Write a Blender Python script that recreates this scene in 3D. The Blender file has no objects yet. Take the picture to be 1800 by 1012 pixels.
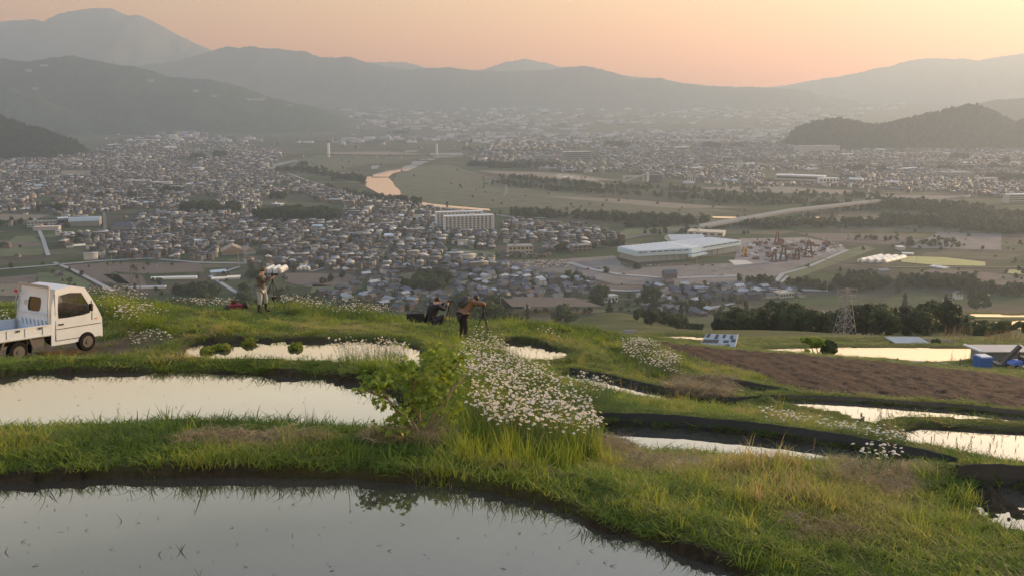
import bpy, bmesh, math, random
import numpy as np
from mathutils import Vector, Matrix, Euler
R = math.radians
rng = np.random.default_rng(7)
random.seed(11)
scene = bpy.context.scene
C = scene.collection

# ------------------------------------------------------------------ camera
F_PX, W_PX, H_PX, CY = 1650.0, 1800.0, 1012.0, 506.0
TH = math.atan((506 - 175) / F_PX)                 # pitch below the horizon
ct, st = math.cos(TH), math.sin(TH)
cam_d = bpy.data.cameras.new('camera')
cam_d.sensor_width = 36.0
cam_d.lens = 36.0 * F_PX / W_PX
cam_d.clip_start = 0.1
cam_d.clip_end = 60000
cam = bpy.data.objects.new('camera', cam_d)
cam.rotation_euler = (math.pi / 2 - TH, 0, 0)
C.objects.link(cam)
scene.camera = cam

# ------------------------------------------------------------------ light
SUN_EL, SUN_AZ = R(8.5), R(56)                      # low sun, off to the right of the frame
world = bpy.data.worlds.new('World')
scene.world = world
world.use_nodes = True
wn = world.node_tree
wn.nodes.clear()
sky = wn.nodes.new('ShaderNodeTexSky')
sky.sky_type = 'NISHITA'
sky.sun_disc = False
sky.sun_elevation = SUN_EL
sky.sun_rotation = SUN_AZ
sky.air_density = 2.5
sky.dust_density = 1.2
sky.ozone_density = 1.0
bg = wn.nodes.new('ShaderNodeBackground')
bg.inputs['Strength'].default_value = 0.15
wo = wn.nodes.new('ShaderNodeOutputWorld')
tcw = wn.nodes.new('ShaderNodeTexCoord'); sx = wn.nodes.new('ShaderNodeSeparateXYZ'); rw = wn.nodes.new('ShaderNodeValToRGB'); mw = wn.nodes.new('ShaderNodeMix')
wn.links.new(tcw.outputs['Generated'], sx.inputs[0]); wn.links.new(sx.outputs['Z'], rw.inputs['Fac'])
SKY_TINT = [(0.0, (0.92, 0.62, 0.0)), (0.105, (0.88, 0.62, 0.0)), (0.2, (1.4, 1.02, 1.15)), (0.30, (1.75, 1.60, 2.15)), (0.42, (0.74, 0.76, 1.02)), (1.0, (0.85, 1.0, 1.9))]
rw.color_ramp.elements[0].color = (*SKY_TINT[0][1], 1); rw.color_ramp.elements[1].color = (*SKY_TINT[-1][1], 1)
for p_, c_ in SKY_TINT[1:-1]:
    e_ = rw.color_ramp.elements.new(p_); e_.color = (*c_, 1)
mw.data_type = 'RGBA'; mw.blend_type = 'MULTIPLY'; mw.inputs[0].default_value = 1.0
wn.links.new(sky.outputs['Color'], mw.inputs[6]); wn.links.new(rw.outputs['Color'], mw.inputs[7]); wn.links.new(mw.outputs[2], bg.inputs['Color'])
wn.links.new(bg.outputs[0], wo.inputs['Surface'])
sun_d = bpy.data.lights.new('sun', 'SUN')
sun_d.energy = 4.8
sun_d.angle = R(3)
sun_d.color = (1.0, 0.68, 0.37)
sun = bpy.data.objects.new('sun', sun_d)
sdir = Vector((math.sin(SUN_AZ) * math.cos(SUN_EL), math.cos(SUN_AZ) * math.cos(SUN_EL), math.sin(SUN_EL)))
sun.rotation_euler = sdir.to_track_quat('Z', 'Y').to_euler()
C.objects.link(sun)
scene.view_settings.view_transform = 'Standard'
scene.view_settings.look = 'None'
scene.view_settings.gamma = 1
scene.view_settings.exposure = 1.53
scene.render.engine = 'CYCLES'
cy = scene.cycles
cy.use_denoising = True
cy.max_bounces = 6
cy.diffuse_bounces = 2
cy.glossy_bounces = 3
cy.transmission_bounces = 4
cy.transparent_max_bounces = 8
cy.volume_bounces = 1
cy.caustics_reflective = False
cy.caustics_refractive = False

# ------------------------------------------------------------------ helpers
def ray(px, py):
    u = (px - 900.0) / F_PX
    v = (CY - py) / F_PX
    return u, ct + v * st, -st + v * ct
def atY(px, py, Y):                                # the point of the place seen at a pixel, Y metres away
    u, dy, dz = ray(px, py)
    k = Y / dy
    return Vector((u * k, Y, dz * k))
def atz(px, py, z):                                # ... at a height
    u, dy, dz = ray(px, py)
    k = z / dz
    return Vector((u * k, dy * k, z))
def slope_of(py):
    u, dy, dz = ray(900, py)
    return -dz / dy
def mppx(p):                                       # metres per photo pixel at a point
    return (p[1] * ct - p[2] * st) / F_PX

def smooth(x, a, b):
    t = np.clip((x - a) / (b - a), 0, 1)
    return t * t * (3 - 2 * t)

def hash2(ix, iy, seed):
    n = (ix.astype(np.int64) * 374761393 + iy.astype(np.int64) * 668265263 + seed * 974711) & 0x7fffffff
    n = ((n ^ (n >> 13)) * 1274126177) & 0x7fffffff
    n = (n ^ (n >> 16)) & 0xffff
    return n / 65535.0
def vnoise(x, y, seed=0):                          # value noise 0..1
    x = np.asarray(x, float); y = np.asarray(y, float)
    ix, iy = np.floor(x), np.floor(y)
    fx, fy = x - ix, y - iy
    fx = fx * fx * (3 - 2 * fx); fy = fy * fy * (3 - 2 * fy)
    a = hash2(ix, iy, seed); b = hash2(ix + 1, iy, seed)
    c = hash2(ix, iy + 1, seed); d = hash2(ix + 1, iy + 1, seed)
    return (a * (1 - fx) + b * fx) * (1 - fy) + (c * (1 - fx) + d * fx) * fy
def fbm(x, y, oct=4, seed=0):
    s, a, t = 0, 0.5, 0
    for k in range(oct):
        s = s + a * vnoise(x * 2 ** k, y * 2 ** k, seed + 17 * k); t += a; a *= 0.5
    return s / t

# ---- materials
def mat(name, col=(0.5, 0.5, 0.5), rough=0.8, metal=0.0, spec=0.5, noise=0.0, nscale=5.0, bump=0.0, coord='Object', col2=None, emit=None):
    m = bpy.data.materials.new(name)
    m.use_nodes = True
    nt = m.node_tree
    b = nt.nodes['Principled BSDF']
    b.inputs['Base Color'].default_value = (*col, 1)
    b.inputs['Roughness'].default_value = rough
    b.inputs['Metallic'].default_value = metal
    b.inputs['Specular IOR Level'].default_value = spec
    if noise or bump or col2:
        tc = nt.nodes.new('ShaderNodeTexCoord')
        n = nt.nodes.new('ShaderNodeTexNoise')
        n.inputs['Scale'].default_value = nscale
        n.inputs['Detail'].default_value = 5
        n.inputs['Roughness'].default_value = 0.65
        nt.links.new(tc.outputs[coord], n.inputs['Vector'])
        if noise or col2:
            r = nt.nodes.new('ShaderNodeValToRGB')
            r.color_ramp.elements[0].position = 0.3
            r.color_ramp.elements[1].position = 0.7
            c2 = col2 if col2 else tuple(min(1, c * (1 + noise)) for c in col)
            c1 = col if col2 else tuple(c * (1 - noise) for c in col)
            r.color_ramp.elements[0].color = (*c1, 1)
            r.color_ramp.elements[1].color = (*c2, 1)
            nt.links.new(n.outputs['Fac'], r.inputs['Fac'])
            nt.links.new(r.outputs['Color'], b.inputs['Base Color'])
        if bump:
            bp = nt.nodes.new('ShaderNodeBump')
            bp.inputs['Strength'].default_value = bump
            bp.inputs['Distance'].default_value = 0.02
            nt.links.new(n.outputs['Fac'], bp.inputs['Height'])
            nt.links.new(bp.outputs['Normal'], b.inputs['Normal'])
    if emit:
        b.inputs['Emission Color'].default_value = (*emit[:3], 1)
        b.inputs['Emission Strength'].default_value = emit[3]
    return m

# ---- objects
def tag(o, label=None, cat=None, group=None, kind=None):
    if label: o['label'] = label
    if cat: o['category'] = cat
    if group: o['group'] = group
    if kind: o['kind'] = kind
    return o
def thing(name, label, cat, loc=(0, 0, 0), rz=0, group=None):
    o = bpy.data.objects.new(name, None)
    o.empty_display_size = 0.1
    o.location = loc
    o.rotation_euler = (0, 0, rz)
    C.objects.link(o)
    return tag(o, label, cat, group)
def link_mesh(name, me, mats=None, parent=None, smooth_=False):
    o = bpy.data.objects.new(name, me)
    C.objects.link(o)
    if mats:
        for m in (mats if isinstance(mats, (list, tuple)) else [mats]):
            me.materials.append(m)
    if smooth_:
        me.polygons.foreach_set('use_smooth', [True] * len(me.polygons))
    if parent: o.parent = parent
    return o
def np_mesh(name, v, f, mi=None):
    """v (n,3), f (m,k) all faces of k corners"""
    me = bpy.data.meshes.new(name)
    v = np.asarray(v, np.float32); f = np.asarray(f, np.int32)
    me.vertices.add(len(v)); me.vertices.foreach_set('co', v.ravel())
    k = f.shape[1]
    me.loops.add(f.size); me.loops.foreach_set('vertex_index', f.ravel())
    me.polygons.add(len(f))
    me.polygons.foreach_set('loop_start', np.arange(0, f.size, k, dtype=np.int32))
    if mi is not None:
        me.polygons.foreach_set('material_index', np.asarray(mi, np.int32))
    me.update(calc_edges=True)
    me.validate()
    return me
class MB:
    """collects simple solids, builds one mesh object"""
    def __init__(s): s.v = []; s.f = []; s.m = []
    def add(s, vs, fs, mi=0):
        o = len(s.v); s.v += [tuple(p) for p in vs]
        for f in fs: s.f.append(tuple(i + o for i in f)); s.m.append(mi)
    def box(s, c, d, rz=0, mi=0, mtx=None):
        cx, cy_, cz = c; dx, dy, dz = (q / 2 for q in d)
        vs = [Vector((x, y, z)) for z in (-dz, dz) for y in (-dy, dy) for x in (-dx, dx)]
        if rz: vs = [Matrix.Rotation(rz, 3, 'Z') @ q for q in vs]
        if mtx is not None: vs = [mtx @ q for q in vs]
        vs = [q + Vector(c) for q in vs]
        s.add(vs, [(0, 2, 3, 1), (4, 5, 7, 6), (0, 1, 5, 4), (2, 6, 7, 3), (0, 4, 6, 2), (1, 3, 7, 5)], mi)
    def bar(s, a, b, w, h=None, mi=0):
        a, b = Vector(a), Vector(b); d = b - a; L = d.length
        if L < 1e-6: return
        q = d.to_track_quat('Y', 'Z').to_matrix()
        s.box((a + b) / 2, (w, L, h or w), 0, mi, q)
    def tube(s, a, b, r0, r1=None, n=8, mi=0, caps=True):
        a, b = Vector(a), Vector(b); r1 = r0 if r1 is None else r1
        d = (b - a)
        q = d.to_track_quat('Z', 'Y').to_matrix() if d.length > 1e-9 else Matrix.Identity(3)
        vs = []
        for p, r in ((a, r0), (b, r1)):
            for k in range(n):
                t = 2 * math.pi * k / n
                vs.append(p + q @ Vector((r * math.cos(t), r * math.sin(t), 0)))
        fs = [(k, (k + 1) % n, n + (k + 1) % n, n + k) for k in range(n)]
        if caps: fs += [tuple(range(n - 1, -1, -1)), tuple(range(n, 2 * n))]
        s.add(vs, fs, mi)
    def path(s, pts, rs, n=8, mi=0):
        pts = [Vector(p) for p in pts]
        vs = []; N = len(pts)
        for i, p in enumerate(pts):
            d = (pts[min(i + 1, N - 1)] - pts[max(i - 1, 0)]).normalized()
            q = d.to_track_quat('Z', 'Y').to_matrix()
            r = rs[i] if isinstance(rs, (list, tuple)) else rs
            for k in range(n):
                t = 2 * math.pi * k / n
                vs.append(p + q @ Vector((r * math.cos(t), r * math.sin(t), 0)))
        fs = []
        for i in range(N - 1):
            for k in range(n):
                fs.append((i * n + k, i * n + (k + 1) % n, (i + 1) * n + (k + 1) % n, (i + 1) * n + k))
        fs += [tuple(range(n - 1, -1, -1)), tuple(range((N - 1) * n, N * n))]
        s.add(vs, fs, mi)
    def ball(s, c, r, nu=12, nv=8, mi=0):
        if not isinstance(r, (tuple, list)): r = (r, r, r)
        c = Vector(c); vs = [c + Vector((0, 0, -r[2]))]
        for j in range(1, nv):
            ph = -math.pi / 2 + math.pi * j / nv
            for i in range(nu):
                t = 2 * math.pi * i / nu
                vs.append(c + Vector((r[0] * math.cos(ph) * math.cos(t), r[1] * math.cos(ph) * math.sin(t), r[2] * math.sin(ph))))
        vs.append(c + Vector((0, 0, r[2])))
        fs = [(0, 1 + (i + 1) % nu, 1 + i) for i in range(nu)]
        for j in range(nv - 2):
            for i in range(nu):
                a = 1 + j * nu + i; b = 1 + j * nu + (i + 1) % nu
                fs.append((a, b, b + nu, a + nu))
        e = len(vs) - 1; o = 1 + (nv - 2) * nu
        fs += [(e, o + i, o + (i + 1) % nu) for i in range(nu)]
        s.add(vs, fs, mi)
    def prism(s, poly, z0, z1, mi=0):
        """poly: XY outline, extruded z0..z1"""
        n = len(poly)
        vs = [(p[0], p[1], z0) for p in poly] + [(p[0], p[1], z1) for p in poly]
        fs = [(k, (k + 1) % n, n + (k + 1) % n, n + k) for k in range(n)]
        fs += [tuple(range(n - 1, -1, -1)), tuple(range(n, 2 * n))]
        s.add(vs, fs, mi)
    def xform(s, M, i0=0):
        s.v[i0:] = [tuple(M @ Vector(p)) for p in s.v[i0:]]
    def build(s, name, mats=None, parent=None, smooth_=False, bevel=0, seg=2):
        me = bpy.data.meshes.new(name)
        me.from_pydata([tuple(p) for p in s.v], [], s.f)
        if any(s.m): me.polygons.foreach_set('material_index', s.m)
        me.update()
        o = link_mesh(name, me, mats, parent, smooth_)
        if bevel:
            b = o.modifiers.new('bevel', 'BEVEL'); b.width = bevel; b.segments = seg; b.limit_method = 'ANGLE'
        return o
def copy_tree(o, parent=None):
    c = o.copy(); C.objects.link(c); c.parent = parent
    for ch in list(o.children): copy_tree(ch, c)
    return c
# ================================================================== the land
# ponds: name, water level, outline as seen in the photograph
PONDS = {
 'near': (-3.6, [(-1500,850),(-300,848),(0,845),(200,838),(400,835),(600,840),(760,850),(880,868),(955,884),(1010,905),(1060,930),(1150,955),(1230,975),(1290,1000),(1350,1040),(1400,1120),(1450,1300),(-1500,1300)]),
 'second': (-4.2, [(-1500,700),(-300,672),(0,664),(60,656),(200,653),(400,655),(560,661),(640,670),(690,690),(715,715),(735,745),(738,775),(700,788),(400,786),(0,786),(-400,790),(-1500,820)]),
 'third': (-6.6, [(312,645),(326,612),(352,603),(440,599),(560,600),(640,598),(700,602),(735,614),(748,630),(735,660),(640,690),(450,695),(345,682)]),
 'small': (-7.9, [(884,603),(905,600),(935,603),(965,611),(996,622),(985,630),(945,635),(905,634),(886,625)]),
 'long': (-7.9, [(984,659),(1010,656),(1060,666),(1130,683),(1200,697),(1290,711),(1290,730),(1190,724),(1100,712),(1020,695),(986,682)]),
 'gully': (-5.0, [(1050,748),(1100,749),(1200,753),(1300,763),(1400,775),(1500,789),(1600,809),(1600,840),(1500,840),(1300,824),(1230,812),(1150,804),(1085,792),(1055,770)]),
 'sliver': (-9.0, [(1246,670),(1300,677),(1365,690),(1352,696),(1290,690)]),
 'tenth': (-7.9, [(1345,704),(1440,704),(1550,711),(1700,722),(1800,733),(2300,790),(2300,860),(1800,775),(1650,764),(1590,752),(1500,744),(1430,728),(1380,716)]),
 'seedling': (-6.6, [(1590,757),(1620,751),(1700,755),(1800,761),(2300,800),(2300,960),(1900,845),(1800,820),(1720,806),(1640,792),(1596,783)]),
 'mud': (-4.1, [(1700,862),(1760,858),(1860,862),(2200,880),(2200,1200),(1880,1000),(1820,962),(1760,948),(1715,915)]),
 'far': (-30.5, [(1318,618),(1345,613),(1500,610),(1640,611),(1730,612),(1740,634),(1690,636),(1648,640),(1600,638),(1560,632),(1520,630),(1490,634),(1440,636),(1380,632),(1330,625)]),
 'upper': (-26.5, [(1132,592),(1200,591),(1262,594),(1262,601),(1200,600),(1150,597)]),
 'mid_a': (-33, [(1444,601),(1470,599),(1500,601),(1480,604),(1450,604)]),
 'mid_b': (-33, [(1515,601),(1560,598),(1572,602),(1540,604)]),
 'hill_a': (-80, [(1655,578),(1700,574),(1730,566),(1800,563),(2000,566),(2000,580),(1800,577),(1740,581)]),
 'hill_b': (-86, [(1700,551),(1800,553),(2000,556),(2000,560),(1800,557),(1715,556)]),
}
POLY = {k: (z, np.array([[*atz(px, py, z)[:2]] for px, py in pts])) for k, (z, pts) in PONDS.items()}

# control points of the slope: (px, py, Y)
CP = [
 # near pond's hidden near side and below the camera
 (-1200,1300,4.5),(900,1300,4.2),(2600,1300,4.4),
 # bank between first two ponds
 (-1200,800,9.3),(-300,793,9.1),(0,790,9.0),(300,788,9.0),(600,788,9.0),(800,800,9.0),
 (-300,762,9.7),(0,762,9.6),(300,762,9.6),(600,764,9.6),(760,768,9.7),
 # shrub foot and spur with daisies
 (840,790,9.6),(900,800,9.6),(960,815,9.4),(1040,800,10),(1000,770,10.8),(1045,765,11.3),(900,735,11.4),(840,715,12.5),(900,690,14.5),(960,700,14.5),(840,665,17),(905,655,19),(950,672,18),(830,632,22),(880,630,24),(845,600,29),(815,607,29.2),(865,590,30),(800,582,31.5),(850,572,33.5),
 # mound in the right foreground
 (1100,850,8.6),(1200,870,8.3),(1300,930,7.6),(1400,960,7.3),(1450,1010,6.9),(1600,1010,7.0),(1750,1010,7.0),(1650,960,7.6),(1500,880,8.4),(1350,816,9.8),(1250,822,10.3),(1150,828,10.2),(1200,806,11.6),(1110,800,11.6),(1450,818,10.0),(1550,835,9.6),(1640,858,9.3),(1660,905,8.6),(1060,795,11.0),(1180,900,8.0),(1120,925,7.7),
 (1690,848,10.2),(1800,850,10.4),(2100,865,10.5),
 # behind gully : bank with the black sheet
 (1060,716,14.6),(1150,721,14.9),(1250,727,14.9),(1350,738,14.6),(1450,757,14.0),(1550,778,13.3),(1620,812,12.9),(1700,830,12.6),(1800,840,12.6),
 (1060,708,16),(1150,713,16),(1250,718,16.2),(1330,724,16.5),(1380,746,17),(1420,752,17),(1500,768,17.5),(1560,778,17.5),(1390,738,20),(1450,748,20),(1500,757,20),(1585,795,16),
 (1600,762,20.5),(1700,765,20.5),(1800,772,20.5),(2200,795,20.5),(1540,757,20.5),
 # around small pond and long pond
 (1000,696,18.5),(980,650,25.5),(940,645,26.5),(1020,645,27),(1100,668,27),(1200,690,26.8),(1290,702,26),
 (1010,612,30),(1050,625,30),(1000,590,33),(930,590,33),(900,570,35.5),(950,572,36),(1000,575,37),(1060,583,38),(1100,600,36),(1040,650,27.5),(1140,655,29.5),(1090,630,31),(1170,640,31),(1200,668,29),(1230,662,31),(1330,690,28.5),(1380,698,27),(1250,690,27.5),
 # field
 (1160,606,50),(1220,612,60),(1350,622,70),(1500,634,72),(1650,648,72),(1800,668,72),(2200,720,70),
 (1220,648,45),(1300,674,43),(1360,690,42),(1460,697,42),(1600,708,42),(1800,730,42),(2200,760,42),
 # far edge bank of the field and lower terraces
 (1160,598,60),(1350,616,80),(1500,628,82),(1650,640,84),(1800,658,86),(2200,700,86),
 (1400,630,98),(1520,638,100),(1640,645,100),(1750,645,100),(1800,645,100),(2200,680,100),
 (1250,612,95),(1300,615,98),(1180,596,98),(1300,600,116),(1100,592,100),
 (1330,606,125),(1500,603,125),(1700,606,125),(1800,606,125),(2300,606,125),(1200,588,125),
 # left : bank between 2nd and 3rd pond
 (-1200,648,14.8),(-300,644,14.9),(0,642,14.9),(200,642,14.9),(350,646,14.9),(500,648,14.9),(620,648,14.9),(690,655,15.2),(750,680,14.0),(760,720,12.0),
 (-300,640,17),(0,640,17),(250,640,17),
 (-1200,633,23),(-400,633,23),(-100,633,23.2),(24,632,23.4),(164,617,25.1),(240,611,25.8),(-100,612,27.5),(150,604,28),
 (-600,560,32),(0,552,32),(150,560,30),(200,540,31),(190,523,33.5),(225,526,34),(250,545,32),(260,570,28),(215,590,27),(300,575,27),(300,552,33),
 (400,578,26.6),(500,578,26.6),(600,582,26.6),(680,590,27),(740,597,27.5),(780,600,28.5),
 (350,566,30),(500,566,30),(600,568,30),(700,575,31),(400,548,34.2),(462,549,34.2),(350,548,35.5),(430,542,36.5),(500,546,35),(520,538,36.5),(570,540,36.5),(620,549,36),(680,560,35),(730,577,34),(765,577,34),(790,572,34.5),(740,566,36),(690,560,37),
 # beyond the crest
 (-1500,575,48),(-300,570,48),(100,570,48),(400,572,48),(600,580,48),(800,590,48),(1000,592,50),
 (-1500,590,80),(-300,590,80),(200,590,80),(600,590,80),(900,592,80),(1050,592,75),
 (-1500,592,130),(0,592,130),(500,592,130),(1000,592,130),(2600,600,135),
]
_cp = np.array([[*atY(px, py, Y)] for px, py, Y in CP])
# pond rims steady the surface too
_extra = []
for k, (z, P) in POLY.items():
    if k in ('hill_a', 'hill_b', 'near'): continue
    for q in P[::2]:
        if abs(q[0]) / q[1] < 0.8: _extra.append((q[0], q[1], z + (0.12 if q[1] < 50 else 0.3)))
for px, py in PONDS['near'][1][1:-3]:
    q = atz(px, py, -3.6); _extra.append((q.x, q.y, -3.5))
_cp = np.vstack([_cp, np.array(_extra)])
def _ab(X, Y): return X / (Y + 0.0) * 2.2, np.log(Y) * 2.6
_A, _B = _ab(_cp[:, 0], _cp[:, 1])
_S = _cp[:, 2] / _cp[:, 1]
def _ker(r): return r
_d = np.sqrt((_A[:, None] - _A) ** 2 + (_B[:, None] - _B) ** 2)
_n = len(_A)
_K = np.zeros((_n + 3, _n + 3)); _K[:_n, :_n] = _ker(_d) - np.eye(_n) * 0.02
_P = np.stack([np.ones(_n), _A, _B], 1); _K[:_n, _n:] = _P; _K[_n:, :_n] = _P.T
_w = np.linalg.solve(_K, np.concatenate([_S, np.zeros(3)]))
def rbf_z(X, Y):
    X = np.asarray(X, float).ravel(); Y = np.asarray(Y, float).ravel()
    out = np.empty(len(X))
    Yc = np.maximum(Y, 4.0)
    for i in range(0, len(X), 20000):
        a, b = _ab(X[i:i+20000], Yc[i:i+20000])
        a = np.clip(a, -2.4, 2.4)
        d = np.sqrt((a[:, None] - _A) ** 2 + (b[:, None] - _B) ** 2)
        out[i:i+20000] = _ker(d) @ _w[:_n] + _w[_n] + _w[_n + 1] * a + _w[_n + 2] * b
    return out * Yc
PRO_Y = [0, 110, 135, 330, 400, 450, 600, 720, 850, 5600, 7000, 8500, 11600]
PRO_Z = [-26, -28, -34.6, -82.5, -101, -114, -151, -177, -190, -190, -150, -85, -35]
def far_z(X, Y):
    z = np.interp(Y, PRO_Y, PRO_Z)
    z = z + 11 * np.exp(-((X - 48) / 30) ** 2 - ((Y - 455) / 60) ** 2)
    z = z + smooth(Y, 150, 260) * (1 - smooth(Y, 650, 850)) * (fbm(X / 60, Y / 60, 3, 5) - 0.5) * 5
    return z
def seg_dist(X, Y, P):
    """signed distance, negative inside"""
    d = np.full(len(X), 1e9); inside = np.zeros(len(X), bool)
    n = len(P)
    for i in range(n):
        x0, y0 = P[i]; x1, y1 = P[(i + 1) % n]
        dx, dy = x1 - x0, y1 - y0
        t = np.clip(((X - x0) * dx + (Y - y0) * dy) / (dx * dx + dy * dy + 1e-12), 0, 1)
        d = np.minimum(d, np.hypot(X - x0 - t * dx, Y - y0 - t * dy))
        c = ((y0 > Y) != (y1 > Y))
        xi = x0 + (Y - y0) * dx / (dy if abs(dy) > 1e-12 else 1e-12)
        inside ^= c & (X < xi)
    return np.where(inside, -d, d)
FIELD = np.array([[*atY(px, py, Y)[:2]] for px, py, Y in [(1150,600,58),(1250,607,66),(1350,619,74),(1500,631,76),(1650,645,76),(1800,664,76),(2300,720,74),(2300,775,25.6),(1800,735,25.2),(1600,712,25.2),(1460,698,25.4),(1415,693,28),(1362,691,33),(1292,672,43),(1215,645,46),(1172,620,51)]])
def height(X, Y):
    X = np.asarray(X, float).ravel(); Y = np.asarray(Y, float).ravel()
    z = np.empty(len(X))
    nr = Y < 145
    fz = far_z(X, Y)
    z[:] = fz
    if nr.any():
        x, y = X[nr], Y[nr]
        w = smooth(y, 122, 140)
        zz = rbf_z(x, y)
        zz = zz + (fbm(x / 0.9, y / 0.9, 3, 3) - 0.5) * 0.16 * np.clip(y / 12, 0.7, 3) + (fbm(x / 0.16, y / 0.16, 2, 9) - 0.5) * 0.035
        z[nr] = zz * (1 - w) + fz[nr] * w
    for k, (lv, P) in POLY.items():
        sc = max(1.0, P[:, 1].mean() / 30)                       # banks grow with the size of the terraces
        m = (X > P[:, 0].min() - 3 * sc) & (X < P[:, 0].max() + 3 * sc) & (Y > P[:, 1].min() - 3 * sc) & (Y < P[:, 1].max() + 3 * sc)
        if not m.any(): continue
        wob = (vnoise(X[m] / (0.5 * sc), Y[m] / (0.5 * sc), 31) - 0.5) * 0.16 * sc
        d = seg_dist(X[m], Y[m], P) + wob
        zi = z[m]
        rim = lv + (0.08 * smooth(d, 0, 0.28 * sc) + 0.02) * min(sc, 1.6)
        z_out = np.where(d < 0.55 * sc, np.maximum(zi, rim), zi)
        # ground above the pond comes down to it as a steep bank
        top = lv + 0.06 + np.maximum(d, 0) * 1.7 + 0.05
        z_out = np.where(d < 1.2 * sc, np.minimum(z_out, top), z_out)
        z_in = lv - 0.02 - 0.3 * smooth(-d, 0, 0.5 * sc)
        if k == 'mud': z_in = lv + (fbm(X[m] / 0.22, Y[m] / 0.22, 4, 77) - 0.52) * 0.3 - 0.01
        z[m] = np.where(d < 0, z_in, z_out)
    return z

def fan(y0, y1, n, m, tmax, off=10.0):
    yy = np.exp(np.linspace(math.log(y0 + 5), math.log(y1 + 5), n)) - 5
    tt = np.linspace(-tmax, tmax, m)
    Y = np.repeat(yy[:, None], m, 1); X = tt[None, :] * (Y + off)
    idx = np.arange(n * m).reshape(n, m)
    f = np.stack([idx[:-1, :-1], idx[:-1, 1:], idx[1:, 1:], idx[1:, :-1]], -1).reshape(-1, 4)
    return X.ravel(), Y.ravel(), f
YB = 140.0
Xn, Yn, fn = fan(-3.0, YB, 820, 900, 0.75)
Zn = height(Xn, Yn)
Xf, Yf, ff = fan(YB, 11500, 520, 900, 0.75)
Zf = height(Xf, Yf)
Zf[:900] = Zn[-900:]
g_me = np_mesh('terrace_ground', np.stack([Xn, Yn, Zn], 1), fn)
v_me = np_mesh('valley_ground', np.stack([Xf, Yf, Zf], 1), ff)
# vertex mask: which stuff covers the ground (a real soil map, not light)
def pond_dist(X, Y, names=None):
    d = np.full(len(X), 1e9); nm = np.zeros(len(X), int)
    for i, (k, (lv, P)) in enumerate(POLY.items()):
        if names and k not in names: continue
        dd = seg_dist(X, Y, P)
        nm = np.where(dd < d, i, nm); d = np.minimum(d, dd)
    return d, nm
m_soil = np.clip(0.5 - seg_dist(Xn, Yn, FIELD) / 0.8, 0, 1)
trk = np.array([[*atY(px, py, Y)[:2]] for px, py, Y in [(-600,640,22.4),(60,636,22.6),(190,624,24.0),(300,609,25.4),(268,601,27),(150,604,27.2),(-600,608,27.2)]])
m_dirt = np.clip(0.5 - seg_dist(Xn, Yn, trk) / 0.5, 0, 1)
pd_n, _ = pond_dist(Xn, Yn)
m_wet = np.clip(1 - pd_n / 0.08, 0, 1)
for nm, arr in (('soil', m_soil), ('dirt', m_dirt), ('wet', m_wet)):
    a = g_me.attributes.new(nm, 'FLOAT', 'POINT'); a.data.foreach_set('value', arr.astype(np.float32))

def ground_material():
    m = bpy.data.materials.new('terrace_soil_and_turf'); m.use_nodes = True
    nt = m.node_tree; N = nt.nodes; L = nt.links; b = N['Principled BSDF']
    b.inputs['Roughness'].default_value = 0.95
    b.inputs['Specular IOR Level'].default_value = 0.2
    tc = N.new('ShaderNodeTexCoord')
    def noise(s, d=5):
        n = N.new('ShaderNodeTexNoise'); n.inputs['Scale'].default_value = s; n.inputs['Detail'].default_value = d
        n.inputs['Roughness'].default_value = 0.7; L.new(tc.outputs['Object'], n.inputs['Vector']); return n.outputs['Fac']
    def ramp(fac, cs):
        r = N.new('ShaderNodeValToRGB'); e = r.color_ramp.elements
        e[0].position, e[0].color = cs[0][0], (*cs[0][1], 1); e[1].position, e[1].color = cs[-1][0], (*cs[-1][1], 1)
        for p, c in cs[1:-1]:
            x = e.new(p); x.color = (*c, 1)
        L.new(fac, r.inputs['Fac']); return r.outputs['Color']
    def mix(f, a, c):
        x = N.new('ShaderNodeMix'); x.data_type = 'RGBA'; L.new(f, x.inputs[0]); L.new(a, x.inputs[6]); L.new(c, x.inputs[7]); return x.outputs[2]
    def attr(nm):
        a = N.new('ShaderNodeAttribute'); a.attribute_name = nm; return a.outputs['Fac']
    turf = ramp(noise(1.3), [(0.3, (0.05, 0.075, 0.015)), (0.5, (0.09, 0.115, 0.025)), (0.62, (0.09, 0.085, 0.03)), (0.75, (0.05, 0.08, 0.015))])
    soil = ramp(noise(9, 8), [(0.3, (0.012, 0.009, 0.008)), (0.55, (0.042, 0.030, 0.024)), (0.8, (0.13, 0.10, 0.075))])
    dirt = ramp(noise(4), [(0.3, (0.10, 0.07, 0.045)), (0.7, (0.19, 0.14, 0.09))])
    wet = ramp(noise(12), [(0.3, (0.022, 0.018, 0.013)), (0.7, (0.065, 0.052, 0.03))])
    c = mix(attr('dirt'), turf, dirt); c = mix(attr('soil'), c, soil); c = mix(attr('wet'), c, wet)
    L.new(c, b.inputs['Base Color'])
    bp = N.new('ShaderNodeBump'); bp.inputs['Strength'].default_value = 0.9; bp.inputs['Distance'].default_value = 0.12
    L.new(noise(7, 8), bp.inputs['Height']); L.new(bp.outputs['Normal'], b.inputs['Normal'])
    return m
tg = link_mesh('terrace_ground', g_me, ground_material(), None, True)
tag(tg, 'terraced hillside of grass banks, bare soil and pond beds', None, None, 'structure')

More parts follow.
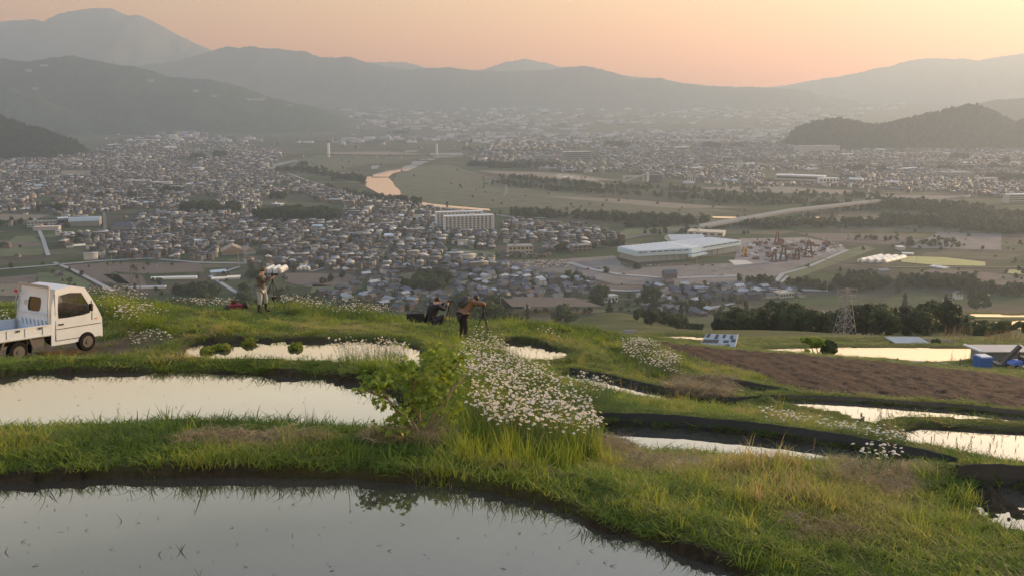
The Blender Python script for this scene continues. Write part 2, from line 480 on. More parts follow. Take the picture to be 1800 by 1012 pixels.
def valley_material():
    m = bpy.data.materials.new('valley_floor_mix'); m.use_nodes = True
    nt = m.node_tree; N = nt.nodes; L = nt.links; b = N['Principled BSDF']
    b.inputs['Roughness'].default_value = 0.95; b.inputs['Specular IOR Level'].default_value = 0.1
    tc = N.new('ShaderNodeTexCoord')
    mp = N.new('ShaderNodeMapping'); mp.inputs['Rotation'].default_value = (0, 0, R(24)); mp.inputs['Scale'].default_value = (1/95, 1/42, 1)
    L.new(tc.outputs['Object'], mp.inputs['Vector'])
    vo = N.new('ShaderNodeTexVoronoi'); vo.distance = 'CHEBYCHEV'; vo.inputs['Scale'].default_value = 1.0; vo.inputs['Randomness'].default_value = 0.6
    vo.voronoi_dimensions = '2D'
    L.new(mp.outputs[0], vo.inputs['Vector'])
    wn_ = N.new('ShaderNodeTexWhiteNoise'); wn_.noise_dimensions = '3D'; L.new(vo.outputs['Color'], wn_.inputs['Vector'])
    r = N.new('ShaderNodeValToRGB'); e = r.color_ramp.elements; r.color_ramp.interpolation = 'CONSTANT'
    cols = [(0, (0.045, 0.07, 0.028)), (0.2, (0.07, 0.068, 0.052)), (0.38, (0.035, 0.056, 0.026)), (0.55, (0.085, 0.078, 0.06)), (0.7, (0.06, 0.082, 0.038)), (0.86, (0.11, 0.11, 0.07))]
    e[0].color = (*cols[0][1], 1); e[1].position = cols[1][0]; e[1].color = (*cols[1][1], 1)
    for p, c in cols[2:]:
        x = e.new(p); x.color = (*c, 1)
    L.new(wn_.outputs['Value'], r.inputs['Fac'])
    n = N.new('ShaderNodeTexNoise'); n.inputs['Scale'].default_value = 0.03; n.inputs['Detail'].default_value = 10; n.inputs['Roughness'].default_value = 0.7
    L.new(tc.outputs['Object'], n.inputs['Vector'])
    mx = N.new('ShaderNodeMix'); mx.data_type = 'RGBA'; mx.blend_type = 'MULTIPLY'; mx.inputs[0].default_value = 0.7
    rr = N.new('ShaderNodeValToRGB'); rr.color_ramp.elements[0].position = 0.3; rr.color_ramp.elements[0].color = (0.35, 0.4, 0.35, 1); rr.color_ramp.elements[1].position = 0.7; rr.color_ramp.elements[1].color = (1.3, 1.25, 1.2, 1)
    L.new(n.outputs['Fac'], rr.inputs['Fac'])
    L.new(r.outputs['Color'], mx.inputs[6]); L.new(rr.outputs['Color'], mx.inputs[7])
    # rough cover on the slope between the terraces and the plain
    a = N.new('ShaderNodeAttribute'); a.attribute_name = 'wild'
    w2 = N.new('ShaderNodeValToRGB'); w2.color_ramp.elements[0].position = 0.35; w2.color_ramp.elements[0].color = (0.03, 0.05, 0.018, 1); w2.color_ramp.elements[1].position = 0.65; w2.color_ramp.elements[1].color = (0.09, 0.10, 0.04, 1)
    L.new(n.outputs['Fac'], w2.inputs['Fac'])
    m2 = N.new('ShaderNodeMix'); m2.data_type = 'RGBA'; L.new(a.outputs['Fac'], m2.inputs[0]); L.new(mx.outputs[2], m2.inputs[6]); L.new(w2.outputs['Color'], m2.inputs[7])
    L.new(m2.outputs[2], b.inputs['Base Color'])
    return m
a = v_me.attributes.new('wild', 'FLOAT', 'POINT'); a.data.foreach_set('value', (1 - smooth(Yf, 600, 760)).astype(np.float32))
vg = link_mesh('valley_ground', v_me, valley_material(), None, True)
tag(vg, 'wide valley floor of fields and town ground', None, None, 'structure')

# ---- water
def water_material(name, deep=(0.05, 0.045, 0.035), refl=0.55, rough=0.02, ripple=0.02):
    m = bpy.data.materials.new(name); m.use_nodes = True
    nt = m.node_tree; N = nt.nodes; L = nt.links
    N.remove(N['Principled BSDF'])
    out = N['Material Output']
    dif = N.new('ShaderNodeBsdfDiffuse'); gl = N.new('ShaderNodeBsdfGlossy'); mx = N.new('ShaderNodeMixShader')
    gl.inputs['Roughness'].default_value = rough
    gl.inputs['Color'].default_value = (0.95, 0.95, 0.95, 1)
    tc = N.new('ShaderNodeTexCoord')
    n1 = N.new('ShaderNodeTexNoise'); n1.inputs['Scale'].default_value = 0.9; n1.inputs['Detail'].default_value = 6; n1.inputs['Roughness'].default_value = 0.6
    L.new(tc.outputs['Object'], n1.inputs['Vector'])
    r = N.new('ShaderNodeValToRGB'); r.color_ramp.elements[0].position = 0.35; r.color_ramp.elements[1].position = 0.7
    r.color_ramp.elements[0].color = (*deep, 1); r.color_ramp.elements[1].color = (*[c * 1.5 for c in deep], 1)
    L.new(n1.outputs['Fac'], r.inputs['Fac']); L.new(r.outputs['Color'], dif.inputs['Color'])
    fr = N.new('ShaderNodeLayerWeight'); fr.inputs['Blend'].default_value = 0.5
    mr = N.new('ShaderNodeMapRange'); mr.inputs[1].default_value = 0.0; mr.inputs[2].default_value = 1.0
    mr.inputs[3].default_value = 0.05; mr.inputs[4].default_value = 1.0
    pw = N.new('ShaderNodeMath'); pw.operation = 'POWER'; pw.inputs[1].default_value = refl
    L.new(fr.outputs['Facing'], pw.inputs[0]); L.new(pw.outputs[0], mr.inputs[0]); L.new(mr.outputs[0], mx.inputs[0])
    n2 = N.new('ShaderNodeTexNoise'); n2.inputs['Scale'].default_value = 6.0; n2.inputs['Detail'].default_value = 3
    L.new(tc.outputs['Object'], n2.inputs['Vector'])
    bp = N.new('ShaderNodeBump'); bp.inputs['Strength'].default_value = ripple; bp.inputs['Distance'].default_value = 0.02
    L.new(n2.outputs['Fac'], bp.inputs['Height']); L.new(bp.outputs['Normal'], gl.inputs['Normal'])
    L.new(dif.outputs[0], mx.inputs[1]); L.new(gl.outputs[0], mx.inputs[2]); L.new(mx.outputs[0], out.inputs['Surface'])
    return m
W_NEAR = water_material('still_paddy_water', refl=2.2)
def grow(P, g):
    c = P.mean(0); d = P - c
    return c + d * (1 + g / (np.linalg.norm(d, axis=1, keepdims=True) + 1e-6))
for k, (lv, P) in POLY.items():
    Q = grow(P, 0.5 * max(1, P[:, 1].mean() / 30))
    me = bpy.data.meshes.new('paddy_water')
    me.from_pydata([(x, y, lv) for x, y in Q], [], [tuple(range(len(Q)))])
    me.update()
    if me.polygons[0].normal.z < 0: me.flip_normals()
    tag(link_mesh('paddy_water', me, W_NEAR), 'flooded rice paddy water mirroring the evening sky', None, None, 'structure')

# ---- mountains: real relief behind each other
def mountain(name, label, D, outline, col, depth, base_pad=40, rough=0.11, seed=1, bumpy=0.012):
    xs = np.array([atY(px, py, D).x for px, py in outline]); zs = np.array([atY(px, py, D).z for px, py in outline])
    n, m = 420, 90
    X = np.linspace(xs[0], xs[-1], n); Zr = np.interp(X, xs, zs)
    base = far_z(np.zeros(1), np.array([D * 1.0]))[0] - base_pad
    Zr = Zr + (fbm(X / (D * 0.012), X * 0 + seed, 4, seed) - 0.5) * D * 0.0022
    t = np.linspace(-1, 1, m)
    TX, TT = np.meshgrid(X, t)
    Y = D + TT * depth
    prof = np.where(TT < 0, 1 - np.abs(TT) ** 1.15, 1 - np.abs(TT) ** 1.5)
    rid = 1 - np.abs(2 * fbm(TX / (depth * 0.5), Y / (depth * 0.8), 4, seed + 3) - 1)
    hgt = (Zr[None, :] - base)
    fade = np.minimum(1, np.abs(TT) * 2.2)
    Z = base + hgt * np.clip(prof - rough * 4 * fade * (1 - rid) * prof, 0, 1)
    Z = Z + (vnoise(TX / (D * 0.0022), Y / (D * 0.0022), seed + 9) - 0.5) * D * bumpy * 0.12 * (Z > base + 5)
    # perspective: keep the skyline where it is seen
    X2 = TX * (1 + 0 * TT)
    idx = np.arange(n * m).reshape(m, n)
    f = np.stack([idx[:-1, :-1], idx[:-1, 1:], idx[1:, 1:], idx[1:, :-1]], -1).reshape(-1, 4)
    me = np_mesh(name, np.stack([X2.ravel(), Y.ravel(), Z.ravel()], 1), f)
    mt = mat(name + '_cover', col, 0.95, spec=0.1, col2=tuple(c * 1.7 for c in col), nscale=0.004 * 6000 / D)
    o = link_mesh(name, me, mt, None, True)
    tag(o, label, None, None, 'structure')
    return o
FOR = (0.028, 0.042, 0.022); HAZED = (0.075, 0.08, 0.06); HAZED_MOST = (0.13, 0.13, 0.10)  # far ranges get paler colours, painting in haze the air box lacks
mountain('high_mountain', 'broad pale peak fading into the evening haze', 10400, [(-500,90),(-300,60),(-60,40),(0,38),(60,33),(75,37),(100,25),(130,18),(165,13),(195,15),(225,27),(240,25),(262,34),(300,55),(340,75),(372,88),(420,110),(470,130),(560,160)], HAZED, 1700, seed=2)
mountain('left_foothill', 'pale foothill in front of the high peak', 9700, [(-500,40),(-300,50),(0,70),(40,88),(100,100),(200,110),(300,113),(420,150)], HAZED, 900, seed=3)
mountain('distant_peak', 'faint small peaks behind the middle range', 10800, [(580,135),(650,110),(715,110),(750,120),(800,126),(850,123),(890,108),(925,105),(960,110),(990,119),(1060,128),(1150,140),(1250,152)], HAZED, 1200, seed=4)
mountain('middle_range', 'long hazy mountain range across the valley', 9000, [(180,150),(230,118),(290,112),(330,103),(370,90),(400,82),(420,85),(433,80),(480,86),(515,88),(540,92),(560,100),(590,101),(605,98),(625,103),(645,110),(680,118),(720,123),(745,120),(790,118),(820,123),(860,126),(900,125),(960,123),(1000,117),(1040,117),(1080,128),(1110,138),(1160,136),(1190,145),(1240,151),(1320,153),(1400,158),(1500,176)], HAZED, 600, seed=5)
mountain('right_far_range', 'far mountain slope glowing in haze under the sunset', 11000, [(1300,158),(1380,150),(1440,140),(1500,130),(1560,118),(1600,106),(1630,103),(1690,103),(1720,106),(1760,100),(1800,94),(2100,70),(2300,80)], HAZED_MOST, 650, seed=6)
mountain('left_ridge', 'dark wooded ridge sloping down to the town', 6300, [(-500,130),(-300,110),(0,104),(20,106),(50,108),(100,100),(125,97),(150,103),(200,112),(240,117),(270,125),(300,135),(360,140),(410,148),(440,158),(470,170),(500,178),(540,186),(570,192),(600,203),(640,222)], FOR, 1000, seed=7, rough=0.1)
mountain('left_spur', 'lower wooded spur in front of the dark ridge', 5500, [(-500,120),(-300,130),(0,150),(50,165),(110,190),(150,203),(250,212),(330,226)], FOR, 500, seed=8)
mountain('left_near_hill', 'dark hill cut off by the left edge', 3300, [(-400,180),(-100,200),(0,213),(20,218),(40,230),(70,233),(90,242),(115,252),(140,268)], FOR, 260, base_pad=12, seed=9, bumpy=0.03)
mountain('right_back_hill', 'grey hill behind the wooded hill on the right', 6200, [(1660,200),(1700,190),(1720,182),(1760,175),(1800,172),(1900,165),(2100,150),(2300,190)], FOR, 500, seed=10)
mountain('wooded_hill', 'dark wooded hill rising out of the town', 3900, [(1388,256),(1398,240),(1410,230),(1440,220),(1465,215),(1500,217),(1530,225),(1570,222),(1620,210),(1660,200),(1700,193),(1720,191),(1740,200),(1760,212),(1785,222),(1800,216),(1850,205),(2000,190),(2200,250)], FOR, 300, base_pad=12, seed=11, bumpy=0.03)

# ---- haze: one closed box of pale even air
hz = MB(); hz.box((0, 5790, 480), (26000, 11880, 1380))
ho = hz.build('haze')
hm = bpy.data.materials.new('valley_air'); hm.use_nodes = True
hn = hm.node_tree; hn.nodes.clear()
pv = hn.nodes.new('ShaderNodeVolumePrincipled'); hout = hn.nodes.new('ShaderNodeOutputMaterial')
pv.inputs['Color'].default_value = (0.43, 0.55, 0.71, 1)
pv.inputs['Density'].default_value = 0.000135
pv.inputs['Anisotropy'].default_value = 0.40
hn.links.new(pv.outputs[0], hout.inputs['Volume'])
ho.data.materials.append(hm)
tag(ho, 'pale evening haze filling the valley', None, None, 'stuff')
# ================================================================== growing things
def proj(X, Y, Z):
    dep = Y * ct - Z * st
    return 900 + F_PX * X / dep, CY - F_PX * (Y * st + Z * ct) / dep
def in_poly(x, y, P):
    P = np.asarray(P, float); inside = np.zeros(len(x), bool); n = len(P)
    for i in range(n):
        x0, y0 = P[i]; x1, y1 = P[(i + 1) % n]
        c = ((y0 > y) != (y1 > y))
        inside ^= c & (x < x0 + (y - y0) * (x1 - x0) / ((y1 - y0) if y1 != y0 else 1e-9))
    return inside
def hit(px, py, y0=4.0, y1=14000, far=None):
    """first ground point seen at a pixel"""
    u, dy, dz = ray(px, py)
    Y = np.exp(np.linspace(math.log(y0), math.log(y1), 1500)); k = Y / dy
    X, Z = u * k, dz * k
    G = far_z(X, Y) if (far if far is not None else y0 >= 140) else height(X, Y)
    i = int(np.argmax(Z < G))
    if not (Z < G).any(): i = len(Y) - 1
    if i > 0:
        a, b = (Z - G)[i - 1], (Z - G)[i]; t = a / (a - b + 1e-12)
    else: t = 0
    yy = Y[max(i - 1, 0)] + (Y[i] - Y[max(i - 1, 0)]) * t
    return Vector((u * yy / dy, yy, float(np.interp(yy, Y, G))))
def fhit(px, py): return hit(px, py, 145)

def foliage_mat(name, ramp_cols, trans=0.35, attr='tint', rough=0.6, hue_noise=True):
    m = bpy.data.materials.new(name); m.use_nodes = True
    nt = m.node_tree; N = nt.nodes; L = nt.links
    b = N['Principled BSDF']; b.inputs['Roughness'].default_value = rough; b.inputs['Specular IOR Level'].default_value = 0.25
    out = N['Material Output']
    at = N.new('ShaderNodeAttribute'); at.attribute_name = attr; at.attribute_type = 'INSTANCER' if attr == 'tint' else 'GEOMETRY'
    fac = at.outputs['Fac']
    if attr == 'leafvar':
        oi = N.new('ShaderNodeObjectInfo')
        ad = N.new('ShaderNodeMath'); ad.operation = 'MULTIPLY_ADD'; ad.inputs[1].default_value = 0.35
        L.new(oi.outputs['Random'], ad.inputs[0]); ml = N.new('ShaderNodeMath'); ml.operation = 'MULTIPLY'; ml.inputs[1].default_value = 0.65
        L.new(fac, ml.inputs[0]); L.new(ml.outputs[0], ad.inputs[2]); fac = ad.outputs[0]
    r = N.new('ShaderNodeValToRGB'); e = r.color_ramp.elements
    e[0].position, e[0].color = ramp_cols[0][0], (*ramp_cols[0][1], 1)
    e[1].position, e[1].color = ramp_cols[-1][0], (*ramp_cols[-1][1], 1)
    for p, c in ramp_cols[1:-1]:
        x = e.new(p); x.color = (*c, 1)
    L.new(fac, r.inputs['Fac'])
    L.new(r.outputs['Color'], b.inputs['Base Color'])
    tr = N.new('ShaderNodeBsdfTranslucent'); L.new(r.outputs['Color'], tr.inputs['Color'])
    mx = N.new('ShaderNodeMixShader'); mx.inputs[0].default_value = trans
    L.new(b.outputs[0], mx.inputs[1]); L.new(tr.outputs[0], mx.inputs[2]); L.new(mx.outputs[0], out.inputs['Surface'])
    return m
GRASS = foliage_mat('grass_blades', [(0.0, (0.055, 0.11, 0.015)), (0.3, (0.13, 0.20, 0.024)), (0.55, (0.27, 0.32, 0.045)), (0.8, (0.34, 0.31, 0.09)), (1.0, (0.38, 0.29, 0.15))], 0.4)
lib = bpy.data.collections.new('plant_models')          # models for instancing, not linked into the scene

def blade_mesh(name, n, h, rad, w, lean, mt, seed, curl=0.5):
    r = random.Random(seed); vs = []; fs = []
    for k in range(n):
        a = r.uniform(0, 6.28); d = rad * math.sqrt(r.random()); x, y = d * math.cos(a), d * math.sin(a)
        hh = h * r.uniform(0.5, 1.15); t = r.uniform(0, 6.28); le = lean * r.uniform(0.2, 1.3) * hh
        dx, dy = math.cos(t) * le, math.sin(t) * le; wx, wy = -math.sin(t + r.uniform(-.6, .6)) * w, math.cos(t) * w
        o = len(vs)
        for s, ww in ((0, 1), (0.45, 0.85), (0.8, 0.5)):
            b = s ** 1.8
            z = hh * s * (1 - curl * 0.35 * s * lean)
            vs += [(x + dx * b - wx * ww, y + dy * b - wy * ww, z), (x + dx * b + wx * ww, y + dy * b + wy * ww, z)]
        vs.append((x + dx, y + dy, hh * (1 - curl * 0.5 * lean)))
        fs += [(o, o + 1, o + 3, o + 2), (o + 2, o + 3, o + 5, o + 4), (o + 4, o + 5, o + 6)]
    me = bpy.data.meshes.new(name); me.from_pydata(vs, [], fs); me.materials.append(mt); me.update()
    return me
def lib_coll(name, meshes):
    c = bpy.data.collections.new(name)
    for i, me in enumerate(meshes):
        o = bpy.data.objects.new(f'{name}_{i:02d}', me); c.objects.link(o)
    return c
_gn = {}
def scatter(name, P, rot, scl, idx, tint, coll, label, kind='stuff'):
    me = bpy.data.meshes.new(name)
    me.vertices.add(len(P)); me.vertices.foreach_set('co', np.asarray(P, np.float32).ravel())
    for nm, ty, arr in (('rot', 'FLOAT_VECTOR', rot), ('scl', 'FLOAT_VECTOR', scl), ('idx', 'INT', idx), ('tint', 'FLOAT', tint)):
        a = me.attributes.new(nm, ty, 'POINT'); arr = np.asarray(arr)
        a.data.foreach_set('vector' if ty == 'FLOAT_VECTOR' else 'value', arr.astype(np.int32 if ty == 'INT' else np.float32).ravel())
    o = bpy.data.objects.new(name, me); C.objects.link(o)
    ng = bpy.data.node_groups.new(name, 'GeometryNodeTree')
    ng.interface.new_socket('Geometry', in_out='INPUT', socket_type='NodeSocketGeometry')
    ng.interface.new_socket('Geometry', in_out='OUTPUT', socket_type='NodeSocketGeometry')
    N = ng.nodes; L = ng.links
    gi, go = N.new('NodeGroupInput'), N.new('NodeGroupOutput')
    ip = N.new('GeometryNodeInstanceOnPoints'); ci = N.new('GeometryNodeCollectionInfo')
    ci.inputs['Collection'].default_value = coll; ci.inputs['Separate Children'].default_value = True; ci.inputs['Reset Children'].default_value = True
    def na(nm, ty):
        a = N.new('GeometryNodeInputNamedAttribute'); a.data_type = ty; a.inputs['Name'].default_value = nm
        return [s for s in a.outputs if s.enabled][0]
    m2p = N.new('GeometryNodeMeshToPoints')
    L.new(gi.outputs[0], m2p.inputs['Mesh']); L.new(m2p.outputs[0], ip.inputs['Points'])
    L.new(ci.outputs[0], ip.inputs['Instance']); ip.inputs['Pick Instance'].default_value = True
    L.new(na('idx', 'INT'), ip.inputs['Instance Index'])
    e2r = N.new('FunctionNodeEulerToRotation'); L.new(na('rot', 'FLOAT_VECTOR'), e2r.inputs[0]); L.new(e2r.outputs[0], ip.inputs['Rotation'])
    L.new(na('scl', 'FLOAT_VECTOR'), ip.inputs['Scale'])
    L.new(ip.outputs[0], go.inputs[0])
    md = o.modifiers.new('scatter', 'NODES'); md.node_group = ng
    return tag(o, label, None, None, kind)

# ---------------- grass
gr_meshes = [blade_mesh('turf', 16, 0.13, 0.10, 0.0040, 0.7, GRASS, 1), blade_mesh('turf', 16, 0.16, 0.11, 0.0042, 0.9, GRASS, 2),
             blade_mesh('turf', 14, 0.11, 0.10, 0.0036, 1.1, GRASS, 3), blade_mesh('turf', 14, 0.24, 0.08, 0.0036, 0.5, GRASS, 4),
             blade_mesh('turf', 12, 0.28, 0.07, 0.0042, 0.6, GRASS, 5), blade_mesh('turf', 12, 0.34, 0.09, 0.0034, 0.45, GRASS, 6),
             blade_mesh('turf', 22, 0.10, 0.14, 0.0022, 1.5, GRASS, 7)]
gr_coll = lib_coll('turf_models', gr_meshes)
TALL_PX = [  # (ground outline in the photo, Y range, how tall)
 ([(780,770),(860,740),(900,735),(960,745),(1040,770),(1040,800),(960,820),(860,810),(790,800)], (8.5, 13), 2.2),
 ([(800,590),(890,610),(940,660),(1050,740),(1040,790),(860,750),(790,690)], (10, 32), 1.8),
 ([(590,628),(740,632),(760,680),(640,668),(590,655)], (13.5, 18), 1.6),
 ([(1620,840),(1690,830),(1700,900),(1640,880)], (8, 11), 1.5),
 ([(160,525),(280,530),(300,600),(190,560)], (26, 36), 1.8),
 ([(500,540),(690,558),(690,575),(510,555)], (33, 38), 1.7),
 ([(880,560),(1080,570),(1100,600),(900,592)], (30, 40), 1.6),
 ([(1080,600),(1200,640),(1200,680),(1090,640)], (27, 38), 1.5),
]
def tallness(X, Y, Z):
    px, py = proj(X, Y, Z); t = np.ones(len(X)); jn = (fbm(X / .5, Y / .5, 2, 77) - .5); px = px + jn * 120; py = py + jn * 30
    for P, (a, b), h in TALL_PX:
        m = in_poly(px, py, P) & (Y > a) & (Y < b); t[m] = h
    return t
DRY_PX = [([(1480,830),(1600,860),(1640,900),(1500,900),(1440,860)], (7.5, 11)), ([(1100,800),(1290,800),(1290,830),(1080,835)], (8.5, 12)), ([(1350,900),(1560,890),(1600,960),(1450,960)], (6, 9)),
          ([(1180,660),(1300,690),(1300,710),(1180,690)], (25, 33)), ([(500,565),(700,570),(700,585),(480,580)], (25, 32)), ([(1040,770),(1110,775),(1110,800),(1040,800)], (9.5, 12.5)), ([(1640,610),(2000,600),(2000,625),(1640,620)],(100,140)), ([(560,762),(800,765),(790,775),(560,775)],(9,10)), ([(330,772),(520,770),(540,785),(350,788)],(8.9,9.6))]
G_P, G_R, G_S, G_I, G_T = [], [], [], [], []
for (ya, yb, dens, sc, wid) in ((4.6, 9.5, 190, 1.0, 1.0), (9.5, 17, 105, 1.15, 1.25), (17, 28, 42, 1.5, 1.8), (28, 42, 22, 1.7, 2.3), (42, 136, 3.0, 2.6, 5.0)):
    # area of the visible wedge
    wl = 0.62
    n = int(dens * wl * 2 * (yb - ya) * ((ya + yb) / 2 + 1.5))
    Y = np.sqrt(rng.uniform(ya ** 2, yb ** 2, n)); X = rng.uniform(-wl, wl, n) * (Y + 1.5)
    pdn, _ = pond_dist(X, Y)
    ok = pdn > (0.0 if yb < 20 else 0.1)
    ok &= seg_dist(X, Y, FIELD) > 0.2
    dd = seg_dist(X, Y, trk); ok &= (dd > 0.15) | (rng.random(n) < 0.04)
    X, Y, pdn = X[ok], Y[ok], pdn[ok]; Z = height(X, Y)
    if yb > 100:
        px, py = proj(X, Y, Z); k = (px > -60) & (px < 1860); X, Y, Z, pdn = X[k], Y[k], Z[k], pdn[k]
    n = len(X)
    tl = tallness(X, Y, Z)
    nz = fbm(X / 1.4, Y / 1.4, 3, 41); nz2 = fbm(X / 0.45, Y / 0.45, 2, 42)
    tint = 0.30 + (nz - 0.42) * 1.3 + (nz2 - 0.5) * 0.5 + rng.normal(0, 0.13, n)
    px, py = proj(X, Y, Z)
    dry = np.zeros(n, bool)
    for P, (a, b) in DRY_PX: dry |= in_poly(px + (nz2 - .5) * 60, py + (nz2 - .5) * 20, P) & (Y > a) & (Y < b)
    tint = np.where(dry, 0.72 + rng.normal(0, 0.16, n), tint)
    tint = np.where(pdn < 0.25, tint * 0.75 + 0.05, tint)
    tint = np.where(tl > 1.5, np.minimum(tint * .75, .5), tint)
    tallp = np.clip((tl - 1) * 0.9, 0, 1)
    idx = np.where(rng.random(n) < tallp, rng.integers(3, 6, n), rng.integers(0, 3, n))
    idx = np.where((rng.random(n) < 0.045) & (tl == 1) & ~dry, rng.integers(3, 6, n), idx)
    idx = np.where(dry, np.where(rng.random(n) < 0.8, 6, 2), idx)
    patch = np.clip((nz - 0.3) * 2.2, 0.55, 1.35)
    sxy = sc * rng.uniform(0.8, 1.25, n) * (wid / sc) ** 0.6
    sz = sc ** 0.35 * rng.uniform(0.7, 1.3, n) * patch * np.where(tl > 1, 0.75 * tl, 1.0)
    if yb > 100: sz *= 0.38
    dshort, _ = pond_dist(X, Y, ('gully', 'tenth', 'seedling', 'long', 'sliver', 'mud', 'small'))
    near_pond = (dshort < 1.5) & (Y > 10.5) & (Y < 30)
    idx = np.where(near_pond & (tl < 1.65), rng.integers(0, 3, n), idx); sz = np.where(near_pond, sz * 0.5, sz)
    d2_, _ = pond_dist(X, Y, ('second', 'third')); sz = np.where((d2_ < 2.5) & (Y > 13.4) & (Y < 20) & (tl == 1), sz * 0.75, sz)
    for fx_, fy_ in ((-8.8, 34), (-2.7, 33.6), (-1.5, 29.5), (-3.4, 33.3), (-9.7, 34.6)): sz = np.where(np.hypot(X - fx_, Y - fy_) < .75, sz * .35, sz)
    rot = np.stack([rng.normal(0, 0.14, n), rng.normal(0, 0.14, n), rng.uniform(0, 6.28, n)], 1)
    G_P.append(np.stack([X, Y, Z - 0.01], 1)); G_R.append(rot); G_S.append(np.stack([sxy, sxy, sz], 1)); G_I.append(idx); G_T.append(np.clip(tint, 0, 1))
scatter('bank_grass', np.vstack(G_P), np.vstack(G_R), np.vstack(G_S), np.concatenate(G_I), np.concatenate(G_T), gr_coll, 'green and straw coloured grass covering the terrace banks')
print('grass', sum(len(a) for a in G_P))

# ---------------- young rice standing in rows in the flooded paddies
RICE = foliage_mat('rice_blades', [(0, (0.05, 0.10, 0.02)), (1, (0.12, 0.18, 0.04))], 0.4)
rice_coll = lib_coll('rice_models', [blade_mesh('rice', 5, 0.16, 0.02, 0.004, 0.35, RICE, 20 + i) for i in range(3)])
r_pts = []
for k, sp in (('seedling', 0.30), ('tenth', 0.32), ('small', 0.34), ('long', 0.34), ('third', 0.6)):
    lv, P = POLY[k]
    x0, y0 = P.min(0); x1, y1 = P.max(0)
    gx, gy = np.meshgrid(np.arange(x0, min(x1, y1 * .7), sp), np.arange(y0, y1, sp * 0.85))
    a = R(18); cx_, cy2 = gx.mean(), gy.mean()
    rx = (gx - cx_) * math.cos(a) - (gy - cy2) * math.sin(a) + cx_; ry = (gx - cx_) * math.sin(a) + (gy - cy2) * math.cos(a) + cy2
    rx = rx.ravel() + rng.normal(0, 0.03, rx.size); ry = ry.ravel() + rng.normal(0, 0.03, ry.size)
    m = (seg_dist(rx, ry, P) < -0.1) & (rng.random(rx.size) < (0.9 if k in ('seedling', 'tenth') else 0.25))
    r_pts.append(np.stack([rx[m], ry[m], np.full(m.sum(), lv - 0.02)], 1))
r_pts = np.vstack(r_pts); n = len(r_pts)
scatter('rice_seedlings', r_pts, np.stack([rng.normal(0, .1, n), rng.normal(0, .1, n), rng.uniform(0, 6.28, n)], 1), np.repeat(rng.uniform(0.5, 0.95, n)[:, None], 3, 1), rng.integers(0, 3, n), rng.random(n), rice_coll, 'thin young rice seedlings standing in rows in the water')
# debris and sprigs floating on the two front ponds
STRAW = mat('dead_straw', (0.05, 0.04, 0.025), 0.8)
deb = MB(); rr = random.Random(5)
for k, nn in (('near', 190), ('second', 70)):
    lv, P = POLY[k]; c = 0
    while c < nn:
        Y = rr.uniform(P[:, 1].min(), P[:, 1].max()); X = rr.uniform(-0.6, 0.4) * Y
        if seg_dist(np.array([X]), np.array([Y]), P)[0] > -0.15: continue
        c += 1; a = rr.uniform(0, 6.28); L_ = rr.uniform(0.008, 0.05)
        for q in range(rr.choice((1, 1, 2, 3))):
            a2 = a + rr.uniform(-1, 1); p = Vector((X, Y, lv + 0.002))
            deb.tube(p, p + Vector((math.cos(a2) * L_, math.sin(a2) * L_, rr.uniform(0.0, 0.02))), 0.0016, 0.0008, 4)
tag(deb.build('floating_straw', STRAW), 'bits of dead straw floating on the paddy water', None, None, 'stuff')
for i, (px, py, Yv, zl, cl, lab) in enumerate([(215,915,0,-3.6,3,'single bent weed sprig standing in the near pond, leftmost'),(318,968,0,-3.6,6,'spreading clump of dark weed stalks in the middle of the near pond'),(278,975,0,-3.6,3,'small forked weed beside the spreading clump in the near pond'),(350,1010,0,-3.6,2,'lone upright stalk at the bottom edge of the near pond'),
        (278,730,0,-4.2,5,'dark weed sprig sticking out of the second pond'),(207,722,0,-4.2,3,'tiny forked sprig in the left of the second pond'),(923,905,0,-3.6,2,'thin stalk standing by the grassy corner of the near pond'),(8,970,0,-3.6,3,'short stalks at the left edge of the near pond')]):
    p = atz(px, py, zl); mb = MB(); r2 = random.Random(i + 50)
    for q in range(cl):
        a = r2.uniform(0, 6.28); h = r2.uniform(0.03, 0.085); o_ = Vector((r2.uniform(-.003, .003), r2.uniform(-.003, .003), -0.01))
        tp = o_ + Vector((math.cos(a) * h * .6, math.sin(a) * h * .3, h)); mid = o_ * .5 + tp * .5 + Vector((0, 0, h * .12))
        mb.path([o_, mid, tp], [0.002, 0.0017, 0.0008], 5)
    o = mb.build('weed_sprig', STRAW); o.location = p
    tag(o, lab, 'weed', 'weeds in the ponds')

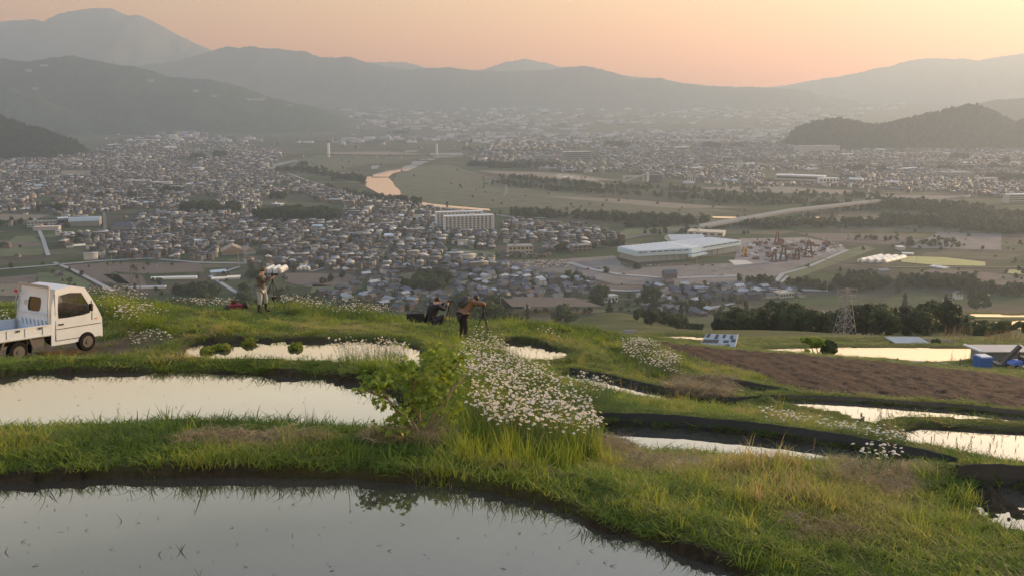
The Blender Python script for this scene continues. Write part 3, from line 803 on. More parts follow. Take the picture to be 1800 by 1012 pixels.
# ---------------- oxeye daisies
PETAL = mat('daisy_petal', (0.80, 0.79, 0.74), 0.6)
_nt = PETAL.node_tree; _tr = _nt.nodes.new('ShaderNodeBsdfTranslucent'); _tr.inputs['Color'].default_value = (0.85, 0.84, 0.78, 1)
_mx = _nt.nodes.new('ShaderNodeMixShader'); _mx.inputs[0].default_value = 0.35
_nt.links.new(_nt.nodes['Principled BSDF'].outputs[0], _mx.inputs[1]); _nt.links.new(_tr.outputs[0], _mx.inputs[2]); _nt.links.new(_mx.outputs[0], _nt.nodes['Material Output'].inputs['Surface'])
DISC = mat('daisy_disc', (0.75, 0.45, 0.03), 0.8)
STEM = mat('daisy_stem', (0.07, 0.12, 0.03), 0.7)
def daisy_parts(seed, h=0.5):
    r = random.Random(seed)
    lean = Vector((r.uniform(-.12, .12), r.uniform(-.12, .12), 0))
    top = Vector((lean.x, lean.y, h)) ; st_ = MB()
    st_.path([(0, 0, -.02), (lean.x * .3, lean.y * .3, h * .5), top], [0.0026, 0.0022, 0.0018], 5)
    for k in range(5):                                # narrow stem leaves
        z = h * (0.08 + 0.14 * k); a = r.uniform(0, 6.28); b = Vector((lean.x * z / h * .6, lean.y * z / h * .6, z)); l_ = 0.06 * (1 - k * .13)
        tip = b + Vector((math.cos(a) * l_, math.sin(a) * l_, l_ * .5)); sd = Vector((-math.sin(a), math.cos(a), 0)) * 0.006; md = (b + tip) / 2 + Vector((0, 0, .008))
        st_.add([b, md - sd, tip, md + sd], [(0, 1, 2, 3)])
    tilt = Euler((r.uniform(-.55, .35), r.uniform(-.4, .5), 0)).to_matrix()
    pe = MB(); np_ = 15; R0, R1 = 0.006, 0.0245
    for k in range(np_):
        a = 2 * math.pi * k / np_ + r.uniform(-.06, .06); w = 0.0046; dr = r.uniform(-.004, .003)
        d = Vector((math.cos(a), math.sin(a), 0)); s_ = Vector((-d.y, d.x, 0)); rl = R1 * r.uniform(.92, 1.06)
        q = [d * R0 - s_ * w * .5, d * R0 + s_ * w * .5, d * (rl * .7) + s_ * w + Vector((0, 0, .002)), d * rl + s_ * w * .5 + Vector((0, 0, dr)), d * rl - s_ * w * .5 + Vector((0, 0, dr)), d * (rl * .7) - s_ * w + Vector((0, 0, .002))]
        pe.add([top + tilt @ p for p in q], [(0, 1, 2, 5), (5, 2, 3, 4)])
    di = MB(); di.ball((0, 0, 0), (0.0085, 0.0085, 0.0045), 8, 5)
    di.v = [tuple(top + tilt @ (Vector(p) + Vector((0, 0, .002)))) for p in di.v]
    return st_, pe, di
D_PX = [  # ground outline, Y range, count, height, tag words
 ([(850,588),(885,618),(915,650),(985,705),(1045,760),(1050,812),(960,812),(870,795),(835,765),(812,715),(806,640),(824,615),(838,592)], (9.3, 31), 2200, 0.44, 'on the daisy covered spur behind the fig shrub'),
 ([(590,630),(700,632),(735,650),(700,662),(600,655)], (15.0, 18), 330, 0.50, 'on the bank between the second and third pond'),
 ([(1095,612),(1140,615),(1200,655),(1190,680),(1130,655),(1095,632)], (26, 38), 700, 0.45, 'on the grass knoll left of the bare field'),
 ([(495,540),(600,546),(690,562),(700,578),(640,572),(560,560),(500,552)], (33, 38), 420, 0.5, 'on the mound right of the standing photographer'),
 ([(160,525),(250,528),(270,560),(300,575),(210,590),(180,560)], (25, 36), 330, 0.5, 'on the mound in front of the truck'),
 ([(222,606),(290,602),(310,616),(240,625)], (21, 26), 90, 0.4, 'beside the dirt track in front of the truck'),
 ([(300,548),(415,545),(415,556),(300,560)], (33, 38), 160, 0.45, 'along the crest left of the red bag'),
 ([(1325,732),(1450,748),(1590,776),(1610,812),(1540,802),(1440,768),(1350,750)], (11, 17.2), 430, 0.20, 'between the black sheet and the rice seedlings'),
 ([(1285,785),(1370,790),(1375,805),(1285,800)], (9.3, 12), 26, 0.36, 'in front of the black sheet at the mound top'),
 ([(1515,822),(1610,835),(1600,850),(1515,840)], (8.6, 11), 40, 0.30, 'at the right end of the black sheet'),
 ([(-60,570),(30,568),(30,585),(-60,585)], (26, 34), 70, 0.45, 'behind the truck bed'),
 ([(900,600),(950,590),(1010,612),(960,600)], (28, 34), 20, 0.35, 'behind the small pond'),
 ([(1010,690),(1070,705),(1080,760),(1040,740)], (11, 18), 80, 0.4, 'at the right foot of the daisy spur'),
]
d_variants = [daisy_parts(100 + k) for k in range(10)]
d_mesh = []
for st_, pe, di in d_variants:
    tri = []
    for nm, mb_, mt in (('stem', st_, STEM), ('petals', pe, PETAL), ('disc', di, DISC)):
        me = bpy.data.meshes.new('daisy_' + nm); me.from_pydata([tuple(p) for p in mb_.v], [], mb_.f); me.materials.append(mt); me.update(); tri.append(me)
    d_mesh.append(tri)
whole = []
for k, (st_, pe, di) in enumerate(d_variants):
    me = bpy.data.meshes.new('daisy'); v = []; f = []; mi = []
    for j, mb_ in enumerate((st_, pe, di)):
        o_ = len(v); v += [tuple(p) for p in mb_.v]; f += [tuple(i + o_ for i in q) for q in mb_.f]; mi += [j] * len(mb_.f)
    me.from_pydata(v, [], f)
    for mt in (STEM, PETAL, DISC): me.materials.append(mt)
    me.polygons.foreach_set('material_index', mi); me.update(); whole.append(me)
d_coll = lib_coll('daisy_models', whole)
DP = []
for j, (P, (ya, yb), cnt, h, words_) in enumerate(D_PX):
    P = np.array(P, float); got = 0; x0, x1 = P[:, 0].min(), P[:, 0].max(); tries = 0
    while got < cnt and tries < 40:
        tries += 1; n = cnt * 6
        Y = np.exp(rng.uniform(math.log(ya), math.log(yb), n)); X = (rng.uniform(x0, x1, n) - 900) / F_PX * Y * 1.03
        Z = height(X, Y); px, py = proj(X, Y, Z)
        m = in_poly(px, py, P) & (pond_dist(X, Y)[0] > 0.02) & (fbm(X / 0.5, Y / 0.5, 3, 88) > rng.uniform(0.36, 0.66, n))
        for x, y, z in zip(X[m], Y[m], Z[m]):
            if got >= cnt: break
            got += 1; DP.append((x, y, z, j, h))
# flowers that show largest stand as individuals
order = sorted(range(len(DP)), key=lambda i: DP[i][1] * (1 if DP[i][3] != 0 else 1.0))
indiv = [i for i in order if DP[i][3] == 0 or DP[i][1] < 12.5][:285]
iset = set(indiv); protos = {}
rr = random.Random(9)
for i in indiv:
    x, y, z, j, h = DP[i]; k = rr.randrange(10); s = rr.uniform(0.62, 1.05); hs = h / 0.5 * rr.uniform(0.75, 1.2)
    q_ = proj(x, y, z + h * .8); tall_ = 'tall' if hs > h / 0.5 * 1.05 else ('low' if hs < h / 0.5 * .88 else 'mid-height')
    if j == 0: wh_ = ['near', 'lower', 'middle', 'upper'][min(3, int((y - 9.3) / 1.2))] + (' left' if q_[0] < 870 else (' centre' if q_[0] < 930 else ' right')) + ' part of the spur behind the fig shrub'
    else: wh_ = D_PX[j][4].replace('on the ', 'of the ', 1) if D_PX[j][4].startswith('on') else 'group ' + D_PX[j][4]
    lb_ = f'{tall_} white oxeye daisy, {wh_}'
    t = thing('daisy', lb_, 'daisy', (x, y, z), rr.uniform(0, 6.28), lb_)
    t.scale = (s, s, hs)
    for nm, me in zip(('stem', 'petals', 'disc'), d_mesh[k]):
        c = bpy.data.objects.new(nm, me); C.objects.link(c); c.parent = t
rest = [DP[i] for i in range(len(DP)) if i not in iset]; n = len(rest); A = np.array([r_[:3] for r_ in rest]); H = np.array([r_[4] for r_ in rest])
dist_s = np.clip(A[:, 1] / 20, 1.0, 1.4)
scatter('far_daisies', A, np.stack([rng.normal(0, .1, n), rng.normal(0, .1, n), rng.uniform(0, 6.28, n)], 1), np.stack([dist_s * .8, dist_s * .8, H / 0.5 * rng.uniform(0.7, 1.2, n)], 1), rng.integers(0, 10, n), rng.random(n), d_coll, 'mass of small white oxeye daisies along the banks')
print('daisies', len(DP), len(indiv))

# ---------------- seed heads and sorrel stalks
SORREL = mat('sorrel_heads', (0.26, 0.17, 0.10), 0.9)
sor = []
for k in range(3):
    mb = MB(); r2 = random.Random(k)
    mb.path([(0, 0, 0), (.02, .01, .3), (.04, .03, .6)], [.003, .0025, .002], 4)
    for q in range(26):
        z = .3 + .3 * r2.random(); mb.ball((.02 + z * .03 + r2.uniform(-.015, .015), r2.uniform(-.015, .02), z), .007, 5, 4)
    me = bpy.data.meshes.new('sorrel'); me.from_pydata([tuple(p) for p in mb.v], [], mb.f); me.materials.append(SORREL); me.update(); sor.append(me)
sor_coll = lib_coll('sorrel_models', sor)
sp = []
for (x0, x1, ya_, yb_, a, b, cn, s) in ((1060,1240,690,704,15,22,16,.8),(1560,1590,750,775,16,20,14,.8),(1290,1330,700,712,15,20,5,.8),(1440,1460,790,850,8,10,2,.5),(880,900,800,830,8.5,10,2,.6),(1660,1720,595,605,110,130,40,3.5),(1740,1800,600,612,110,130,60,3.5),(1700,1790,800,830,9.5,11,5,.7)):
    c = 0
    for _ in range(4000):
        if c >= cn: break
        Y = rr.uniform(a, b); X = (rr.uniform(x0, x1) - 900) / F_PX * Y * 1.02
        Z = float(height([X], [Y])[0]); q = proj(X, Y, Z)
        if ya_ < q[1] < yb_: sp.append((X, Y, Z, s)); c += 1
sp = np.array(sp); n = len(sp)
scatter('sorrel', sp[:, :3], np.stack([rng.normal(0, .12, n), rng.normal(0, .12, n), rng.uniform(0, 6.28, n)], 1), np.repeat((sp[:, 3] * rng.uniform(.7, 1.1, n))[:, None], 3, 1), rng.integers(0, 3, n), rng.random(n), sor_coll, 'reddish sorrel stalks scattered along the pond edges')

# ---------------- trees
BARK = mat('bark', (0.09, 0.07, 0.05), 0.9, noise=0.3, nscale=6, bump=0.5)
LEAF_A = foliage_mat('leaf_green', [(0, (0.022, 0.042, 0.014)), (0.5, (0.05, 0.08, 0.025)), (1, (0.09, 0.12, 0.035))], 0.25, 'leafvar')
LEAF_B = foliage_mat('leaf_dark', [(0, (0.014, 0.026, 0.012)), (0.6, (0.03, 0.048, 0.02)), (1, (0.05, 0.07, 0.028))], 0.2, 'leafvar')
LEAF_C = foliage_mat('leaf_fresh', [(0, (0.09, 0.15, 0.02)), (0.5, (0.24, 0.33, 0.045)), (1, (0.45, 0.50, 0.09))], 0.45, 'leafvar')
def crown_mesh(name, blobs, leaf, n, mt, seed, flat=0.6, droop=0.0):
    """leaf clumps spread through several uneven lobes; blobs: (x,y,z,rx,ry,rz)"""
    g = np.random.default_rng(seed); B = np.array(blobs, float)
    vol = B[:, 3] * B[:, 4] * B[:, 5]; pick = g.choice(len(B), n, p=vol / vol.sum())
    d = g.normal(size=(n, 3)); d /= np.linalg.norm(d, axis=1, keepdims=True)
    rad = g.random(n) ** 0.3
    c = B[pick, :3] + d * rad[:, None] * B[pick, 3:] * (1 + (fbm(d[:, 0] * 3 + pick, d[:, 2] * 3 + d[:, 1] * 2, 2, seed)[:, None] - 0.5) * 0.7)
    nrm = d + g.normal(size=(n, 3)) * 0.7; nrm[:, 2] += 0.3; nrm /= np.linalg.norm(nrm, axis=1, keepdims=True)
    a = np.cross(nrm, g.normal(size=(n, 3))); a /= np.linalg.norm(a, axis=1, keepdims=True); b = np.cross(nrm, a)
    s = leaf * g.uniform(0.6, 1.4, n)[:, None]
    v = np.stack([c - a * s - b * s * flat, c + a * s * 1.1 - b * s * flat * .5, c + a * s * .9 + b * s * flat, c - a * s * .8 + b * s * flat * 1.2], 1).reshape(-1, 3)
    f = np.arange(4 * n).reshape(-1, 4)
    me = np_mesh(name, v, f)
    lv = np.clip(0.5 + (g.random(n) - 0.5) * 0.5 + (vnoise(c[:, 0] / (leaf * 4), c[:, 2] / (leaf * 4), seed) - 0.5) * 0.7, 0, 1)
    at = me.attributes.new('leafvar', 'FLOAT', 'FACE'); at.data.foreach_set('value', lv.astype(np.float32))
    me.materials.append(mt); return me
def broad_blobs(h, w, seed, k=9, lo=0.35):
    r = random.Random(seed); out = []
    for i in range(k):
        z = h * (lo + (0.88 - lo) * (i + r.random()) / k); rr_ = w * (0.5 * math.sin(math.pi * min(1, (z / h - lo + .18) / (1.05 - lo + .1))) + 0.08)
        a = r.uniform(0, 6.28); q = r.uniform(0.2, 0.9) * rr_
        s = w * r.uniform(0.16, 0.28)
        out.append((q * math.cos(a), q * math.sin(a), z, s, s, s * r.uniform(.6, .9)))
    return out
def cone_blobs(h, w, seed):
    r = random.Random(seed); out = []
    for i in range(13):
        t = i / 12; z = h * (0.16 + 0.82 * t); s = w * 0.5 * (1 - t) ** 0.8 + w * 0.05
        out.append((r.uniform(-.12, .12) * w, r.uniform(-.12, .12) * w, z, s * r.uniform(.75, 1.1), s * r.uniform(.75, 1.1), h * 0.07))
    return out
def trunk_mb(h, w, seed, r0, blobs=None):
    r = random.Random(seed); mb = MB(); pts = [Vector((0, 0, -0.3))]
    for k in range(1, 6): pts.append(Vector((r.uniform(-.03, .03) * w * k / 2, r.uniform(-.03, .03) * w * k / 2, h * .17 * k)))
    mb.path(pts, [r0 * (1 - .16 * k) for k in range(6)], 7)
    for b in (blobs or [])[:8]:
        z0 = min(b[2] * 0.62, h * .6); base = Vector((0, 0, z0)); tip = Vector(b[:3]); md = (base + tip) / 2 + Vector((0, 0, -.04 * h))
        mb.path([base, md, tip], [r0 * .4, r0 * .28, r0 * .1], 5)
    return mb
TREE_KINDS = []
def make_kind(nm, h, w, blobs, leaf, n, mt, seed, r0, limbs=True):
    cm = crown_mesh(nm + '_crown', blobs, leaf, n, mt, seed)
    tb = trunk_mb(h, w, seed, r0, blobs if limbs else None); tm = bpy.data.meshes.new(nm + '_trunk'); tm.from_pydata([tuple(p) for p in tb.v], [], tb.f); tm.materials.append(BARK); tm.update()
    TREE_KINDS.append((nm, h, cm, tm)); return len(TREE_KINDS) - 1
K_BR = [make_kind('broadleaf_tree', 10, 9, broad_blobs(10, 9, s, 13), 0.34, 3400, LEAF_A, s, 0.25) for s in (1, 2, 3)]
K_DK = [make_kind('dark_tree', 11, 8, broad_blobs(11, 8, s, 13, .25), 0.33, 3400, LEAF_B, s, 0.28) for s in (4, 5)]
K_CO = [make_kind('conifer_tree', 14, 5, cone_blobs(14, 5, s), 0.3, 3000, LEAF_B, s, 0.25, False) for s in (6, 7)]
K_BU = [make_kind('bush', 3, 4, broad_blobs(3, 4, s, 9, .15), 0.16, 1600, LEAF_A, s, 0.07) for s in (8, 9)]
def place_tree(k, p, s, label, cat, group, rz=None, sz=None):
    nm, h, cm, tm = TREE_KINDS[k]
    t = thing(nm, label, cat, p, rr.uniform(0, 6.28) if rz is None else rz, group); t.scale = (s, s, sz or s)
    for n_, me in (('crown', cm), ('trunk', tm)):
        c = bpy.data.objects.new(n_, me); C.objects.link(c); c.parent = t
    return t
# dark wood at the right, on the slope below the terraces
def wood(x0, x1, y0, y1, Ya, Yb, n, top, kinds, label, cat, group, keep=lambda px: True):
    for i in range(n):
        for _ in range(50):
            px = rr.uniform(x0, x1); Y = rr.uniform(Ya, Yb); X = (px - 900) / F_PX * Y * 1.03
            if keep(px): break
        Z = float(far_z(np.array([X]), np.array([Y]))[0])
        ty = top(px) + rr.uniform(-4, 14); ztop = -slope_of(ty) * Y; k = rr.choice(kinds); h0 = TREE_KINDS[k][1]
        hgt = max(4.5, min(ztop - Z, 24)) * rr.uniform(0.75, 1.0); s = hgt / h0
        f_ = (px - x0) / (x1 - x0); w_ = 'far left end' if f_ < .2 else ('left part' if f_ < .42 else ('middle' if f_ < .6 else ('right part' if f_ < .8 else 'far right end')))
        sz_ = {'broadleaf_tree': 'leafy', 'dark_tree': 'dark', 'conifer_tree': 'pointed', 'bush': 'bushy'}[TREE_KINDS[k][0]]; rw2 = 'front' if Y < (Ya + Yb) / 2 else 'rear'
        lb_ = f'{sz_} tree, {rw2} row, {w_} of the {label}'
        place_tree(k, (X, Y, Z - .2), s * rr.uniform(.85, 1.05), lb_, cat, lb_, None, s)
top_r = lambda px: np.interp(px, [1180,1240,1262,1290,1340,1400,1440,1470,1500,1560,1600,1640,1660,1690,1720,1780,1820], [575,570,548,536,528,530,545,540,525,535,535,524,520,545,558,562,570])
wood(1262, 1420, 0, 0, 250, 420, 80, top_r, K_BR + K_DK + K_DK, 'wood left of the pylon', 'tree', 'trees of the dark wood left of the pylon')
wood(1420, 1700, 0, 0, 250, 430, 120, top_r, K_BR + K_DK + K_CO, 'wood right of the pylon', 'tree', 'trees of the dark wood right of the pylon')
wood(1690, 1815, 0, 0, 215, 300, 20, lambda px: np.interp(px, [1690,1730,1760,1815],[572,562,566,585]), K_BR + K_BU, 'tree strip by the right edge ponds', 'tree', 'low trees by the right edge ponds')
wood(1100, 1262, 0, 0, 400, 520, 34, lambda px: np.interp(px, [1100,1125,1150,1200,1262],[560,545,538,552,572]), K_BR + K_DK, 'hollow beyond the field', 'tree', 'trees in the hollow beyond the field')
wood(630, 910, 0, 0, 470, 600, 34, lambda px: np.interp(px, [630,700,780,845,870,900,910],[560,556,560,535,526,530,545]), K_BR, 'trees behind the two photographers', 'tree', 'trees beyond the crest in the middle')
wood(180, 560, 0, 0, 560, 720, 34, lambda px: np.interp(px, [180,240,330,360,420,500,515,560],[525,520,520,505,520,512,505,530]), K_BR + K_DK, 'trees behind the standing person', 'tree', 'trees beyond the crest on the left')
wood(-20, 1800, 0, 0, 700, 860, 30, lambda px: 505 + 12 * math.sin(px / 70), K_BR + K_CO, 'hillside foot', 'tree', 'trees at the foot of the hillside')
# ================================================================== the valley: river, roads, town
PL = -190.0
def plain(px, py, dz=0.0):
    p = atz(px, py, PL)
    if p.y > 6500 or p.y < 0: p = fhit(px, py)
    return Vector((p.x, p.y, p.z + dz))
ASPH = mat('asphalt', (0.10, 0.10, 0.10), 0.9)
CONC = mat('concrete', (0.27, 0.285, 0.30), 0.85)
GRAVEL = mat('gravel_yard', (0.13, 0.125, 0.12), 0.95, noise=0.3, nscale=0.05)
SANDY = mat('sandy_field', (0.15, 0.135, 0.10), 0.95, noise=0.2, nscale=0.05)
BROWNF = mat('ploughed_plot', (0.085, 0.072, 0.062), 0.95, noise=0.2, nscale=0.08)
GREENF = mat('green_plot', (0.06, 0.09, 0.035), 0.95, noise=0.3, nscale=0.05)
WHEAT = mat('ripe_field', (0.36, 0.36, 0.13), 0.9, noise=0.12, nscale=0.1)
MEADOW = mat('river_meadow', (0.05, 0.065, 0.032), 0.95, noise=0.5, nscale=0.03)
def sheet(name, label, pix, m, lift, kind='structure'):
    P = [plain(x, y, lift) for x, y in pix]
    me = bpy.data.meshes.new(name); me.from_pydata([tuple(p) for p in P], [], [tuple(range(len(P)))]); me.update()
    if me.polygons[0].normal.z < 0: me.flip_normals()
    return tag(link_mesh(name, me, m), label, None, None, kind)
RIVER_W = water_material('river_water', refl=1.4)
river = [
 [(1020,0)],
]
RIV = [[(755,270),(814,269),(814,276),(790,277),(765,278),(758,275)],[(758,279),(768,280),(747,287),(737,292),(722,291),(726,284),(742,280)],[(722,291),(738,291),(730,296),(716,301),(705,301),(704,297),(712,292)],
       [(706,298),(708,301),(690,306),(681,313),(653,313),(657,307),(680,301)],[(618,312),(640,311),(681,312),(690,320),(694,328),(703,335),(706,345),(716,350),(719,356),(704,355),(690,348),(664,340),(646,330),(632,321)],
       [(718,353),(760,359),(800,363),(860,368),(862,371),(800,367),(757,363),(718,357)],
       [(590,306),(606,306),(605,314),(592,313)],[(652,293),(668,291),(664,297),(653,298)],
       [(710,266),(742,264),(730,268),(712,269)],[(470,293),(490,287),(522,281),(524,284),(495,291),(476,299)],
       [(915,250),(965,243),(940,248),(925,254)],[(1250,381),(1300,382),(1290,385),(1255,384)],[(1432,382),(1454,383),(1453,387),(1434,386)],[(1500,384),(1552,385),(1550,388),(1502,387)],
       [(1268,466),(1290,463),(1312,467),(1300,469)]]
for P in RIV[:-1]: sheet('river', 'river reaches shining with the sunset sky', P, RIVER_W, 0.6)
SHEETS = [
 ('meadow', [(690,352),(860,366),(980,362),(1100,355),(1000,340),(900,330),(820,300),(790,290),(740,292),(700,305),(690,320)], MEADOW, .2),
 ('meadow', [(500,300),(560,305),(600,300),(650,288),(700,284),(760,276),(560,274),(520,283)], MEADOW, .2),
 ('meadow', [(960,352),(1060,350),(1300,372),(1240,380),(1000,376),(930,368)], MEADOW, .22),
 ('field', [(880,337),(1000,350),(1180,366),(1300,366),(1100,351),(960,345)], SANDY, .3),
 ('field', [(840,300),(1000,305),(1090,318),(1000,318),(870,306)], SANDY, .25),
 ('field', [(1220,330),(1360,328),(1500,336),(1480,342),(1300,338)], SANDY, .25), ('field', [(1510,343),(1700,345),(1650,351),(1530,350)], GRAVEL, .25),
 ('field', [(570,268),(680,267),(760,272),(600,273)], SANDY, .3), ('field', [(100,301),(160,300),(162,309),(108,309)], SANDY, .4), ('field', [(0,377),(90,378),(60,387),(0,388)], SANDY, .4),
 ('field', [(30,415),(60,417),(78,430),(75,448),(0,452),(0,435)], GREENF, .3), ('field', [(0,428),(72,426),(72,433),(0,436)], BROWNF, .36), ('field', [(65,480),(120,478),(160,498),(150,512),(70,514)], GREENF, .3),
 ('field', [(0,488),(66,482),(62,497),(0,500)], BROWNF, .3), ('field', [(0,500),(62,498),(60,520),(0,520)], SANDY, .33), ('field', [(115,467),(180,463),(230,500),(165,495)], BROWNF, .3),
 ('field', [(170,462),(350,462),(360,478),(260,482),(200,478)], BROWNF, .34), ('field', [(180,482),(250,484),(260,505),(210,500)], BROWNF, .3), ('field', [(500,480),(620,482),(640,500),(540,505),(500,495)], BROWNF, .3),
 ('field', [(550,500),(640,505),(600,520),(545,515)], GREENF, .3), ('field', [(800,437),(880,445),(850,458),(790,450)], GREENF, .3),
 ('yard', [(1000,455),(1080,450),(1100,472),(1300,462),(1480,430),(1490,442),(1380,482),(1300,500),(1180,502),(1080,500),(1010,482),(950,478)], GRAVEL, .3),
 ('yard', [(1300,420),(1420,418),(1470,430),(1487,440),(1370,466),(1290,462)], mat('yard_ground', (.19, .175, .165), .9, noise=.4, nscale=.12), .36),
 ('yard', [(860,460),(1000,456),(1050,472),(980,480),(930,474)], ASPH, .4),
 ('field', [(1380,478),(1480,442),(1520,432),(1540,438),(1400,490),(1360,498)], GREENF, .42),
 ('field', [(1583,452),(1600,451),(1660,453),(1732,461),(1732,468),(1650,467),(1584,461)], WHEAT, .4), ('field', [(1768,475),(1800,475),(1800,483),(1770,481)], WHEAT, .4),
 ('field', [(1400,410),(1560,412),(1640,425),(1560,430),(1460,425)], BROWNF, .3), ('field', [(1640,470),(1800,486),(1800,512),(1690,505),(1600,490)], BROWNF, .3),
 ('field', [(1000,500),(1200,503),(1300,508),(1200,515),(1020,512)], BROWNF, .36), ('field', [(880,543),(1010,545),(1060,562),(900,562)], BROWNF, 12), 
 ('yard', [(1650,408),(1760,412),(1760,440),(1600,436)], GRAVEL, .3), ('pad', [(1280,458),(1312,458),(1325,464),(1292,467)], mat('pale_pad', (0.5,0.48,0.42), .8), .5),
 ('field', [(1100,402),(1220,398),(1180,412),(1080,420)], GREENF, .3), ('field', [(1370,384),(1700,382),(1800,388),(1800,410),(1560,408),(1330,392)], MEADOW, .2),
]
for nm, P, m, l in SHEETS: sheet(nm, {'meadow': 'rough river meadow on the valley floor', 'field': 'farmed field on the valley floor', 'yard': 'wide open yard on the valley floor', 'pad': 'pale concrete pad by the warehouse yard'}[nm], P, m, l)
def road(name, pix, w, m, lift=0.7, label='road crossing the valley floor'):
    P = [plain(x, y, lift) for x, y in pix]; vs = []; fs = []
    for i, p in enumerate(P):
        d = (P[min(i + 1, len(P) - 1)] - P[max(i - 1, 0)]); d.z = 0; d.normalize(); s_ = Vector((-d.y, d.x, 0)) * w / 2
        vs += [p - s_, p + s_]
    fs = [(2 * i, 2 * i + 2, 2 * i + 3, 2 * i + 1) for i in range(len(P) - 1)]
    me = bpy.data.meshes.new(name); me.from_pydata([tuple(v) for v in vs], [], fs); me.update()
    if me.polygons[0].normal.z < 0: me.flip_normals()
    return tag(link_mesh(name, me, m), label, None, None, 'structure')
for pts, w, m in [
 ([(0,474),(100,466),(180,459),(260,455),(350,462),(440,464)],7,CONC), ([(95,462),(130,476),(200,512)],5,CONC), ([(545,478),(600,465)],4,CONC),
 ([(420,470),(370,486),(400,505),(440,530)],5,CONC), ([(60,385),(75,420),(85,450)],5,CONC), ([(505,305),(560,325),(620,345),(700,356),(900,382),(960,384)],6,CONC),
 ([(815,300),(870,316),(890,326),(890,340),(885,345)],5,SANDY), ([(880,296),(820,288)],4,SANDY),
 ([(1230,398),(1150,410),(1080,424),(1000,432)],10,ASPH), ([(1000,462),(1040,474),(1090,483),(1180,490),(1300,485)],9,CONC), ([(1000,505),(1100,512),(1180,508),(1270,505)],6,CONC),
 ([(1490,440),(1420,470),(1375,482),(1362,497)],5,CONC), ([(1385,486),(1373,497)],3,CONC), ([(900,527),(1000,530),(1080,526),(1180,530),(1280,520)],5,ASPH), ([(1100,548),(1200,546),(1260,540),(1290,534)],5,CONC),
 ([(600,395),(640,415)],5,CONC), ([(745,432),(775,438),(830,445)],5,CONC), ([(430,330),(440,400),(430,462)],5,ASPH), ([(180,330),(185,400),(180,455)],5,ASPH), ([(0,345),(200,340),(430,352),(600,385),(760,420)],6,ASPH),
 ([(1120,382),(1240,392),(1420,395),(1560,404),(1800,416)],6,ASPH), ([(1360,320),(1560,336),(1800,340)],9,ASPH), ([(900,250),(1180,262),(1400,290),(1550,330)],8,ASPH), ([(1240,500),(1340,508),(1455,512)],7,CONC), ([(1440,455),(1560,470),(1800,470)],4,SANDY),
]: road('road', pts, w, m)
for pts, w in (([(0,232),(60,229),(240,231),(350,229),(460,226)], 10), ([(820,217),(980,226),(1180,225),(1300,223),(1360,233)], 10)):
    road('viaduct_road', pts, w, CONC, 8, 'pale raised line of a distant expressway')

# ---------------- houses
URB = [np.array(p, float) for p in (
 [(-40,268),(140,266),(250,252),(420,250),(480,262),(500,275),(468,296),(500,312),(620,345),(740,364),(880,388),(1060,404),(1100,418),(1080,432),(1000,440),(1010,452),(900,455),(860,462),(930,478),(1010,486),(1060,500),(1050,515),(900,545),(700,548),(560,520),(640,500),(620,478),(540,472),(440,470),(440,462),(350,460),(170,452),(140,430),(100,415),(60,395),(100,382),(60,372),(-40,374)],
 [(880,290),(820,280),(850,255),(900,236),(1050,212),(1300,212),(1400,255),(1840,258),(1840,352),(1760,352),(1700,340),(1550,334),(1400,326),(1300,336),(1200,318),(1090,302),(1000,305)],
 [(1120,500),(1200,530),(1420,520),(1420,512),(1280,505)], [(1120,520),(1240,520),(1250,560),(1130,545)])]
HOLES = [np.array(p, float) for p in ([(455,345),(520,340),(600,365),(610,392),(460,390)], [(325,345),(380,345),(390,375),(330,375)], [(100,298),(165,298),(165,312),(100,312)], [(0,378),(90,376),(100,392),(0,390)],
  [(765,372),(880,372),(885,410),(765,408)], [(180,385),(235,385),(235,412),(180,412)], [(0,383),(185,383),(185,412),(45,412)], [(385,430),(460,430),(460,460),(385,460)], [(790,435),(870,440),(870,455),(790,452)], [(985,262),(1045,262),(1045,285),(985,285)], [(1340,300),(1480,300),(1480,325),(1340,325)],
  [(700,478),(790,478),(790,512),(700,512)], [(885,428),(945,428),(945,450),(885,450)])]
def town_mask(px, py):
    m = np.zeros(len(px), bool)
    for P in URB: m |= in_poly(px, py, P)
    for P in HOLES: m &= ~in_poly(px, py, P)
    return m
hx, hy, hr = [], [], []
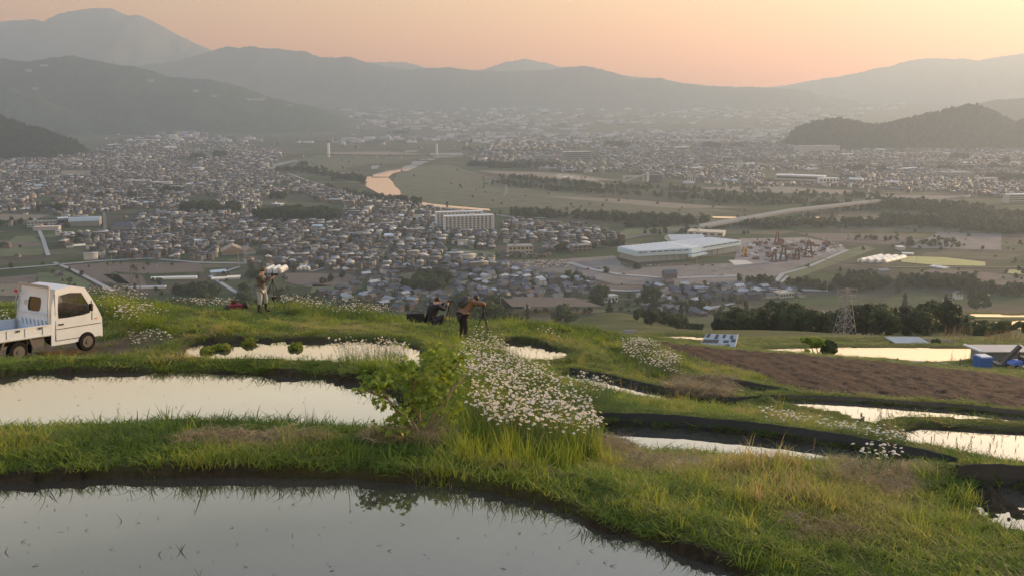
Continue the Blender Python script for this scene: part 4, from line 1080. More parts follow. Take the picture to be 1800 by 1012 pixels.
for (ya, yb, sp) in ((760, 1500, 13.5), (1500, 2600, 15.5), (2600, 3800, 21.0), (3800, 5200, 36.0)):
    nn = int(1.4 * yb / sp) ; gx, gy = np.meshgrid(np.arange(-0.62 * yb, 0.62 * yb, sp), np.arange(ya, yb, sp))
    ix = (gx / sp).astype(int); iy = (gy / sp).astype(int)
    gx = gx + np.where((ix % 5) == 0, sp * .25, 0); gx = gx.ravel() + rng.normal(0, sp * .13, gx.size); gy = gy.ravel() + rng.normal(0, sp * .13, gy.size)
    a = (vnoise(gx / 420, gy / 420, 61) - .5) * 1.2
    X = gx + gy * .22 * np.sin(gx / 900) * 0; Y = gy
    Z = far_z(X, Y); px, py = proj(X, Y, Z)
    dens = fbm(X / 130, Y / 130, 3, 62)
    m = (px > -30) & (px < 1830) & town_mask(px, py) & (dens > 0.36) & (rng.random(len(X)) < 0.92) & ((vnoise(X / 70, Y / 70, 8) > 0.13))
    # open edges with single houses outside the town
    m2 = (px > -30) & (px < 1830) & (py > 235) & (py < 545) & (rng.random(len(X)) < 0.018) & ~town_mask(px, py) & ((py < 262) | (px < 330) | ((px > 1150) & (py > 500)) | ((px>1500)&(py<350)))
    m |= m2 & ~in_poly(px, py, [(-50,150),(-50,268),(150,268),(120,250),(0,205)]) & ~in_poly(px, py, [(1385,258),(1400,230),(1500,210),(1700,185),(1850,180),(1850,258)])
    hx.append(X[m]); hy.append(Y[m]); hr.append(a[m] + R(18) + np.where(rng.random(m.sum()) < .5, 0, math.pi / 2) + rng.normal(0, .06, m.sum()))
HX, HY, HR = np.concatenate(hx), np.concatenate(hy), np.concatenate(hr)
# keep clear of the yards, river and larger buildings
HZ = far_z(HX, HY); hpx, hpy = proj(HX, HY, HZ)
keep = np.ones(len(HX), bool)
for P in RIV[1:]: keep &= ~in_poly(hpx, hpy, P)
HX, HY, HR, HZ, hpx, hpy = [a[keep] for a in (HX, HY, HR, HZ, hpx, hpy)]
ROOFC = [((0.036, 0.044, 0.058), 'dark grey'), ((0.058, 0.068, 0.086), 'slate grey'), ((0.088, 0.098, 0.112), 'grey'), ((0.09, 0.065, 0.05), 'brown'), ((0.05, 0.065, 0.10), 'blue grey'), ((0.24, 0.28, 0.32), 'pale metal'), ((0.36, 0.39, 0.41), 'whitish')]
WALLC = [((0.44, 0.46, 0.47), 'white'), ((0.18, 0.18, 0.17), 'cream'), ((0.13, 0.12, 0.10), 'beige'), ((0.11, 0.11, 0.115), 'grey'), ((0.07, 0.055, 0.045), 'brown')]
def vis(px, py):       # roughly above the crest of the near hillside
    crest = np.interp(px, [0, 180, 260, 300, 450, 520, 680, 800, 880, 1080, 1262, 1300, 1700, 1800], [538, 512, 520, 535, 535, 528, 552, 560, 553, 570, 568, 530, 530, 560])
    return py < crest
order_ = np.argsort(HY); near_i = [i for i in order_ if vis(hpx[i], hpy[i] - 6) and HY[i] < 1600 and 0 < hpx[i] < 1800][:290]
nset = np.zeros(len(HX), bool); nset[near_i] = True
def region(px, py):
    row = 'nearest rows' if py > 515 else ('next rows' if py > 490 else 'further rows')
    if px < 200: w = 'behind the truck cab'
    elif px < 420: w = 'left of the standing photographer'
    elif px < 560: w = 'just right of the standing photographer'
    elif px < 700: w = 'left of the black bag'
    elif px < 800: w = 'above the crouching photographer'
    elif px < 900: w = 'above the bent photographer'
    elif px < 1100: w = 'left of the warehouse'
    elif px < 1262: w = 'above the tree filled hollow'
    else: w = 'above the dark wood by the pylon'
    return w, row
WIN = mat('window_glass', (0.03, 0.035, 0.04), 0.15)
RMAT = [mat('roof_' + n.replace(' ', '_'), c, 0.6 if i < 5 else 0.45, noise=.15, nscale=.6) for i, (c, n) in enumerate(ROOFC)]
WMAT = [mat('wall_' + n, c, 0.85) for c, n in WALLC]
def gable(w, d, h, rise, ov, hip=0.0):
    """roof as closed solid, ridge along x"""
    a, b = w / 2 + ov, d / 2 + ov; hx_ = a - hip * b
    v = [(-a, -b, h), (a, -b, h), (a, b, h), (-a, b, h), (-hx_, 0, h + rise), (hx_, 0, h + rise)]
    return v, [(0, 1, 5, 4), (2, 3, 4, 5), (1, 2, 5), (3, 0, 4), (3, 2, 1, 0)]
def house_proto(k):
    r = random.Random(300 + k); w, d = r.uniform(9, 13), r.uniform(7, 9); h = r.choice((5.4, 5.6, 5.8, 3.2)); hip = r.choice((0, 0, 1))
    wm, rm, mb = MB(), MB(), []
    wm.box((0, 0, h / 2 - .4), (w, d, h + .8))
    if not hip: wm.add([(-w / 2, -d / 2, h - .01), (-w / 2, d / 2, h - .01), (-w / 2, 0, h + 1.4), (w / 2, -d / 2, h - .01), (w / 2, d / 2, h - .01), (w / 2, 0, h + 1.4)], [(0, 1, 2), (3, 5, 4)])
    v, f = gable(w, d, h, 2.1, .7, hip * .9); rm.add(v, f)
    if h > 4:
        x = r.uniform(-.2, .3) * w; wm.box((x, -d / 2 - 1.2, 1.25), (w * .6, 2.4, 3.3)); rm.add([(x - w * .34, -d / 2 - 2.9, 2.75), (x + w * .34, -d / 2 - 2.9, 2.75), (x + w * .34, -d / 2, 3.7), (x - w * .34, -d / 2, 3.7), (x - w * .34, -d / 2 - 2.9, 2.6), (x + w * .34, -d / 2 - 2.9, 2.6), (x + w * .34, -d / 2, 3.0), (x - w * .34, -d / 2, 3.0)], [(0, 1, 2, 3), (7, 6, 5, 4), (0, 4, 5, 1), (1, 5, 6, 2), (3, 7, 4, 0)])
    for x in ((-w * .28, w * .05, w * .33) if h > 4 else (-w * .25, w * .25)):
        q = MB(); q.box((x, -d / 2 - .02, h - 1.4), (1.7, .08, 1.2)); mb.append(q)
    for y in (-d * .2, d * .22):
        q = MB(); q.box((w / 2 + .02, y, h - 1.4), (.08, 1.3, 1.1)); mb.append(q); q = MB(); q.box((-w / 2 - .02, y, h - 1.4), (.08, 1.3, 1.1)); mb.append(q)
    def mk(m, n):
        me = bpy.data.meshes.new(n); me.from_pydata([tuple(p) for p in m.v], [], m.f); me.update(); return me
    return mk(wm, 'wall'), mk(rm, 'roof'), [mk(q, 'window') for q in mb]
HPRO = [house_proto(k) for k in range(7)]
_hm = {}
for i in near_i:
    k = rr.randrange(7); rc = rr.choices(range(7), (26, 24, 16, 8, 10, 8, 8))[0]; wc = rr.choices(range(5), (22, 18, 18, 20, 22))[0]
    a, b = region(hpx[i], hpy[i])
    lab = f'{ROOFC[rc][1]} roofed {WALLC[wc][1]} house in the {b} {a}'
    t = thing('house', lab, 'house', (HX[i], HY[i], HZ[i] - .1), HR[i], f'{ROOFC[rc][1]} roofed houses with {WALLC[wc][1]} walls {b} {a}')
    t.scale = (rr.uniform(.68, .98), rr.uniform(.68, .95), rr.uniform(.8, 1.05))
    wl, rf, wi = HPRO[k]
    for nm, me, mt in [('wall', wl, WMAT[wc]), ('roof', rf, RMAT[rc])] + [('window', w_, WIN) for w_ in wi]:
        key = (me.name, mt.name)
        if key not in _hm:
            m2 = me.copy(); m2.materials.append(mt); _hm[key] = m2
        c = bpy.data.objects.new(nm, _hm[key]); C.objects.link(c); c.parent = t
# the rest of the town as one built mass
far_i = np.where(~nset)[0]; n = len(far_i); fx, fy, fz, fr = HX[far_i], HY[far_i], HZ[far_i], HR[far_i]
sc_ = np.where(fy < 2600, 1.0, np.where(fy < 3800, 1.35, 1.9)); big = rng.random(n) < 0.05
W_ = rng.uniform(6.0, 11.0, n) * sc_ * np.where(big, 2.0, 1); D_ = rng.uniform(5.2, 7.5, n) * sc_ * np.where(big, 1.3, 1); Hh = rng.choice([3.0, 5.4, 5.6, 6.0], n) * np.where(big, 1.3, 1) * sc_ ** .6; Rr = np.where(big, .5, rng.uniform(1.6, 2.4, n)) * sc_ ** .5
hipf = (rng.random(n) < .35) * .9
def corners(a, b, z): return np.stack([a, b, z], -1)
ov = .6; a_, b_ = W_ / 2, D_ / 2; A_, B_ = a_ + ov, b_ + ov; hh_ = np.maximum(A_ - hipf * B_, .1); Z0 = np.full(n, -.8)
V = np.stack([corners(-a_, -b_, Z0), corners(a_, -b_, Z0), corners(a_, b_, Z0), corners(-a_, b_, Z0), corners(-a_, -b_, Hh), corners(a_, -b_, Hh), corners(a_, b_, Hh), corners(-a_, b_, Hh),
  corners(-A_, -B_, Hh), corners(A_, -B_, Hh), corners(A_, B_, Hh), corners(-A_, B_, Hh), corners(-hh_, 0 * a_, Hh + Rr), corners(hh_, 0 * a_, Hh + Rr)], 1)
co, si = np.cos(fr)[:, None], np.sin(fr)[:, None]
VX = V[..., 0] * co - V[..., 1] * si + fx[:, None]; VY = V[..., 0] * si + V[..., 1] * co + fy[:, None]; VZ = V[..., 2] + fz[:, None]
Fq = np.array([(0, 1, 5, 4), (1, 2, 6, 5), (2, 3, 7, 6), (3, 0, 4, 7), (8, 9, 13, 12), (10, 11, 12, 13), (9, 10, 13, 13), (11, 8, 12, 12), (11, 10, 9, 8)])
base = (np.arange(n) * 14)[:, None, None]; FF = (Fq[None] + base)
vv = np.stack([VX, VY, VZ], -1).reshape(-1, 3)
# quads (0..5,8) and triangles (6,7) via from_pydata-free path
q_ = FF[:, [0, 1, 2, 3, 4, 5, 8]].reshape(-1, 4); t_ = FF[:, [6, 7], :3].reshape(-1, 3)
me = bpy.data.meshes.new('distant_town'); me.vertices.add(len(vv)); me.vertices.foreach_set('co', vv.astype(np.float32).ravel())
li = np.concatenate([q_.ravel(), t_.ravel()]).astype(np.int32); me.loops.add(len(li)); me.loops.foreach_set('vertex_index', li)
ls = np.concatenate([np.arange(len(q_)) * 4, len(q_) * 4 + np.arange(len(t_)) * 3]).astype(np.int32); me.polygons.add(len(ls)); me.polygons.foreach_set('loop_start', ls)
me.update(calc_edges=True)
rci = rng.choice(7, n, p=np.array((26, 24, 16, 8, 10, 8, 8)) / 100); rci = np.where(big, rng.choice([5, 6, 2, 5], n), rci); wci = rng.choice(5, n, p=np.array((16, 20, 20, 22, 22)) / 100)
RC = np.array([c for c, _ in ROOFC])[rci] * rng.uniform(.8, 1.25, (n, 1)); WC = np.array([c for c, _ in WALLC])[wci] * rng.uniform(.85, 1.15, (n, 1))
fc = np.concatenate([np.stack([WC] * 4 + [RC] * 3, 1).reshape(-1, 3), np.stack([RC] * 2, 1).reshape(-1, 3)])
at = me.attributes.new('col', 'FLOAT_COLOR', 'FACE'); at.data.foreach_set('color', np.concatenate([fc, np.ones((len(fc), 1))], 1).astype(np.float32).ravel())
TOWN = bpy.data.materials.new('town_roofs_and_walls'); TOWN.use_nodes = True
_a = TOWN.node_tree.nodes.new('ShaderNodeAttribute'); _a.attribute_name = 'col'; TOWN.node_tree.links.new(_a.outputs['Color'], TOWN.node_tree.nodes['Principled BSDF'].inputs['Base Color'])
TOWN.node_tree.nodes['Principled BSDF'].inputs['Roughness'].default_value = .6
tag(link_mesh('distant_town', me, TOWN), 'countless small tiled houses of the town filling the valley', None, None, 'stuff')
print('houses', len(HX))
# far built-up specks toward the horizon
n = 5200; Y = np.exp(rng.uniform(math.log(4200), math.log(11000), n)); X = rng.uniform(-.58, .58, n) * Y; Z = far_z(X, Y); px, py = proj(X, Y, Z)
m = ~in_poly(px, py, [(-50,120),(-50,262),(150,262),(330,226),(640,218),(500,170)]) & (fbm(X / 700, Y / 500, 3, 71) > .42) & ~in_poly(px, py, [(1385,258),(1400,228),(1500,208),(1700,165),(1850,160),(1850,258)])
X, Y, Z = X[m], Y[m], Z[m]; n = len(X); w = rng.uniform(12, 60, n) * (Y / 5000) ** .5; d = rng.uniform(12, 30, n); h = rng.uniform(6, 16, n) * (Y / 5000) ** .5
Q = np.stack([np.stack([X + sx * w / 2, Y + sy * d / 2, Z + sz * h], -1) for sz in (0, 1) for sx, sy in ((-1, -1), (1, -1), (1, 1), (-1, 1))], 1).reshape(-1, 3)
F6 = np.array([(4, 5, 6, 7), (0, 1, 5, 4), (1, 2, 6, 5), (3, 0, 4, 7)]); f = (F6[None] + (np.arange(n) * 8)[:, None, None]).reshape(-1, 4)
me = np_mesh('far_city', Q, f); g_ = rng.uniform(.1, .6, (n, 1)) ** 1.3; cc = np.repeat(np.concatenate([g_, g_, g_, np.ones((n, 1))], 1), 4, 0)
at = me.attributes.new('col', 'FLOAT_COLOR', 'FACE'); at.data.foreach_set('color', cc.astype(np.float32).ravel())
tag(link_mesh('far_city', me, TOWN), 'faint buildings of the far city toward the horizon', None, None, 'stuff')

# ---------------- groves and hedges in the plain
grove_P = []
def grove(px, py, w, hpx_, n, tall=10):
    """px,py: foot of the grove in the photo"""
    c = plain(px, py); k = mppx(c)
    for _ in range(n):
        a = rr.uniform(0, 6.28); q = math.sqrt(rr.random()); x = c.x + math.cos(a) * q * w * k / 2; y = c.y + abs(math.sin(a)) * q * max(30, w * k * .35)
        grove_P.append((x, y, tall * rr.uniform(.7, 1.15) / 10))
for g in [(520,390,150,50,150,20),(355,375,66,30,40,18),(490,350,30,30,10,12),(740,512,70,30,36,13),(765,500,60,30,30,14),(345,282,24,14,14,20),(387,278,24,14,12,20),(1085,259,40,14,26,22),(1250,262,34,14,24,22),(410,372,12,24,5,18),(300,340,40,10,16,12),
          (920,296,130,20,90,14),(850,293,60,14,30,14),(1300,258,30,10,14,16),(1690,282,34,14,20,20),(1770,290,10,20,3,22),(1770,318,100,14,50,14),(1500,302,30,14,14,16),(1555,304,22,14,10,16),(1680,300,60,10,20,12),(190,224,110,14,60,16),(530,292,20,8,8,12),
          (130,425,30,10,8,8),(90,372,50,10,30,10),(340,520,70,20,22,9),(420,520,20,20,4,9),(560,470,10,10,3,8),(440,490,24,14,6,9),(870,548,60,30,16,12),(1055,540,12,36,4,16),(1020,500,16,10,5,8),(1000,495,20,10,6,8),(1250,245,20,6,8,12),(630,210,60,6,24,14),(700,236,40,8,20,16),(1190,300,30,8,12,10),(1750,300,20,16,6,18)]: grove(*g)
def belt(pts, n, wid, tall):
    P = [plain(x, y) for x, y in pts]
    for _ in range(n):
        i = rr.randrange(len(P) - 1); p = P[i].lerp(P[i + 1], rr.random()); grove_P.append((p.x + rr.gauss(0, wid * .4), p.y + rr.gauss(0, wid), tall * rr.uniform(.5, 1.2) / 10))
for b in [([(872,322),(960,332),(1060,338),(1180,345),(1280,352)],150,26,9),([(880,312),(980,322),(1060,330)],70,16,11),([(1060,330),(1180,332),(1300,345),(1420,352)],90,24,9),([(1240,350),(1420,358),(1560,366),(1700,368)],150,30,9),
          ([(1550,362),(1640,368),(1720,372)],150,30,13),([(1550,392),(1640,395),(1720,402),(1800,405)],220,22,13),([(1300,398),(1400,396),(1500,396),(1560,398)],120,14,10),([(1640,380),(1800,378)],120,26,9),([(1100,400),(1180,395),(1240,390)],60,14,9),
          ([(900,378),(990,380),(1100,388),(1210,390)],130,14,11),([(530,300),(600,312),(640,318)],80,22,11),([(540,322),(600,334),(660,350),(715,363)],90,9,6),([(620,345),(700,352),(740,356)],60,8,9),
          ([(820,264),(900,270),(980,268)],70,20,12),([(480,300),(560,300)],50,14,10),([(560,500),(620,480)],10,8,6),([(1480,505),(1560,502),(1680,500)],90,10,10),([(1500,492),(1540,492)],24,6,9),([(1620,505),(1690,500)],40,8,12),([(1700,510),(1800,515)],40,10,9),([(1380,500),(1470,505)],20,8,7),
          ([(1580,430),(1700,432)],16,8,6),([(1500,420),(1700,428)],20,10,6),([(1300,345),(1560,346)],60,24,9),([(600,540),(700,548)],30,8,7),([(1130,470),(1050,482)],6,4,6),([(1140,545),(1240,550)],30,8,9),([(460,520),(560,530)],14,8,8),([(1300,495),(1350,495)],10,5,8),([(180,345),(320,350)],24,14,10),([(0,395),(150,400)],20,14,8),([(980,440),(1100,430)],16,8,8),([(1130,412),(1250,405)],16,6,7)]: belt(*b)
for x0, x1, y0, y1, nn_ in ((780, 1560, 298, 400, 200), (500, 760, 272, 312, 50), (1300, 1800, 380, 440, 80), (1380, 1800, 440, 515, 60), (0, 520, 455, 520, 70), (880, 1300, 500, 560, 60)):
    for _ in range(nn_):
        x_, y_ = rr.uniform(x0, x1), rr.uniform(y0, y1)
        if any(in_poly(np.array([x_]), np.array([y_ - 2]), P_)[0] for P_ in RIV[:8]) or (1080 < x_ < 1490 and 415 < y_ < 470) or (690 < x_ < 860 and 268 < y_ < 300) or (1490 < x_ < 1745 and 440 < y_ < 475): continue
        q_ = plain(x_, y_); grove_P.append((q_.x, q_.y, rr.uniform(.2, .55)))
# scattered garden trees among the houses
for _ in range(1500):
    i = rr.randrange(len(HX))
    if HY[i] < 3000: grove_P.append((HX[i] + rr.uniform(-14, 14), HY[i] + rr.uniform(-14, 14), rr.uniform(.35, .75)))
GP = np.array(grove_P); gz = far_z(GP[:, 0], GP[:, 1]); o_ = np.argsort(-(GP[:, 2] / GP[:, 1]))
tpx, tpy = proj(GP[:, 0], GP[:, 1], gz)
def t_region(px, py):
    xs = [(150,'far left, above the truck'),(330,'above the mound beside the truck'),(450,'left of the standing photographer'),(640,'right of the standing photographer'),(800,'above the crouching photographer'),(900,'above the bent photographer'),(1080,'left of the warehouse'),(1310,'around the warehouse'),(1500,'around the machinery yard'),(1650,'around the row greenhouses'),(2000,'near the right edge of the valley')]
    w = next(b for a, b in xs if px < a)
    row = 'in the nearest fields' if py > 480 else ('in the middle of the valley' if py > 380 else ('by the river plain' if py > 290 else 'deep in the valley'))
    return row + ', ' + w
ind = [i for i in o_ if 0 < tpx[i] < 1800 and vis(tpx[i], tpy[i] - 8)][:230]; sset = np.zeros(len(GP), bool); sset[ind] = True
for i in ind:
    k = rr.choice(K_BR + K_DK + (K_CO if rr.random() < .3 else [])); h0 = TREE_KINDS[k][1]; s = GP[i, 2] * 10 / h0
    kind_ = {'broadleaf_tree': 'leafy green tree', 'dark_tree': 'dark rounded tree', 'conifer_tree': 'pointed dark conifer', 'bush': 'low bush'}[TREE_KINDS[k][0]]; rg = t_region(tpx[i], tpy[i])
    place_tree(k, (GP[i, 0], GP[i, 1], gz[i] - .2), s, f'{kind_} {rg}', 'tree', f'{kind_}s {rg}')
ri = np.where(~sset)[0]; n = len(ri)
vt_coll = bpy.data.collections.new('valley_tree_models')
for q, k in enumerate(K_BR + K_DK):
    nm, h0, cm, tm = TREE_KINDS[k]
    m3 = crown_mesh(nm + '_far', broad_blobs(10, 9, 90 + q, 12, .1), .62, 520, LEAF_A if q < 3 else LEAF_B, 90 + q)
    vt_coll.objects.link(bpy.data.objects.new(f'valley_tree_{q}', m3))
scatter('valley_trees', np.stack([GP[ri, 0], GP[ri, 1], gz[ri] - .3], 1), np.stack([0 * ri, 0 * ri, rng.uniform(0, 6.28, n)], 1), np.repeat((GP[ri, 2] * 1.1)[:, None], 3, 1), rng.integers(0, 5, n), rng.random(n), vt_coll, 'groves, hedges and garden trees spread over the valley')
# woodland on the hills
def hill_trees(name, label, D, depth, pts_, n, s):
    dg = bpy.data.objects[name]; me = dg.data; vs = np.empty(len(me.vertices) * 3, np.float32); me.vertices.foreach_get('co', vs); vs = vs.reshape(-1, 3)
    sel = vs[(vs[:, 1] < D + depth * .25)]; sel = sel[sel[:, 2] > far_z(sel[:, 0] * 0, sel[:, 1]) + 1]
    px, py = proj(sel[:, 0], sel[:, 1], sel[:, 2]); sel = sel[(px > -20) & (px < 1830)]
    k = rng.integers(0, len(sel), n); P = sel[k] + rng.normal(0, 6, (n, 3)) * (1, 1, 0)
    scatter(name + '_wood', P - (0, 0, 2), np.stack([0 * k, 0 * k, rng.uniform(0, 6.28, n)], 1), np.repeat(rng.uniform(.8, 1.5, n)[:, None] * s, 3, 1), rng.integers(0, 5, n), rng.random(n), vt_coll, label)
hill_trees('wooded_hill', 'closed dark woodland covering the hill in the town', 3900, 300, None, 4200, 1.5)
hill_trees('left_near_hill', 'closed dark woodland covering the hill at the left edge', 3300, 260, None, 1600, 1.5)
# ================================================================== single buildings and structures of the valley
WHITE = mat('white_paint', (0.58, 0.62, 0.66), 0.6); OFFW = mat('off_white_wall', (0.36, 0.39, 0.41), 0.8); GREYW = mat('grey_wall', (0.20, 0.22, 0.235), 0.8)
PALEB = mat('pale_blue_cladding', (0.44, 0.60, 0.72), 0.45); PALER = mat('pale_metal_roof', (0.40, 0.52, 0.60), 0.4, noise=.12, nscale=.1)
DARKR = mat('dark_tile_roof', (0.07, 0.075, 0.085), 0.6); GREYR = mat('grey_roof', (0.17, 0.18, 0.19), 0.55); BRNR = mat('tan_roof', (0.26, 0.21, 0.16), 0.7)
GREENR = mat('green_grey_roof', (0.12, 0.16, 0.15), 0.6); REDD = mat('dull_red_paint', (0.15, 0.06, 0.05), 0.7); STEEL = mat('galvanised_steel', (0.30, 0.31, 0.31), 0.5, metal=.3)
DKST = mat('dark_steel', (0.06, 0.05, 0.05), 0.6); YELP = mat('yellow_paint', (0.5, 0.33, 0.05), .5); PLAST = mat('greenhouse_film', (0.75, 0.74, 0.70), 0.22, spec=.8); BLUEP = mat('blue_paint', (0.03, 0.10, 0.34), .45)
def frame_of(p0, p1):
    d = p1 - p0; d.z = 0; L = d.length; d.normalize(); n = Vector((-d.y, d.x, 0))
    return d, n, L
def bldg(name, label, cat, x0, y0, x1, y1, hpx, dep, wall, roof, kind='flat', floors=0, group=None, wcount=0, rise=3, Y=None):
    """front wall stands between two pixels of its foot; depth in metres goes away from the viewer"""
    p0, p1 = plain(x0, y0), plain(x1, y1)
    if Y: p0, p1 = fhit(x0, y0), fhit(x1, y1)
    d, nrm, L = frame_of(p0, p1); k = (mppx(p0) + mppx(p1)) / 2; h = hpx * k
    c = (p0 + p1) / 2 + nrm * dep / 2
    t = thing(name, label, cat, (c.x, c.y, min(p0.z, p1.z)), math.atan2(d.y, d.x), group)
    m = MB(); m.box((0, 0, h / 2 - .5), (L, dep, h + 1))
    if kind == 'gable_end': m.add([(-L/2, -dep/2, h - .01), (L/2, -dep/2, h - .01), (0, -dep/2, h + rise), (-L/2, dep/2, h - .01), (L/2, dep/2, h - .01), (0, dep/2, h + rise)], [(0, 1, 2), (3, 5, 4)])
    if kind == 'gable': m.add([(-L/2, -dep/2, h - .01), (-L/2, dep/2, h - .01), (-L/2, 0, h + rise * .9), (L/2, -dep/2, h - .01), (L/2, dep/2, h - .01), (L/2, 0, h + rise * .9)], [(0, 1, 2), (3, 5, 4)])
    m.build('wall', wall, t)
    r = MB()
    if kind == 'flat':
        r.box((0, 0, h + .35), (L + .8, dep + .8, .7)); 
        if L > 15: r.box((-L * .22, dep * .1, h + 1.6), (L * .08, dep * .3, 1.8))
    elif kind == 'gable': v, f = gable(L, dep, h, rise, .8); r.add(v, f)
    elif kind == 'hip': v, f = gable(L, dep, h, rise, .9, .8); r.add(v, f)
    elif kind == 'gable_end':
        v, f = gable(dep, L, h, rise, .8); v = [(-b, a, z) for a, b, z in v]; r.add(v, f)
    elif kind == 'arch':
        n = 8; pr = [(-dep / 2 - .5 + (dep + 1) * i / n, h + rise * math.sin(math.pi * i / n)) for i in range(n + 1)]
        vs = [(sx * (L / 2 + .6), y, z) for sx in (-1, 1) for y, z in pr]; r.add(vs, [(i, i + 1, n + 2 + i, n + 1 + i) for i in range(n)] + [tuple(range(n, -1, -1)), tuple(range(n + 1, 2 * n + 2))])
    r.build('roof', roof, t)
    for fl in range(floors):
        z = h * (fl + .55) / floors
        if wcount:
            for q in range(wcount):
                w = MB(); w.box((-L / 2 + L * (q + .5) / wcount, -dep / 2 - .06, z), (L / wcount * .6, .2, h / floors * .42)); w.build('window', WIN, t)
        else:
            w = MB(); w.box((0, -dep / 2 - .06, z), (L * .93, .2, h / floors * .4)); w.build('window_band', WIN, t)
    return t, L, h, dep
# the big pale blue warehouse, bent in the middle
wh = [plain(*q) for q in ((1085, 453), (1119, 462), (1215, 456.5), (1232, 453), (1302, 441), (1247, 435), (1169, 444))]
c0 = sum(wh, Vector()) / len(wh); t = thing('warehouse', 'long pale blue warehouse bent in the middle, largest building of the valley', 'warehouse', c0)
loc = [p - c0 for p in wh]
def inset(P, g):
    c = sum(P, Vector()) / len(P); return [p - (p - c).normalized() * g for p in P]
m = MB(); m.prism([(p.x, p.y) for p in inset(loc, 3.0)], -.5, 7.6); m.build('lower_wall', mat('warehouse_lower_wall', (.26, .29, .31), .8), t)
m = MB(); m.prism([(p.x, p.y) for p in loc], 7.4, 13.5); m.build('upper_cladding', PALEB, t)
m = MB(); m.prism([(p.x, p.y) for p in inset(loc, 1.0)], 13.45, 13.9)
for q in range(15):
    a = loc[0].lerp(loc[4], (q + .5) / 15); b = loc[0].lerp(loc[5], (q + .5) / 15)
rf = m.build('roof', PALER, t)
def along(a, b, s): return a + (b - a) * s
for a, b, c_, e in ((loc[1], loc[2], loc[0], loc[6]), (loc[3], loc[4], loc[6], loc[5])):
    for q in range(9):
        s = (q + .5) / 9; mb = MB(); mb.bar(along(a, b, s) * .97 + Vector((0, 0, 14)), along(c_, e, s) * .97 + Vector((0, 0, 14)), 1.6, .5); mb.build('roof_rib', WHITE, rf)
for a, b, nn, s0, s1 in ((loc[1], loc[2], 6, .25, .97), (loc[3], loc[4], 6, .05, .98)):
    d, nrm, L = frame_of(a, b)
    for q in range(nn):
        u0 = s0 + (s1 - s0) * q / nn; mb = MB(); mb.bar(along(a, b, u0) - nrm * .15 + Vector((0, 0, 12.1)), along(a, b, u0 + (s1 - s0) / nn * .8) - nrm * .15 + Vector((0, 0, 12.1)), .25, 1.0); mb.build('window_band', WIN, t)
    for q in range(8):
        s = (q + .5) / 8; g = MB(); ca = along(a, b, s); g.box((ca.x + nrm.x * 2.0, ca.y + nrm.y * 2.0, 3.2), (.8, .8, 7.6), math.atan2(d.y, d.x)); g.build('pillar', GREYW, t)
g = MB(); d, nrm, L = frame_of(loc[2], loc[3]); g.box(((loc[2] + loc[3]) / 2 - nrm * 2 + Vector((0, 0, 5.2)))[:], (L * 1.6, 6, 2.2), math.atan2(d.y, d.x)); g.build('entrance_canopy', PALEB, t)
g = MB()                                                  # dark lettering, unreadable at this distance
d, nrm, L = frame_of(loc[1], loc[2])
for q, w in enumerate((1.2, 1.6, .9, 1.3, 1.0)):
    p = loc[1] + d * (2.5 + q * 2.6) - nrm * .2; g.box((p.x, p.y, 12.0), (w, .3, 1.7 if q % 2 else 1.2), math.atan2(d.y, d.x))
g.build('sign_letters', DKST, t)
bldg('office_hall', 'white building with a folded pale roof behind the warehouse', 'hall', 1180, 427, 1240, 426, 5, 34, WHITE, mat('light_roof', (.5, .52, .52), .5), 'gable', 0, None, 0, 5)
bldg('depot', 'low cream depot standing behind the warehouse beside the bridge ramp', 'depot', 1208, 414, 1271, 417, 7, 26, OFFW, mat('cream_roof', (.5, .46, .36), .6), 'flat', 1, None, 5)
# two slab blocks of flats
for (x0, y0, x1, y1, lab) in ((773, 402, 856, 399, 'rear white five storey block of flats, half hidden by its twin'), (782, 405.5, 868, 402.5, 'front white five storey block of flats with rows of balconies')):
    p0, p1 = plain(x0, y0), plain(x1, y1)
    if 'rear' in lab: p0 += Vector((0, 30, 0)) * 0
    d, nrm, L = frame_of(p0, p1); h = 24 * mppx(p0); t = thing('apartment_block', lab, 'block of flats', p0 + nrm * (26 if 'rear' in lab else 0), math.atan2(d.y, d.x), 'two white blocks of flats')
    m = MB(); m.box((L / 2, 6, h / 2), (L - 1, 10, h)); m.build('wall', GREYW, t)
    m = MB(); m.box((L / 2, 5.2, h + .5), (L + 1, 13, 1.6)); m.box((L * .58, 6, h + 2), (5, 4, 2)); m.build('roof', WHITE, t)
    for s in (0, 1):
        m = MB(); m.box((.5 + s * (L - 1), 5, h / 2), (1.6, 13, h)); m.build('end_wall', WHITE, t)
    for fl in range(6):
        m = MB(); z = h * (fl + .08) / 6; m.box((L / 2, -.3, z), (L - 2, 2.2, .3))
        for q in range(12): m.box((L * (q + .9) / 12.4, -.9, z + h * .055), (L / 12 * .42, 1.4, h * .11))
        m.build('balcony', WHITE, t)
